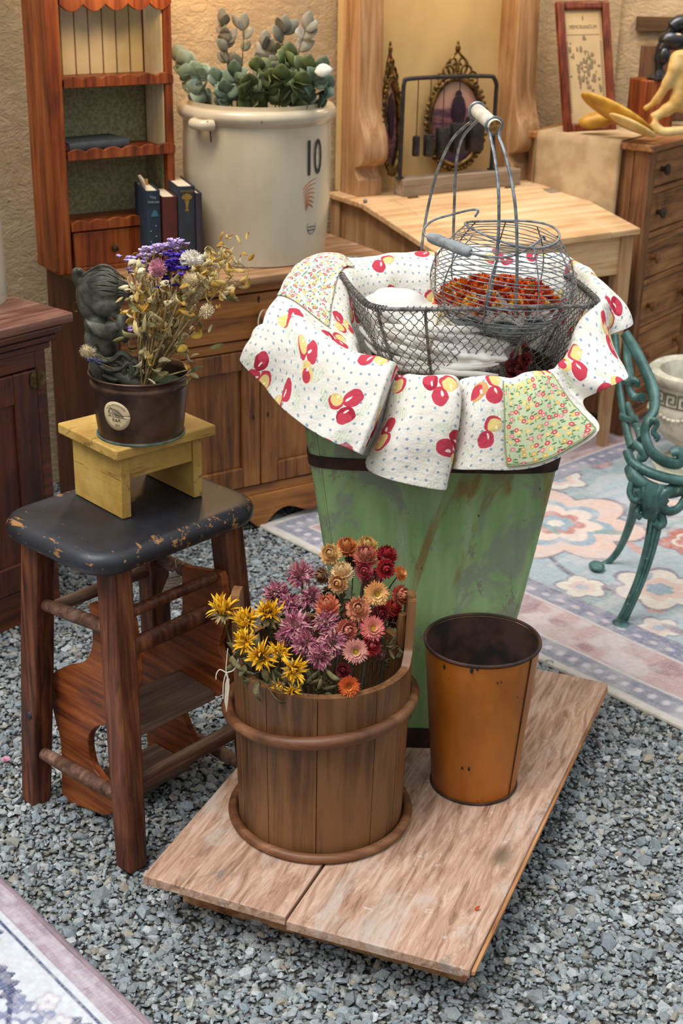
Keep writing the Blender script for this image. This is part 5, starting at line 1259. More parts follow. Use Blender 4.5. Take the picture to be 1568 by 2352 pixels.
def bloom(kind, R, cols):
    b = MB(); c = MB(); ci, co, cc_ = cols
    def rad(a): return ux*math.cos(a)+uy*math.sin(a)
    def lerp4(A_, B_, k): return tuple(A_[j]*(1-k)+B_[j]*k for j in range(4))
    def dim(A_, k): return tuple(x*k for x in A_[:3])+(1,)
    if kind == 'straw':      # strawflower wide open: stiff pointed bracts in layers round a disc
        for ly, (n, lift, L, cur) in enumerate(((34, -.35, .95, .5), (34, -.05, 1.0, .5), (32, .25, .92, .5), (28, .6, .76, .5), (22, .95, .58, .4))):
            for i in range(n):
                a = 2*PI*(i+ly*.5)/n+rng.uniform(-.08, .08); cB = lerp4(co, ci, ly/4*.9); u = rng.uniform(.85, 1.12); cB = dim(cB, u)
                petal(b, rad(a)*R*.16+uz*(.05*R*ly), rad(a), uz, R*L*rng.uniform(.8, 1.0), R*.17, lift, cur, lerp4(cB, ci, .7), cB)
        c.col = cc_; c.ell(uz*R*.22, (R*.28, R*.28, R*.16), 14, 8)
        for i in range(90):
            t = math.acos(1-.9*(i+.5)/90); a = i*2.4; d_ = Vector((math.sin(t)*math.cos(a), math.sin(t)*math.sin(a), math.cos(t))); c.col = dim(cc_, rng.uniform(.5, 1.1)); c.ell(uz*R*.22+Vector((d_.x*R*.28, d_.y*R*.28, d_.z*R*.18)), (R*.03,)*3, 5, 3)
    elif kind == 'closed':   # strawflower half closed: a dome of overlapping bracts
        for ly, (n, lift, L, cur, r0) in enumerate(((30, -.55, .62, .7, .30), (30, -.1, .72, 1.0, .30), (28, .3, .80, 1.3, .26), (26, .65, .80, 1.4, .20), (22, .95, .72, 1.4, .14), (16, 1.2, .60, 1.2, .08), (10, 1.4, .48, .8, .03))):
            for i in range(n):
                a = 2*PI*(i+ly*.37)/n+rng.uniform(-.1, .1); cB = dim(lerp4(co, ci, ly/6), rng.uniform(.82, 1.15))
                petal(b, rad(a)*R*r0+uz*(.055*R*ly), rad(a), uz, R*L*rng.uniform(.85, 1.1), R*.19, lift, cur, dim(cB, .8), lerp4(cB, cc_, .35 if rng.uniform() < .4 else .0))
        c.col = dim(ci, .8); c.ell(uz*R*.3, (R*.22, R*.22, R*.2), 10, 6)
    elif kind == 'mum':      # shrivelled zinnia: many drooping tongues
        for i in range(230):
            t = (i/230)**.8; a = i*2.39996; th = .15+t*1.85; d_ = Vector((math.sin(th)*math.cos(a), math.sin(th)*math.sin(a), math.cos(th)*.7)); p = d_*R*.55; k = rng.uniform(0, 1)
            cB = lerp4(ci, co, k); cT = cc_ if rng.uniform() < .38 else dim(cB, rng.uniform(.8, 1.25)); o_ = (d_+Vector((rng.normal(0, .4), rng.normal(0, .4), rng.normal(0, .3)))).normalized()
            petal(b, p, o_, (uz if th < 1.2 else -uz*.3+o_.orthogonal()*.7), R*rng.uniform(.35, .66), R*rng.uniform(.09, .15), rng.uniform(-.3, .3), rng.uniform(-2.2, 1.6), cB, cT, 5)
        c.col = S('5a3a30'); c.ell((0, 0, R*.1), (R*.5, R*.5, R*.38), 14, 10)
    elif kind == 'sun':      # wilted sunflower: twisted yellow rays standing up round a shrunken head
        for i in range(74):
            a = 2*PI*i/74*2.62+rng.uniform(-.3, .3); k = rng.uniform(0, 1); cB = lerp4(ci, co, k); o_ = (rad(a)+Vector((rng.normal(0, .35), rng.normal(0, .35), 0))).normalized()
            petal(b, rad(a)*R*rng.uniform(.08, .36), o_, (uz+rad(a+1.5)*rng.normal(0, .4)), R*rng.uniform(.55, 1.1), R*rng.uniform(.10, .20), rng.uniform(.35, 1.5), rng.uniform(-1.3, 1.3), dim(cB, .8), cB, 7)
        c.col = cc_; c.ell((0, 0, -R*.05), (R*.34, R*.34, R*.2), 14, 8)
        for i in range(44):
            a = i*2.4; rr = R*.34*math.sqrt((i+.5)/44); c.col = [S('6a4f26'), S('8a6f42'), S('4c3a20')][i % 3]; c.tube([(rr*math.cos(a), rr*math.sin(a), R*.05), (rr*math.cos(a)*1.1+rng.normal(0, .001), rr*math.sin(a)*1.1, R*.22)], R*.028, 4)
        for i in range(34):
            a = 2*PI*i/34; cw_ = [S('8d7a52'), S('a88f62'), S('6f6240')][i % 3]; petal(c, rad(a)*R*.25-uz*R*.12, rad(a), uz, R*rng.uniform(.4, .7), R*.16, rng.uniform(-.9, .2), rng.uniform(-1.6, 1.6), cw_, cw_, 5)
    return b, c
def place_flower(name, kind, label, px_, py_, Y_, Rpx, nrm, cols, group, stem_to=None):
    p = AY(px_, py_, Y_); R = Rpx*{'straw': 1.02, 'closed': 1.22, 'mum': 1.0, 'sun': 1.0}[kind]/3300*((p-CO).dot(D0)); foot = Vector(stem_to) if stem_to else Vector((wc.x+(p.x-wc.x)*.45, wc.y+(p.y-wc.y)*.4, wc.z+.03))
    t = thing(name, label, 'dried flower', tuple(p), 0, group); b, c = bloom(kind, R, cols); M_ = orient(nrm).to_4x4()
    bo = b.build('petals', PETAL, t, M=M_); c.build('flower_centre', PETAL, t, M=M_)
    n_ = Vector(nrm).normalized(); f = foot-p; P = cr([Vector((0, 0, 0)), -n_*.018+f*.12, f*.5+Vector((rng.uniform(-.01, .01), rng.uniform(-.01, .01), 0)), f], 5)
    sb_ = MB(); sb_.tube(P, .0012 if kind in ('straw', 'closed') else .0022, 6); sb_.build('stem', M_stemg if kind != 'straw' and kind != 'closed' else M_stemd, t); return t
pe, pe2, co_, re, cr_, or_, pk = S('f0c98e'), S('e8a25c'), S('d86a4a'), S('b5282a'), S('8e1626'), S('d9632a'), S('d98a86')
yc = S('c9a030'); v_ = Vector
GS = 'strawflowers in the stave bucket'
SF = [(760, 1274, 2.20, 24, (-.2, -.7, .6), 'closed', (pe, S('e9b76c'), pe), 'pale apricot strawflower at the top left of the red and orange bunch'),
 (796, 1260, 2.22, 24, (0, -.35, 1), 'closed', (pe2, or_, pe), 'orange strawflower at the very top, left of the yellow one'),
 (842, 1258, 2.22, 24, (.1, -.4, 1), 'closed', (S('f0cf86'), S('dfa954'), pe), 'flat yellow-apricot strawflower at the very top of the bunch'),
 (839, 1283, 2.18, 28, (0, -.3, 1), 'closed', (S('d98a78'), S('b5453c'), pe), 'wide coral red strawflower below the yellow top one'),
 (885, 1280, 2.19, 25, (.3, -.3, 1), 'closed', (re, cr_, re), 'crimson strawflower at the upper right of the bunch'),
 (884, 1306, 2.16, 22, (.2, -1, .3), 'closed', (cr_, re, S('d4605a')), 'dark crimson strawflower under the upper right one'),
 (837, 1312, 2.16, 20, (-.1, -.9, .5), 'closed', (S('c6545c'), S('9a2438'), pk), 'rosy crimson strawflower left of the dark crimson one'),
 (917, 1318, 2.16, 20, (.9, -.3, .5), 'straw', (pe2, or_, yc), 'orange strawflower facing right at the right edge'),
 (786, 1318, 2.15, 25, (-.1, -.3, 1), 'closed', (pe, S('f3d4a4'), pe), 'cream-topped strawflower in the left middle of the bunch'),
 (778, 1338, 2.14, 23, (-.2, -.8, .3), 'closed', (pe2, S('e2b07a'), pe), 'peach strawflower directly below the cream-topped one'),
 (864, 1363, 2.09, 29, (.15, -1, .35), 'straw', (pe, S('ef9e4c'), S('c9b02c')), 'open yellow-orange strawflower with a bright yellow centre'),
 (915, 1367, 2.12, 23, (.8, -.6, .35), 'closed', (S('f0a878'), re, pe), 'red and peach strawflower at the right edge'),
 (753, 1397, 2.10, 28, (-.2, -.35, 1), 'closed', (S('e3876a'), co_, pe), 'coral strawflower left of centre above the purple ones'),
 (823, 1401, 2.08, 28, (-.05, -.75, .7), 'closed', (S('e8a680'), S('dd8c6c'), pe), 'round peach-pink strawflower in the centre'),
 (901, 1398, 2.12, 21, (.5, -.5, .8), 'closed', (S('c43a2c'), re, or_), 'bright red strawflower near the right ear of the bucket'),
 (855, 1445, 2.05, 29, (.15, -.75, .65), 'straw', (S('e8a08a'), S('c33f4e'), S('c99a2e')), 'pink-red strawflower with a golden centre below the centre ones'),
 (793, 1448, 2.05, 25, (.4, -.75, .4), 'closed', (S('e2907c'), S('c25a50'), pe), 'salmon strawflower beside the purple flowers'),
 (816, 1496, 2.00, 29, (.05, -1, .42), 'straw', (S('e6b09a'), S('cf8078'), S('cdb030')), 'pale pink star-shaped strawflower with a yellow centre'),
 (850, 1483, 2.05, 23, (.4, -.7, .4), 'closed', (S('c23a3c'), re, pk), 'red strawflower behind the pale pink star-shaped one'),
 (801, 1576, 1.965, 25, (.05, -1, .35), 'straw', (S('e4813c'), S('c23c1c'), S('c9702a')), 'burnt orange strawflower, lowest, against the bucket rim'),
 (789, 1540, 2.00, 17, (-.2, -.8, .4), 'closed', (S('7a1c24'), S('5c1420'), re), 'small dark red strawflower above the lowest orange one'),
 (871, 1503, 2.06, 12, (.6, -.8, .2), 'closed', (S('b07a72'), S('8a4a4c'), pk), 'tiny dusky pink strawflower low on the right'),
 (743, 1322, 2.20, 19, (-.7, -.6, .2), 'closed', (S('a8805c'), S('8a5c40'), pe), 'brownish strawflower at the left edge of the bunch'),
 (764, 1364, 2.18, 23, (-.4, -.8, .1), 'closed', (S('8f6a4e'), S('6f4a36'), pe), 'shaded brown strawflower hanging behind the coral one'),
 (853, 1333, 2.18, 25, (.1, -.6, .6), 'closed', (S('cf8478'), S('a85a58'), pe), 'dusty rose strawflower in the upper centre'),
 (871, 1408, 2.11, 21, (.3, -.8, .3), 'closed', (S('b8343a'), S('8a2430'), pk), 'deep red strawflower right of the peach-pink one'),
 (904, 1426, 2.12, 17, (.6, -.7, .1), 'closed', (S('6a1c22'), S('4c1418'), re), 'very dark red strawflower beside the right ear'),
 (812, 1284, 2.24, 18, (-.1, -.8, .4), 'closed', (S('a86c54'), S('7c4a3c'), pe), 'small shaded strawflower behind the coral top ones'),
 (840, 1428, 2.12, 20, (.1, -.8, .4), 'closed', (S('c88a84'), S('a8605e'), pk), 'dusty pink strawflower tucked under the centre one'),
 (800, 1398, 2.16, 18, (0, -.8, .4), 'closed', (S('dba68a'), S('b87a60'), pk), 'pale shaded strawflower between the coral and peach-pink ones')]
for x, y, Y_, R, n_, kd, cols, lab in SF: place_flower('strawflower', kd, lab, x, y, Y_, R, n_, cols, GS)
pu, pu2, tan_ = S('a03c5e'), S('cc829a'), S('c8a48e')
GM = 'dried purple zinnias in the stave bucket'
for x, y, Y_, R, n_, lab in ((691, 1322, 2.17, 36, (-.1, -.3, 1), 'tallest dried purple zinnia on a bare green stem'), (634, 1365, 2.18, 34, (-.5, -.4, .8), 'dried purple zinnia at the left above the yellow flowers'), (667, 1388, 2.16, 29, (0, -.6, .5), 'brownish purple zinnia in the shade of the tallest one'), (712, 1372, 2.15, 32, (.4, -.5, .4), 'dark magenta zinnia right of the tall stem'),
    (680, 1440, 2.08, 40, (-.2, -.7, .7), 'largest dusty pink zinnia in the middle'), (748, 1432, 2.08, 34, (.2, -.7, .7), 'dusty pink zinnia beside the salmon strawflower'), (762, 1474, 2.03, 36, (.3, -.9, .3), 'pink zinnia hanging to the right over the stems'), (700, 1478, 2.04, 33, (-.1, -.9, .4), 'tan and pink zinnia below the largest one'), (736, 1508, 2.01, 31, (.05, -1, .0), 'lowest mauve zinnia hanging on a green stem'), (655, 1462, 2.08, 24, (-.6, -.7, .4), 'small pale pink zinnia between the yellow and pink flowers')):
    place_flower('dried_zinnia', 'mum', lab, x, y, Y_, R, n_, (pu, pu2, tan_), GM)
ye, ye2, br_ = S('eda808'), S('f8c92a'), S('6a5230')
GY = 'wilted yellow sunflowers in the stave bucket'
for x, y, Y_, R, n_, lab in ((513, 1404, 2.08, 42, (-.05, -.15, 1), 'wilted yellow sunflower hanging outside over the left ear'), (566, 1430, 2.06, 38, (-.4, -.5, .8), 'wilted yellow sunflower inside the left ear'), (617, 1412, 2.10, 40, (.1, -.3, 1), 'highest wilted yellow sunflower beside the purple ones'), (565, 1475, 2.02, 34, (-.6, -.7, .4), 'shrivelled yellow sunflower curling against the left rim'), (600, 1508, 1.99, 36, (-.1, -.9, .5), 'wilted yellow sunflower in the left centre with brown sepals'),
    (640, 1500, 2.02, 28, (.2, -.7, .6), 'small wilted yellow sunflower right of the brown-sepalled one'), (674, 1540, 1.975, 34, (.3, -.8, .5), 'wilted yellow sunflower standing above the front rim'), (672, 1590, 1.965, 22, (0, -.9, .2), 'lowest yellow sunflower peeping over the front rim'), (642, 1578, 1.975, 20, (-.3, -.9, .1), 'half hidden yellow sunflower left of the lowest one')):
    place_flower('wilted_sunflower', 'sun', lab, x, y, Y_, R, n_, (ye, ye2, br_), GY)

# dry foliage filling the bucket between the stems
M_fol = plain('dry_brown_green_foliage', S('7a6e48'), .85, var=.3, scale=60, col2=S('4a4529'))
def foliage(x, y, Y_, label, n, sp, L):
    p = AY(x, y, Y_); t = thing('dry_foliage', label, 'dried leaves', tuple(p), 0, 'dry foliage in the stave bucket'); b = MB(); st_ = MB()
    st_.tube([(0, 0, 0), ((wc.x-p.x)*.3, (wc.y-p.y)*.3, (wc.z+.03-p.z))], .0018, 6)
    for i in range(n):
        q = Vector((rng.normal(0, sp), rng.normal(0, sp*.6), rng.normal(-sp*.5, sp))); leafpoly(b, q, (rng.normal(0, 1), rng.normal(0, .8), rng.normal(-.2, .8)), (rng.normal(0, .6), -1, rng.normal(0, .6)), L*rng.uniform(.6, 1.3), L*.32, rng.uniform(-1, 1), .5, 7)
    b.build('leaves', M_fol, t, solid=.0004); st_.build('stem', M_stemd, t)
foliage(592, 1545, 2.01, 'shrivelled brown leaves under the yellow sunflowers at the left rim', 26, .018, .034)
foliage(650, 1560, 2.00, 'shrivelled leaves between the two low yellow sunflowers', 20, .014, .030)
foliage(735, 1560, 2.00, 'green-brown leaves on the stems under the lowest mauve zinnia', 22, .014, .026)
foliage(560, 1505, 2.04, 'curled dry leaf clump at the far left inside the rim', 16, .012, .032)
foliage(775, 1365, 2.19, 'thin dark foliage behind the brown strawflower', 26, .022, .020)
foliage(850, 1400, 2.16, 'thin dark foliage behind the centre strawflowers', 26, .022, .020)
foliage(890, 1470, 2.10, 'dark seed foliage beside the right ear of the bucket', 24, .018, .018)
foliage(640, 1420, 2.14, 'brown leaves behind the highest yellow sunflower', 20, .018, .026)

# loose petals
t = tag(MB().build('x', None), None) if False else None
b = MB(); b.col = S('d0521c'); petal(b, (0, 0, 0), (1, .2, 0), (0, 0, 1), .010, .007, .3, .6, S('d0521c'), S('b83a12'))
pt_ = b.build('loose_petal', PETAL, None, solid=.0006); pt_.location = AZ(1090, 2090, .1015); tag(pt_, 'tiny orange petal lying on the platform near its front corner', 'petal')
b = MB()
for a in range(7): petal(b, (0, 0, 0), (math.cos(a*.9), math.sin(a*.9), 0), (0, 0, 1), .012, .009, .3, .6, S('b05a80'), S('d8a8b8'))
pt_ = b.build('fallen_flower', PETAL, None, solid=.0006); pt_.location = AZ(14, 1750, .008); tag(pt_, 'small pink flower head fallen on the gravel at the left edge', 'flower')

# ================================================================== ORANGE BUCKET
oc = Vector((.247, 2.190, .1005)); OH = .287
ob = thing('metal_bucket', 'rusty orange tin bucket, empty, at the right on the platform', 'bucket', tuple(oc))
def ofn(p, a): k = p.z/OH; return Vector((p.x*(1+.012*math.sin(2*a+.5)*k), p.y*(1+.03*math.sin(a*2+1)*k), p.z))
b = MB(); b.lathe([(0, .002), (.074, .002), (.0755, .004), (.0985, OH-.004)], 72, fn=ofn); b.build('wall', M_orange, ob, ang=70)
b = MB(); b.lathe([(.0965, OH-.004), (.0735, .006), (0, .006)], 72, fn=ofn); b.build('lining', M_rust, ob, ang=70)
b = MB(); P = [ofn(Vector((.0985*math.cos(t), .0985*math.sin(t), OH)), t) for t in np.linspace(0, 2*PI, 73)[:-1]]; b.tube(P, .0030, 8, closed=True)
for k in range(7):
    a = -1.9+.12*k; pass
b.build('rolled_rim', M_rust, ob)
b = MB(); as_ = hit_cyl(1190, 1700, oc, .087)[0]; P = [((.0752+(.0985-.0752)*t+.0008)*math.cos(as_+.02*t), (.0752+(.0985-.0752)*t+.0008)*math.sin(as_+.02*t), OH*t+.002) for t in np.linspace(0, .985, 12)]; b.tube(P, .0013, 6); b.build('side_seam', M_rust, ob)
b = MB(); P = [(.0765*math.cos(t), .0765*math.sin(t), .003) for t in np.linspace(0, 2*PI, 60)[:-1]]; b.tube(P, .0022, 8, closed=True); b.build('base_rim', M_rust, ob)
b = MB()
for x, y, s_ in ((1140, 1565, 2.2), (1148, 1563, 2), (1058, 1770, 3), (1075, 1772, 3.5), (1028, 1527, 5), (1085, 1535, 5), (1097, 1530, 4)):
    a, z_ = hit_cyl(x, y, oc, .09); rr = .0755+(.0985-.0755)*((z_-.1)/OH)+.0004; b.ell((rr*math.cos(a), rr*math.sin(a), z_-.1005), (.0006*s_, .0006*s_, .0011*s_), 8, 5)
b.build('chips', M_dark, ob)

# ================================================================== GREEN BARREL (flat front, rounded back)
gc = Vector((.158, 2.352, .1)); GHt = .70
gr_ = lambda z: .118+.176*z+.003*math.sin(z*6)
def gpt(a, z, off=0.0):
    A_ = gr_(z)+off; ca, sa = math.cos(a), math.sin(a)
    if sa < 0:
        ex = 2/(2.2+2.2*min(z/.3, 1)); return Vector((A_*math.copysign(abs(ca)**ex, ca), -(.052+off)*abs(sa)**ex*(1+.0*z), z))
    return Vector((A_*ca, (.12+.30*z+off)*sa, z))
gb_ = thing('tin_barrel', 'tall tapering green tin barrel with flaking paint, lined with the fruit cloth', 'barrel', tuple(gc))
AN = list(np.linspace(0, 2*PI, 97)[:-1])
b = MB(); b.grid([[gpt(a, z) for a in AN] for z in np.linspace(.002, GHt, 24)], cv=True); b.f.append(tuple(range(96))); b.build('wall', M_green, gb_, ang=60)
b = MB(); b.grid([[gpt(a, z, -.004) for a in AN] for z in (GHt, .5, .30)], cv=True); b.f.append(tuple(range(192, 288))); b.build('lining', M_rust, gb_, ang=70)
for z_, h in ((.552, .021), (.0, .042)):
    b = MB(); b.grid([[gpt(a, zz_, o_) for a in AN] for zz_, o_ in ((z_, .0005), (z_, .003), (z_+h, .003), (z_+h, .0005))], cv=True); b.build('iron_band', M_rust, gb_, ang=40)
b = MB(); b.tube([gpt(PI+.62, z, .0005) for z in np.linspace(.045, GHt, 16)], .0022, 6); b.build('side_seam', M_green, gb_)

# ================================================================== URN
uc = Vector((1.035, 4.03, .012)); ur = thing('garden_urn', 'weathered stone urn with key pattern and grape garlands behind the green bench', 'urn', tuple(uc))
def stonem():
    m = NT('weathered_cast_stone', .85, spec=.2); n = m.noise(m.coord('Object'), 18, 6, .65); m.base(m.mix(m.step(n, .3, .7), S('9a9684'), S('cfcbb9'))); m.bump(n, .3, .003); return m.m
M_stone = stonem(); k_ = 1.0
prof = [(0, 0), (.085, 0), (.085, .02), (.075, .025), (.055, .045), (.04, .06), (.038, .07), (.05, .075), (.085, .095), (.115, .13), (.130, .17), (.133, .20), (.131, .24), (.129, .265), (.138, .275), (.146, .287), (.145, .30), (.135, .308), (.112, .30), (.105, .28), (.10, .2), (0, .18)]
b = MB(); b.lathe(prof, 72); b.build('body', M_stone, ur, ang=45)
bx('plinth', M_stone, ur, -.10, .10, -.10, .10, -.006, .004, .003)
M_keyd = plain('dark_recess', S('5a5242'), .9, var=.1); b = MB()
for i in range(20):
    a0_ = 2*PI*i/20; rr = .1335
    def pt(u, v): a = a0_+u*(2*PI/20); return (rr*math.cos(a), rr*math.sin(a), .215+v*.040)
    b.tube([pt(0, 0), pt(0, .5), pt(0, 1), pt(.4, 1), pt(.8, 1), pt(.8, .3), pt(.55, .3), pt(.3, .3), pt(.3, .65), pt(.55, .65)], .0024, 4)
    b.tube([pt(0, 0), pt(.5, 0), pt(1, 0)], .0022, 4)
b.build('key_pattern', M_keyd, ur)
b = MB(); r_ = random.Random(3)
for i in range(6):
    a0_ = 2*PI*i/6+.3
    for k in range(26):
        t = k/26; a = a0_+r_.uniform(-.13, .13)*(1-t); z_ = .185-.06*t; rr = .130 - .35*(.185-z_)*(.4+.6*t)+.003; b.ell((rr*math.cos(a), rr*math.sin(a), z_), (.0055,)*3, 8, 6)
    for k in range(10):
        t = k/9; a = a0_+t*2*PI/6; z_ = .195-.018*math.sin(PI*t); b.ell((.131*math.cos(a), .131*math.sin(a), z_), (.008, .008, .005), 8, 5)
b.build('grape_garland', M_stone, ur)

# ================================================================== BENCH END (green cast iron)
be = thing('cast_iron_bench_end', 'green patinated cast-iron bench end with scrolls standing on the rug at right', 'bench', tuple(AZ(1425, 1440, 0)), 0); I = inv(be)
def B3(x, y, Y_): return I @ AY(x, y, Y_)
def bar(b, pts, r, sq=(1, .55), n=5, k=12):
    P = cr([B3(*p) for p in pts], n); m_ = len(P); rr = r if not isinstance(r, (list, tuple)) else [np.interp(i/(m_-1), np.linspace(0, 1, len(r)), r) for i in range(m_)]
    b.tube(P, rr, k, sq=sq)
px1 = 1/1080
b = MB(); bar(b, [(1424, 1432, 3.02), (1440, 1400, 3.02), (1470, 1330, 3.03), (1494, 1250, 3.05), (1506, 1180, 3.07), (1500, 1130, 3.08)], [16*px1, 14*px1, 15*px1, 18*px1, 21*px1, 24*px1], (1, .8))
for o_ in (-9, 0, 9): bar(b, [(1427+o_*.6, 1420, 2.995), (1442+o_*.7, 1398, 2.995), (1472+o_*.8, 1330, 3.005), (1496+o_, 1250, 3.02), (1507+o_*1.2, 1180, 3.035), (1502+o_*1.4, 1130, 3.04)], 4*px1, (1, 1))
b.ell(B3(1424, 1437, 3.0), (26*px1, 30*px1, 13*px1), 16, 10); b.build('front_leg', M_patina, be)
b = MB(); bar(b, [(1378, 1300, 3.33), (1400, 1288, 3.33), (1425, 1255, 3.32), (1446, 1205, 3.30), (1458, 1160, 3.25), (1466, 1110, 3.15)], [10*px1, 9*px1, 10*px1, 12*px1, 14*px1, 14*px1], (1, .9)); b.ell(I @ AZ(1370, 1300, .022), (22*px1, 28*px1, 11*px1), 16, 10); b.build('rear_leg', M_patina, be)
b = MB()   # acanthus knee
for pts, r in (([(1448, 1075, 3.09), (1460, 1100, 3.06), (1490, 1120, 3.05), (1530, 1130, 3.05), (1575, 1120, 3.05)], 16), ([(1500, 1110, 3.04), (1492, 1150, 3.03), (1490, 1185, 3.04)], 14), ([(1520, 1115, 3.04), (1505, 1150, 3.03), (1500, 1190, 3.04)], 12), ([(1548, 1120, 3.05), (1520, 1140, 3.03), (1508, 1175, 3.04)], 12), ([(1480, 1110, 3.05), (1478, 1140, 3.04), (1482, 1180, 3.05)], 10),
               ([(1580, 1130, 3.05), (1560, 1165, 3.04), (1535, 1175, 3.03), (1520, 1160, 3.03), (1528, 1145, 3.03)], 9), ([(1452, 1105, 3.06), (1446, 1130, 3.05), (1456, 1150, 3.04), (1468, 1140, 3.04), (1462, 1124, 3.04)], 8), ([(1515, 1175, 3.04), (1522, 1200, 3.03), (1512, 1207, 3.03), (1502, 1198, 3.03)], 9), ([(1470, 1160, 3.05), (1462, 1178, 3.04), (1470, 1188, 3.04)], 8)):
    bar(b, pts, r*px1*1.3, (1, .8))
b.build('acanthus_knee', M_patina, be)
b = MB()
bar(b, [(1440, 1035, 3.10), (1452, 1062, 3.08), (1490, 1085, 3.05), (1540, 1100, 3.04), (1600, 1108, 3.04)], [12*px1, 13*px1, 13*px1, 13*px1], (1, 1)); b.build('seat_rail', M_patina, be)
b = MB()
bar(b, [(1434, 765, 3.25), (1462, 810, 3.22), (1488, 865, 3.18), (1502, 910, 3.14), (1500, 945, 3.11), (1484, 972, 3.09), (1481, 1000, 3.08), (1494, 1035, 3.06), (1522, 1058, 3.05), (1555, 1065, 3.05), (1567, 1050, 3.05), (1558, 1036, 3.05), (1540, 1040, 3.05)], [14*px1, 15*px1, 16*px1, 17*px1, 16*px1, 15*px1, 15*px1, 16*px1, 18*px1, 20*px1, 20*px1, 16*px1, 12*px1], (1, .7)); b.build('arm_scroll', M_patina, be)
b = MB()
bar(b, [(1411, 772, 3.34), (1416, 830, 3.30), (1421, 880, 3.26), (1428, 930, 3.22), (1438, 985, 3.18), (1450, 1030, 3.12)], [17*px1, 15*px1, 14*px1, 14*px1, 15*px1, 16*px1], (1, .6)); b.build('back_post', M_patina, be)
b = MB()
bar(b, [(1440, 770, 3.30), (1440, 820, 3.28), (1447, 862, 3.24), (1436, 880, 3.22)], 10*px1, (1, .7))
bar(b, [(1476, 912, 3.15), (1462, 914, 3.17), (1450, 905, 3.18), (1444, 888, 3.19), (1450, 874, 3.19), (1461, 876, 3.18), (1463, 888, 3.18)], [12*px1, 11*px1, 10*px1, 10*px1, 10*px1, 9*px1, 7*px1], (1, .8))
bar(b, [(1440, 930, 3.22), (1452, 960, 3.18), (1464, 985, 3.14), (1470, 1010, 3.10)], 12*px1, (1, .7)); bar(b, [(1425, 955, 3.2), (1446, 965, 3.17), (1462, 960, 3.15)], 9*px1, (1, .7))
bar(b, [(1482, 985, 3.09), (1500, 965, 3.08), (1508, 975, 3.08), (1500, 992, 3.08), (1510, 1005, 3.08), (1504, 1012, 3.08)], 8*px1, (1, .8)); bar(b, [(1456, 1020, 3.10), (1470, 1030, 3.08), (1480, 1048, 3.07), (1466, 1052, 3.08)], 12*px1, (1, .7))
b.build('scrollwork', M_patina, be)

# ================================================================== WIRE BASKET
BZ = .93
c4 = [AZ(762, 592, BZ), AZ(1250, 600, BZ), AZ(1390, 702, BZ), AZ(850, 712, BZ)]   # back-left, back-right, front-right, front-left
bcn = sum(c4, Vector())/4
wk = thing('wire_basket', 'large chicken-wire basket with a tall wooden-gripped handle, sitting in the cloth-lined barrel', 'basket', (bcn.x, bcn.y, BZ-.155)); I = inv(wk)
def corner_round(Q, r, n=7, bulge=.0):
    out = []; L = len(Q)
    for i in range(L):
        p, a, c_ = Q[i], Q[i-1], Q[(i+1) % L]; u = (a-p).normalized(); v = (c_-p).normalized(); A_ = p+u*r; B_ = p+v*r
        for k in range(n+1): t = k/n; out.append(A_*(1-t)**2+p*2*t*(1-t)+B_*t*t)
        m_ = c_ + (p-c_).normalized()*r; st_ = B_; seg = 10
        mid_n = Vector((v.y, -v.x, 0))
        cen_ = sum(Q, Vector())/L
        if (st_+mid_n*.01-cen_).length < (st_-cen_).length: mid_n = -mid_n
        for k in range(1, seg): t = k/seg; out.append(st_.lerp(m_, t) + mid_n*(bulge*math.sin(PI*t)))
    return out
Q = [I @ p for p in c4]; rimP = corner_round(Q, .055, 7, .006); NR = len(rimP); BHt = .155
def bsk(i, t):  # i index around, t 0 top .. 1 bottom
    p = rimP[i % NR]; k = 1-.30*t**1.15; return Vector((p.x*k, p.y*k, BHt*(1-t)))
def bskf(f, t): i = int(math.floor(f)); a = f-i; return bsk(i, t).lerp(bsk(i+1, t), a)
b = MB(); b.tube(rimP, .0036, 10, closed=True); b.build('rim_wire', M_wired, wk)
b = MB(); b.tube([bsk(i, 1) for i in range(NR)], .0028, 8, closed=True); b.build('base_wire', M_wired, wk)
seg = NR//4
for f in (3.5, 3.5+seg*.33, 3.5+seg*.66, 3.5+seg, 3.5+seg*1.5, 3.5+2*seg, 3.5+seg*2.36, 3.5+seg*2.72, 3.5+3*seg, 3.5+3.5*seg): b = MB(); b.tube([bskf(f, t) for t in np.linspace(0, 1, 8)], .0026, 8); b.build('upright_wire', M_wired, wk)
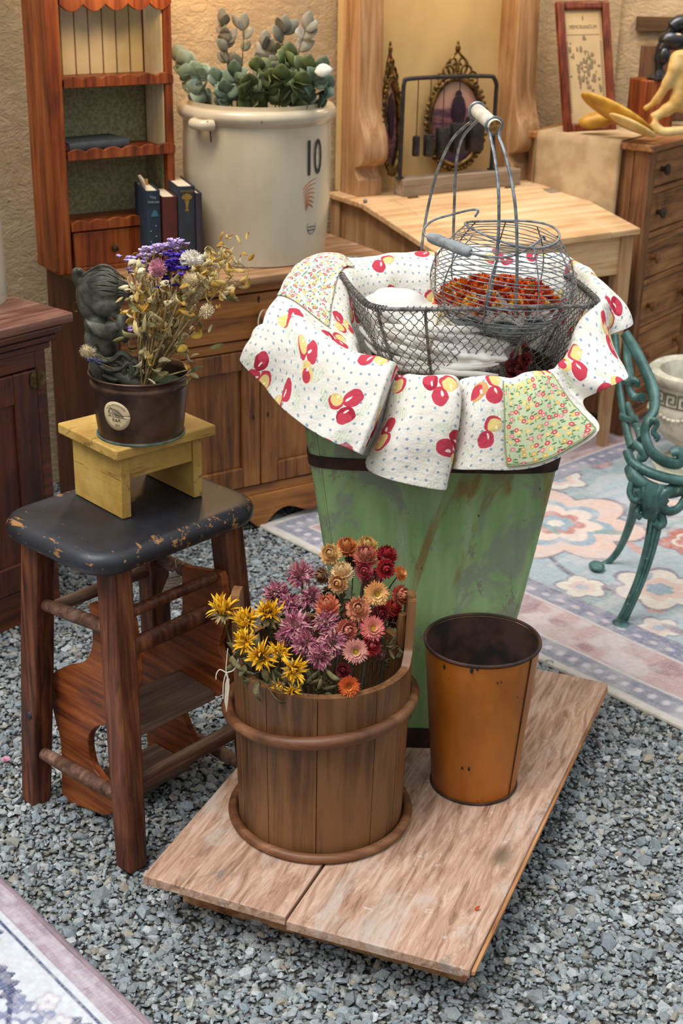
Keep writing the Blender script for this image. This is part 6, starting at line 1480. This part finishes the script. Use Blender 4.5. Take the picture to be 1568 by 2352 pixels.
# woven diamond mesh
b = MB(); per = sum((rimP[(i+1) % NR]-rimP[i]).length for i in range(NR)); cum = [0]
for i in range(NR): cum.append(cum[-1]+(rimP[(i+1) % NR]-rimP[i]).length)
def at_s(s_): s_ = s_ % per; k = int(np.searchsorted(cum, s_, side='right'))-1; k = min(k, NR-1); return k+(s_-cum[k])/max(cum[k+1]-cum[k], 1e-9)
nc = 78; cw = per/nc; rws = 15
for i in range(nc):
    for sg in (1, -1):
        pts = []
        for j in range(rws*3+1):
            t = j/(rws*3); s_ = cw*(i + sg*(t*rws)*.5)+.0015*math.sin(j*2.1+i*.7); zig = .0
            p = bskf(at_s(s_), t*.985); n_ = Vector((p.x, p.y, 0)).normalized(); pts.append(p+n_*(.0012*math.sin(PI*t*rws+ (0 if sg > 0 else PI))))
        b.tube(pts, .00075, 4)
for i in range(26):
    k = -.95+1.9*i/25; fl_ = Vector((0, 0, 0))
    a = bsk(int(NR*.05), 1); x0 = min(bsk(q, 1).x for q in range(NR)); x1 = max(bsk(q, 1).x for q in range(NR)); y0 = min(bsk(q, 1).y for q in range(NR)); y1 = max(bsk(q, 1).y for q in range(NR))
    b.tube([(x0*.9+(x1-x0)*.9*(i+.5)/26, y0*.93, .001), (x0*.9+(x1-x0)*.9*(i+.5)/26, y1*.93, .001)], .0007, 4)
    b.tube([(x0*.93, y0*.9+(y1-y0)*.9*(i+.5)/26, .002), (x1*.93, y0*.9+(y1-y0)*.9*(i+.5)/26, .002)], .0007, 4)
b.build('wire_mesh', M_wired, wk)
# lacing coil on the rim ends
def coil(f0, f1, turns, t_=0.0, R_=.0052, down=False):
    P = []; n = turns*10
    for k in range(n+1):
        u = k/n; a = 2*PI*turns*u; p = bskf(f0+(f1-f0)*u, 0); q = bskf(f0+(f1-f0)*u+.01, 0); T_ = (q-p).normalized(); n_ = Vector((T_.y, -T_.x, 0)); P.append(p+n_*math.cos(a)*R_+Vector((0, 0, 1))*math.sin(a)*R_)
    return P
b = MB(); b.tube(coil(3*seg+2, 4*seg+4, 40), .0010, 4); b.tube(coil(seg+4, 2*seg+6, 40), .0010, 4); b.tube(coil(2*seg+8, 3*seg, 26), .0007, 4)
for f in (4*seg-.2, 3*seg+3.5, 3*seg+8, 2*seg+3, seg+3):
    P = []
    for k in range(160): u = k/159; a = u*2*PI*14; p = bskf(f, u*.95); P.append(p+Vector((math.cos(a), math.sin(a), math.sin(a*1.7)*.5))*(.004+.003*math.sin(k*1.3)))
    b.tube(P, .0007, 4)
b.build('lacing_wire', M_wired, wk)
# handle
def W(x, y, Y_): return I @ AY(x, y, Y_)
gA, gB = AY(1093, 253, 2.50), AY(1136, 290, 2.40)
gA = AY(1093, 252, 2.545); gB = AY(1137, 291, 2.43)
yb, yf = (c4[0].y+c4[1].y)/2, (c4[2].y+c4[3].y)/2
def hw(pts): b.tube(cr([W(*p) for p in pts], 7), .0027, 8)
b = MB()
hw([(966, 588, yb), (978, 500, yb-.01), (1002, 400, yb-.03), (1035, 325, yb-.06), (1068, 290, yb-.10), (1082, 278, 2.55), (1080, 258, 2.55)])
hw([(1040, 592, yb), (1042, 500, yb-.01), (1047, 380, yb-.03), (1058, 325, yb-.07), (1080, 293, yb-.10), (1098, 276, 2.54)])
hw([(1112, 728, yf), (1130, 650, yf+.005), (1143, 560, yf+.01), (1145, 450, yf+.02), (1137, 370, yf+.05), (1125, 310, yf+.08), (1122, 292, 2.43)])
hw([(1183, 724, yf), (1187, 620, yf+.005), (1185, 500, yf+.01), (1175, 420, yf+.03), (1157, 345, yf+.06), (1146, 315, yf+.08), (1150, 290, 2.43)])
ax = (gB-gA).normalized()
def ringat(p, r): u = ax.orthogonal().normalized(); v = ax.cross(u); b.tube([I @ (p+u*r*math.cos(t)+v*r*math.sin(t)) for t in np.linspace(0, 2*PI, 25)[:-1]], .0028, 8, closed=True)
ringat(gA+ax*.006, .0135); ringat(gB-ax*.008, .0135); b.build('handle_wires', M_wire, wk)
b = MB(); b.tube([I @ gA, I @ (gA+ax*.002), I @ (gB-ax*.002), I @ gB], [.0105, .012, .012, .0105], 20); b.build('wooden_grip', M_whitewood, wk)
b = MB(); b.tube([I @ (gB-ax*.0005), I @ (gB+ax*.0012)], .0108, 20); b.build('grip_end', M_cut, wk)

# ================================================================== FRUIT CLOTH
def fruitmat(name):
    m = NT(name, .85, spec=.15); uv = m.coord('UV'); sc_ = 1/.098
    v = m.vor(uv, sc_, .45, dim='2D'); pos = v.outputs['Position']
    d_ = m.vm('SCALE', m.vm('SUBTRACT', uv, pos), (0, 0, 0)); 
    sc = m.n('ShaderNodeVectorMath', operation='SUBTRACT'); m.l(uv, sc.inputs[0]); m.l(pos, sc.inputs[1])
    sp = m.n('ShaderNodeSeparateColor'); m.l(v.outputs['Color'], sp.inputs[0])
    rot = m.n('ShaderNodeVectorRotate', rotation_type='Z_AXIS'); m.l(sc.outputs[0], rot.inputs['Vector']); m.l(m.math('MULTIPLY', sp.outputs[0], 6.283), rot.inputs['Angle'])
    q0 = rot.outputs[0]; wob = m.n('ShaderNodeTexNoise'); m.l(uv, wob.inputs['Vector']); wob.inputs['Scale'].default_value = 38
    wv = m.vm('SCALE', m.vm('SUBTRACT', wob.outputs['Color'], (.5, .5, .5)), (0, 0, 0)); wv.node.inputs['Scale'].default_value = .011
    q = m.vm('ADD', q0, wv)
    def circ(cx, cy, r, sx=1.0, sy=1.0):
        p = m.vm('MULTIPLY', m.vm('SUBTRACT', q, (cx, cy, 0)), (1/sx, 1/sy, 0)); L = m.n('ShaderNodeVectorMath', operation='LENGTH'); m.l(p, L.inputs[0]); return m.step(L.outputs['Value'], r+.0006, r-.0006)
    cream, red, redd, yel, yeld = S('ddd6c8'), S('bd4050'), S('a52a3c'), S('dcc27c'), S('d6a94a')
    n1 = m.noise(m.coord('Object'), 6, 3); base = m.mix(m.step(n1, .3, .7), cream, S('e6e1d8'))
    dt = m.vor(uv, 1/.0165, .22, dim='2D'); base = m.mix(m.step(dt.outputs['Distance'], .16, .12), base, S('8fa0ae'))
    lf = m.vor(uv, sc_*.98, .45, dim='2D'); wv_ = m.n('ShaderNodeTexWave'); m.l(uv, wv_.inputs['Vector']); wv_.inputs['Scale'].default_value = 60; wv_.inputs['Distortion'].default_value = 6
    leaf = m.math('MULTIPLY', circ(.026, -.020, .012, 1.3, .8), m.step(wv_.outputs['Fac'], .25, .5)); base = m.mix(leaf, base, S('c6cdb0'))
    leaf = m.math('MULTIPLY', circ(-.030, .014, .011, .7, 1.4), m.step(wv_.outputs['Fac'], .25, .5)); base = m.mix(leaf, base, S('cdd3ba'))
    c = base
    # group of three fruits; some groups lose one
    A = circ(0, .017, .0142, 1, 1.06); c = m.mix(A, c, red); c = m.mix(m.math('MULTIPLY', A, circ(.004, .013, .0035, .6, 1.6)), c, S('f0d8cf'))
    B = circ(.0155, -.006, .0140, 1.05, 1); c = m.mix(B, c, red); c = m.mix(m.math('MULTIPLY', B, circ(.0185, -.0025, .0125)), c, yel); c = m.mix(m.math('MULTIPLY', B, circ(.021, .001, .003, .6, 1.5)), c, S('f4e4b4'))
    keep = m.step(sp.outputs[1], .25, .3)
    D = m.math('MULTIPLY', circ(-.0145, -.008, .0138, 1, 1.12), keep); c = m.mix(D, c, m.mix(m.step(sp.outputs[2], .45, .55), yel, redd)); c = m.mix(m.math('MULTIPLY', D, circ(-.0175, -.013, .0105)), c, m.mix(m.step(sp.outputs[2], .45, .55), red, red)); c = m.mix(m.math('MULTIPLY', D, circ(-.012, -.004, .0030, .6, 1.6)), c, S('f2dccb'))
    m.base(c); f = m.noise(m.coord('Object'), 1200, 2); w2 = m.noise(m.coord('Object'), 26, 5, .6); b1 = m.bump(w2, .7, .008); m.bump(f, .2, .0005, b1); return m.m
M_fruit = fruitmat('fruit_print_cotton')
def sprigmat(name, basec):
    m = NT(name, .85, spec=.15); uv = m.coord('UV'); v = m.vor(uv, 1/.0125, .85, dim='2D'); sp = m.n('ShaderNodeSeparateColor'); m.l(v.outputs['Color'], sp.inputs[0])
    lv = m.vor(m.coord('UV', (1, 2.6, 1), (0, 0, .7)), 1/.017, 1.0, dim='2D'); c = m.mix(m.step(lv.outputs['Distance'], .22, .17), basec, S('5f7f5a'))
    lv = m.vor(m.coord('UV', (2.8, 1, 1), (0, 0, .3), (.3, .1, 0)), 1/.019, 1.0, dim='2D'); c = m.mix(m.step(lv.outputs['Distance'], .2, .15), c, S('8aa678'))
    col = m.ramp(sp.outputs[0], [(0, S('d4565a')), (.35, S('e6c877')), (.6, S('e08a8a')), (.8, S('d9b45c'))], 'CONSTANT'); c = m.mix(m.step(v.outputs['Distance'], .31, .27), c, col)
    c = m.mix(m.step(v.outputs['Distance'], .12, .07), c, S('f0dccb')); m.base(c); w2 = m.noise(m.coord('Object'), 30, 5, .6); m.bump(w2, .3, .005); return m.m
M_sprig = sprigmat('green_sprig_cotton', S('c3cba4')); M_sprigw = sprigmat('white_sprig_cotton', S('dfe2d3'))
fy = lambda Y_: float(np.interp(Y_, [2.02, 2.05, 2.13, 2.2, 2.4, 2.76, 2.85], [2.165, 2.19, 2.262, 2.31, 2.45, 2.74, 2.8]))
ST = [ # inner, crest, mid, hem : (px, py, depth)
 ((1000,640,2.60),(1000,573,2.68),(1000,600,2.74),(1000,650,2.76)),
 ((880,640,2.60),(850,580,2.66),(850,620,2.74),(850,670,2.75)),
 ((808,650,2.52),(757,592,2.62),(735,630,2.70),(745,690,2.70)),
 ((800,730,2.44),(692,624,2.55),(682,680,2.62),(700,760,2.62)),
 ((812,790,2.38),(642,688,2.46),(632,720,2.52),(660,790,2.52)),
 ((822,820,2.33),(603,766,2.38),(598,800,2.42),(615,830,2.42)),
 ((826,835,2.29),(622,752,2.34),(580,785,2.30),(553,828,2.28)),
 ((834,842,2.26),(690,738,2.28),(645,815,2.20),(600,885,2.18)),
 ((842,850,2.24),(760,786,2.20),(700,870,2.14),(650,940,2.12)),
 ((852,856,2.22),(812,825,2.16),(765,912,2.10),(728,998,2.08)),
 ((876,864,2.21),(870,832,2.13),(838,935,2.08),(800,1030,2.06)),
 ((900,868,2.19),(900,838,2.12),(868,938,2.07),(826,1043,2.05)),
 ((905,872,2.19),(905,850,2.15),(868,955,2.13),(826,1042,2.115)),
 ((908,874,2.20),(908,866,2.18),(884,960,2.18),(850,1050,2.17)),
 ((918,876,2.20),(912,868,2.15),(888,975,2.11),(850,1085,2.09)),
 ((960,884,2.19),(965,872,2.12),(945,990,2.07),(930,1112,2.05)),
 ((1030,888,2.19),(1040,881,2.12),(1034,1000,2.07),(1021,1127,2.05)),
 ((1046,890,2.19),(1047,884,2.15),(1042,990,2.12),(1026,1110,2.11)),
 ((1052,892,2.20),(1056,892,2.18),(1050,980,2.17),(1034,1077,2.16)),
 ((1064,890,2.19),(1070,882,2.15),(1058,975,2.11),(1043,1078,2.08)),
 ((1110,888,2.19),(1110,878,2.12),(1104,980,2.07),(1100,1081,2.05)),
 ((1180,886,2.20),(1185,878,2.13),(1195,982,2.08),(1205,1080,2.06)),
 ((1225,880,2.21),(1232,864,2.14),(1265,960,2.09),(1298,1045,2.07)),
 ((1250,872,2.22),(1265,856,2.16),(1322,925,2.12),(1378,985,2.09)),
 ((1258,866,2.23),(1268,853,2.19),(1305,895,2.19),(1338,922,2.18)),
 ((1275,855,2.24),(1285,836,2.20),(1340,868,2.17),(1400,888,2.14)),
 ((1300,826,2.28),(1320,786,2.25),(1385,826,2.20),(1443,865,2.17)),
 ((1322,795,2.31),(1366,706,2.31),(1400,760,2.27),(1424,815,2.25)),
 ((1330,765,2.38),(1384,694,2.37),(1408,738,2.34),(1404,776,2.33)),
 ((1330,725,2.44),(1378,662,2.43),(1422,700,2.42),(1447,748,2.41)),
 ((1322,692,2.52),(1345,628,2.52),(1385,680,2.5),(1412,740,2.5)),
 ((1290,660,2.58),(1292,590,2.62),(1322,640,2.66),(1340,700,2.66)),
 ((1150,640,2.60),(1150,576,2.68),(1150,610,2.74),(1150,660,2.76))]
NS = len(ST); fc_ = thing('fruit_print_cloth', 'white cotton cloth printed with red and yellow fruit, draped over the green barrel', 'cloth', (.176, 2.40, .80)); I = inv(fc_)
ctr = Vector((.176, 2.46, 0))
rowsP = []
for s_ in ST:
    pts = [I @ AY(x, y, fy(Y_)) for x, y, Y_ in s_]; inn = pts[0]; bot = Vector((inn.x*.62, (inn.y-.06)*.55+.06, -.13)); inn2 = Vector((inn.x*.86, (inn.y-.06)*.82+.06, min(inn.z, .03)-.04)); rowsP.append([bot, inn2] + pts)
NU, NV = 7, 9
prof = [cr(r, NV) for r in rowsP]; nv = len(prof[0]); loopv = [cr([p[j] for p in prof], NU, closed=True) for j in range(nv)]; nu = len(loopv[0])
# arc-length coordinates
ucum = [0.0]
jm = int(nv*.72)
for i in range(nu): ucum.append(ucum[-1] + ((loopv[jm][(i+1) % nu]-loopv[jm][i]).length))
V2 = []; UVc = []
for i in range(nu+1):
    acc = 0; last = None
    for j in range(nv):
        p = loopv[j][i % nu].copy(); 
        if last is not None: acc += (p-last).length
        last = p.copy(); UVc.append((ucum[i], acc)); V2.append(p)
Nn = []
P3 = np.array([v[:] for v in V2]).reshape(nu+1, nv, 3); du = np.gradient(P3, axis=0); dv = np.gradient(P3, axis=1); nn_ = np.cross(du, dv); nn_ /= np.linalg.norm(nn_, axis=2, keepdims=True)+1e-9
uu = np.array([u for u, v in UVc]).reshape(nu+1, nv); vvv = np.array([v for u, v in UVc]).reshape(nu+1, nv)
wr_ = (vnoise(uu*22+3, vvv*9, 31)-.5)*.012 + (vnoise(uu*46, vvv*22+5, 32)-.5)*.006 + (vnoise(uu*9+vvv*12, vvv*5, 33)-.5)*.018
env = smooth(.0, .25, np.linspace(0, 1, nv))[None, :]*np.ones((nu+1, 1)); wr_[-1] = wr_[0]; P3 = P3 + nn_*(wr_*env)[..., None]; P3[-1] = P3[0]
b = MB(); b.grid([[Vector(P3[i, j]) for j in range(nv)] for i in range(nu+1)])
cl = b.build('draped_cloth', M_fruit, fc_, uv=UVc, solid=.0012, sub=1, ang=180)
def patch(name, mat, fu0, fu1, fv0, fv1, off, seam=True, sgn=1, du0=0.0, du1=0.0):
    G = []; U = []; m1, m2 = 26, 22
    for a in range(m1+1):
        row = []
        for c_ in range(m2+1):
            tv = c_/m2; fu = (fu0+(fu1-fu0)*a/m1)*NU + (du0*(1-a/m1)+du1*a/m1)*tv*NU; fv = (fv0+(fv1-fv0)*tv)*NV
            i0 = int(math.floor(fu)) % nu; i1 = (i0+1) % nu; ai = fu-math.floor(fu); j0 = min(int(fv), nv-2); aj = fv-j0
            g = lambda A_: (A_[i0, j0]*(1-ai)+A_[i1, j0]*ai)*(1-aj)+(A_[i0, j0+1]*(1-ai)+A_[i1, j0+1]*ai)*aj
            n = g(nn_); n = n/np.linalg.norm(n); row.append(Vector(g(P3)+n*off*sgn)); U.append((float(g(uu[..., None])[0]), float(g(vvv[..., None])[0])))
        G.append(row)
    b = MB(); b.grid(G); o = b.build(name, mat, fc_, uv=U, solid=.001, ang=180)
    if seam:
        b = MB(); ed = [G[0][c_] for c_ in range(m2+1)]+[G[a][m2] for a in range(m1+1)]+[G[m1][c_] for c_ in range(m2, -1, -1)]; b.tube(ed, .0012, 5); b.build('stitched_edge', plain('olive_thread', S('97a06c'), .8) if not bpy.data.materials.get('olive_thread') else bpy.data.materials['olive_thread'], o)
    return o
# which way is outwards at the front?
jf = int(3.8*NV); i_f = 20*NU; SG = -1 if nn_[i_f, jf][1] > 0 else 1
patch('green_lining_patch', M_sprig, 20.55, 22.75, 3.12, 4.82, .0045, True, SG, .1, .12)
patch('white_lining_band', M_sprigw, 1.6, 3.9, 2.35, 3.15, .004, False, SG)

# ================================================================== MUSLIN BUNDLE
mb_ = thing('muslin_bundle', 'bundle of folded white muslin tied with straw twine inside the wire basket', 'bundle', (.160, 2.455, .79)); I = inv(mb_)
def fold(d_): return 1 + .05*math.sin(d_.z*14+d_.x*5) + .035*math.sin(d_.x*17+d_.y*9) + .03*mnoise.noise(d_*3.0)+.02*mnoise.noise(d_*8)
b = MB(); Rz = Matrix.Rotation(math.radians(-25), 3, 'Z')
b.ell((.0, 0, .055), (.138, .075, .060), 72, 48, Rz, lambda d_: fold(d_)*(1+.10*d_.x*0))
b.ell((-.072, .024, .100), (.060, .055, .036), 48, 32, Rz, lambda d_: 1+.05*math.sin(d_.x*7+d_.z*6)+.05*mnoise.noise(d_*2.4))
bo = b.build('folded_cloth', M_muslin, mb_)
q = bo.modifiers.new('rm', 'REMESH'); q.mode = 'VOXEL'; q.voxel_size = .003; q.use_smooth_shade = True; q = bo.modifiers.new('sm', 'SMOOTH'); q.factor = .5; q.iterations = 4
b = MB()
for k in range(7):
    z0 = .088-.013*k; P = []
    for t in np.linspace(-1, 1, 30): th = t*1.25-PI/2; P.append(Rz @ Vector((.134*math.sin(th+PI/2)*1.0, -.073*math.cos(th+PI/2)*(1+.03*math.sin(t*5+k)), 0))+Vector((0, 0, z0+.010*math.sin(t*2+k*1.2))))
    b.tube(P, [.0048*(.3+math.sin(PI*i/29)) for i in range(30)], 8, sq=(1.3, .6))
b.build('cloth_edges', M_muslin, mb_)
b = MB(); P = []
for t in np.linspace(0, 2*PI, 40)[:-1]: P.append(Rz @ Vector((.020+.004*math.sin(t*3), .080*math.cos(t), .055+.064*math.sin(t))))
b.tube(P, .0013, 5, closed=True); q = Rz @ Vector((.020, -.040, .110))
b.tube(cr([q, q+Vector((.025, -.012, .006)), q+Vector((.045, -.02, -.008)), q+Vector((.03, -.022, -.018)), q+Vector((.006, -.01, -.004))], 5), .0012, 5); b.tube(cr([q, q+Vector((.018, -.004, .006)), q+Vector((.05, -.01, .002))], 5), .001, 5); b.ell(q, (.004, .004, .003), 8, 6)
b.build('twine', M_twine, mb_)

# ================================================================== EGG BASKET
ec = AY(1143, 652, 2.46); 
eg = thing('egg_basket', 'round wire egg basket with a grey wooden grip, resting inside the larger wire basket', 'basket', (ec.x, ec.y, ec.z-.10)); eg.rotation_euler = (math.radians(3), math.radians(5), 0)
ER = .127
def eprof(t):  # 0 bottom .. 1 neck
    if t < .5: a = t/.5; return (ER*(.50+.50*math.sin(a*PI/2)), .012+.088*a)
    a = (t-.5)/.5; return (ER*(1-.36*(1-math.cos(a*PI/2))), .100+.092*a**.9)
b = MB()
for k in range(24):
    r, z = eprof(k/23); wob = rng.uniform(-.0012, .0012); P = [((r+.0012*math.sin(9*a+k*2.2))*math.cos(a), (r+.0012*math.sin(9*a+k*2.2))*math.sin(a), z+wob+.0014*math.sin(a*4+k)) for a in np.linspace(0, 2*PI, 49)[:-1]]; b.tube(P, .00095, 5, closed=True)
for k in range(9): r = .008+.006*k; b.tube([(r*math.cos(a), r*math.sin(a), .008) for a in np.linspace(0, 2*PI, 30)[:-1]], .0008, 4, closed=True)
b.build('wire_rings', M_wire, eg)
b = MB()
for k in range(9):
    a = 2*PI*k/9+.2; b.tube([(0, 0, .006)]+[(((eprof(t)[0])+.001)*math.cos(a), ((eprof(t)[0])+.001)*math.sin(a), eprof(t)[1]) for t in np.linspace(0, 1, 14)], .0013, 5)
b.build('wire_ribs', M_wire, eg)
b = MB(); r1, z1 = eprof(1.0); b.tube([((r1)*math.cos(a), (r1)*math.sin(a), z1+.004+.006*math.sin(a*2+.6)) for a in np.linspace(0, 2*PI, 60)[:-1]], .0022, 8, closed=True); b.build('neck_ring', M_wire, eg)
Ie = (Matrix.Translation(eg.location) @ eg.rotation_euler.to_matrix().to_4x4()).inverted()
def Wg(x, y, Y_): return Ie @ AY(x, y, Y_)
b = MB()
b.tube(cr([Wg(1090, 498, 2.53), Wg(1098, 484, 2.53), Wg(1082, 482, 2.53), Wg(1040, 492, 2.50), Wg(995, 506, 2.46), Wg(974, 525, 2.42), Wg(976, 540, 2.40), Wg(985, 546, 2.38)], 5), .0021, 8)
b.tube(cr([Wg(1078, 580, 2.32), Wg(1120, 590, 2.32), Wg(1165, 590, 2.34), Wg(1205, 575, 2.38), Wg(1235, 555, 2.42), Wg(1246, 543, 2.44), Wg(1252, 552, 2.44)], 5), .0021, 8); b.build('bail_handle', M_wire, eg)
a_, c_ = AY(984, 543, 2.38), AY(1080, 581, 2.32); ax2 = (c_-a_)
ts = [0, .04, .12, .25, .34, .38, .42, .46, .50, .54, .62, .8, .92, .97, 1]; rr_ = [.006, .0085, .0095, .0098, .0095, .0080, .0098, .0075, .0098, .0090, .0100, .0098, .0092, .0085, .006]
b = MB(); b.tube([Ie @ (a_+ax2*t) for t in ts], rr_, 20); b.build('wooden_grip', M_greywood, eg)
# dish and paper inside
dh = thing('metal_dish', 'shallow grey metal dish holding marigolds inside the egg basket', 'dish', (ec.x, ec.y, ec.z-.084)); b = MB(); b.lathe([(0, 0), (.06, 0), (.095, .022), (.106, .038), (.104, .039), (.093, .024), (.058, .003), (0, .003)], 64); b.build('bowl', plain('dull_zinc', S('9aa4a6'), .5, .2, .15, 40), dh)
wp = thing('tissue_paper', 'crumpled white tissue paper under the marigolds in the egg basket', 'paper', (ec.x, ec.y, ec.z-.070)); G = []
for r in np.linspace(0.002, .108, 14): G.append([Vector((r*math.cos(a), r*math.sin(a), .002+.030*(r/.108)**2+.012*mnoise.noise(Vector((r*40*math.cos(a), r*40*math.sin(a), 1)))+.006*math.sin(a*11)*(r/.108))) for a in np.linspace(0, 2*PI, 60)[:-1]])
b = MB(); b.grid(G, cv=True); b.build('sheet', M_muslin, wp, solid=.0006)
# marigold heads: one built of each colour, the rest copied
mg = []
for k, (ci, co) in enumerate(((S('f0641c'), S('dc4a14')), (S('f58a24'), S('ea661c')), (S('cf3f1e'), S('a83018')), (S('f7bf30'), S('f09a26')), (S('d99a3c'), S('c47a30')))):
    b = MB(); R = .0098
    for i in range(44):
        t = i/44; a = i*2.39996; lift = 1.35-1.5*t; rd = ux*math.cos(a)+uy*math.sin(a); u = rng.uniform(0, 1); cc_ = tuple(ci[j]*(1-u)+co[j]*u for j in range(4)); petal(b, rd*R*.25*t, rd, uz, R*rng.uniform(.7, 1.05), R*.42, lift, rng.uniform(-.6, .8), tuple(x*.75 for x in cc_[:3])+(1,), cc_, 3)
    mg.append(b)
first = {}; NM = 118
for i in range(NM):
    k = int(rng.choice(5, p=[.34, .28, .18, .12, .08])); r = .108*math.sqrt((i+.5)/NM); a = i*2.39996; z = ec.z-.030+.034*(1-(r/.11)**2)*.8+rng.uniform(-.004, .008)
    loc = (ec.x+r*math.cos(a), ec.y+r*math.sin(a), z); rt_ = (rng.uniform(-.8, .8), rng.uniform(-.8, .8), rng.uniform(0, 6))
    if k not in first:
        o = mg[k].build('marigold_head', PETAL, None); first[k] = o
    else: o = first[k].copy(); C.objects.link(o)
    o.location = loc; o.rotation_euler = rt_; s_ = rng.uniform(.95, 1.4); o.scale = (s_, s_, s_)
    cn = ('fiery orange', 'light orange', 'rust-red', 'golden yellow', 'ochre')[k]; aa = a % (2*PI)
    zn = 'at the centre of' if r < .042 else ('at the right side of', 'at the back right of', 'at the back left of', 'at the left side of', 'at the front left of', 'at the front right of')[int(((aa+PI/6) % (2*PI))/(PI/3))]
    tag(o, 'dried %s marigold head %s the pile in the egg basket' % (cn, zn), 'dried flower', 'marigold heads in the egg basket')
b = MB(); R = .012
for i in range(60):
    t = i/60; a = i*2.39996; rd = ux*math.cos(a)+uy*math.sin(a); petal(b, rd*R*.2*t, rd, uz, R*.9, R*.4, 1.3-1.5*t, rng.uniform(-.6, .8), S('3c0f12'), S('6a1c1a'), 3)
o0 = b.build('dark_red_flower', PETAL, None)
for i in range(16):
    o = o0 if i == 0 else o0.copy()
    if i: C.objects.link(o)
    q = AY(1192+rng.uniform(-22, 22), 850+rng.uniform(-28, 30), 2.372+rng.uniform(-.01, .02)); o.location = q; o.rotation_euler = tuple(rng.uniform(-1.5, 1.5, 3)); tag(o, 'dried dark red flower head at the right corner of the large wire basket', 'dried flower', 'dark red flower heads in the wire basket')
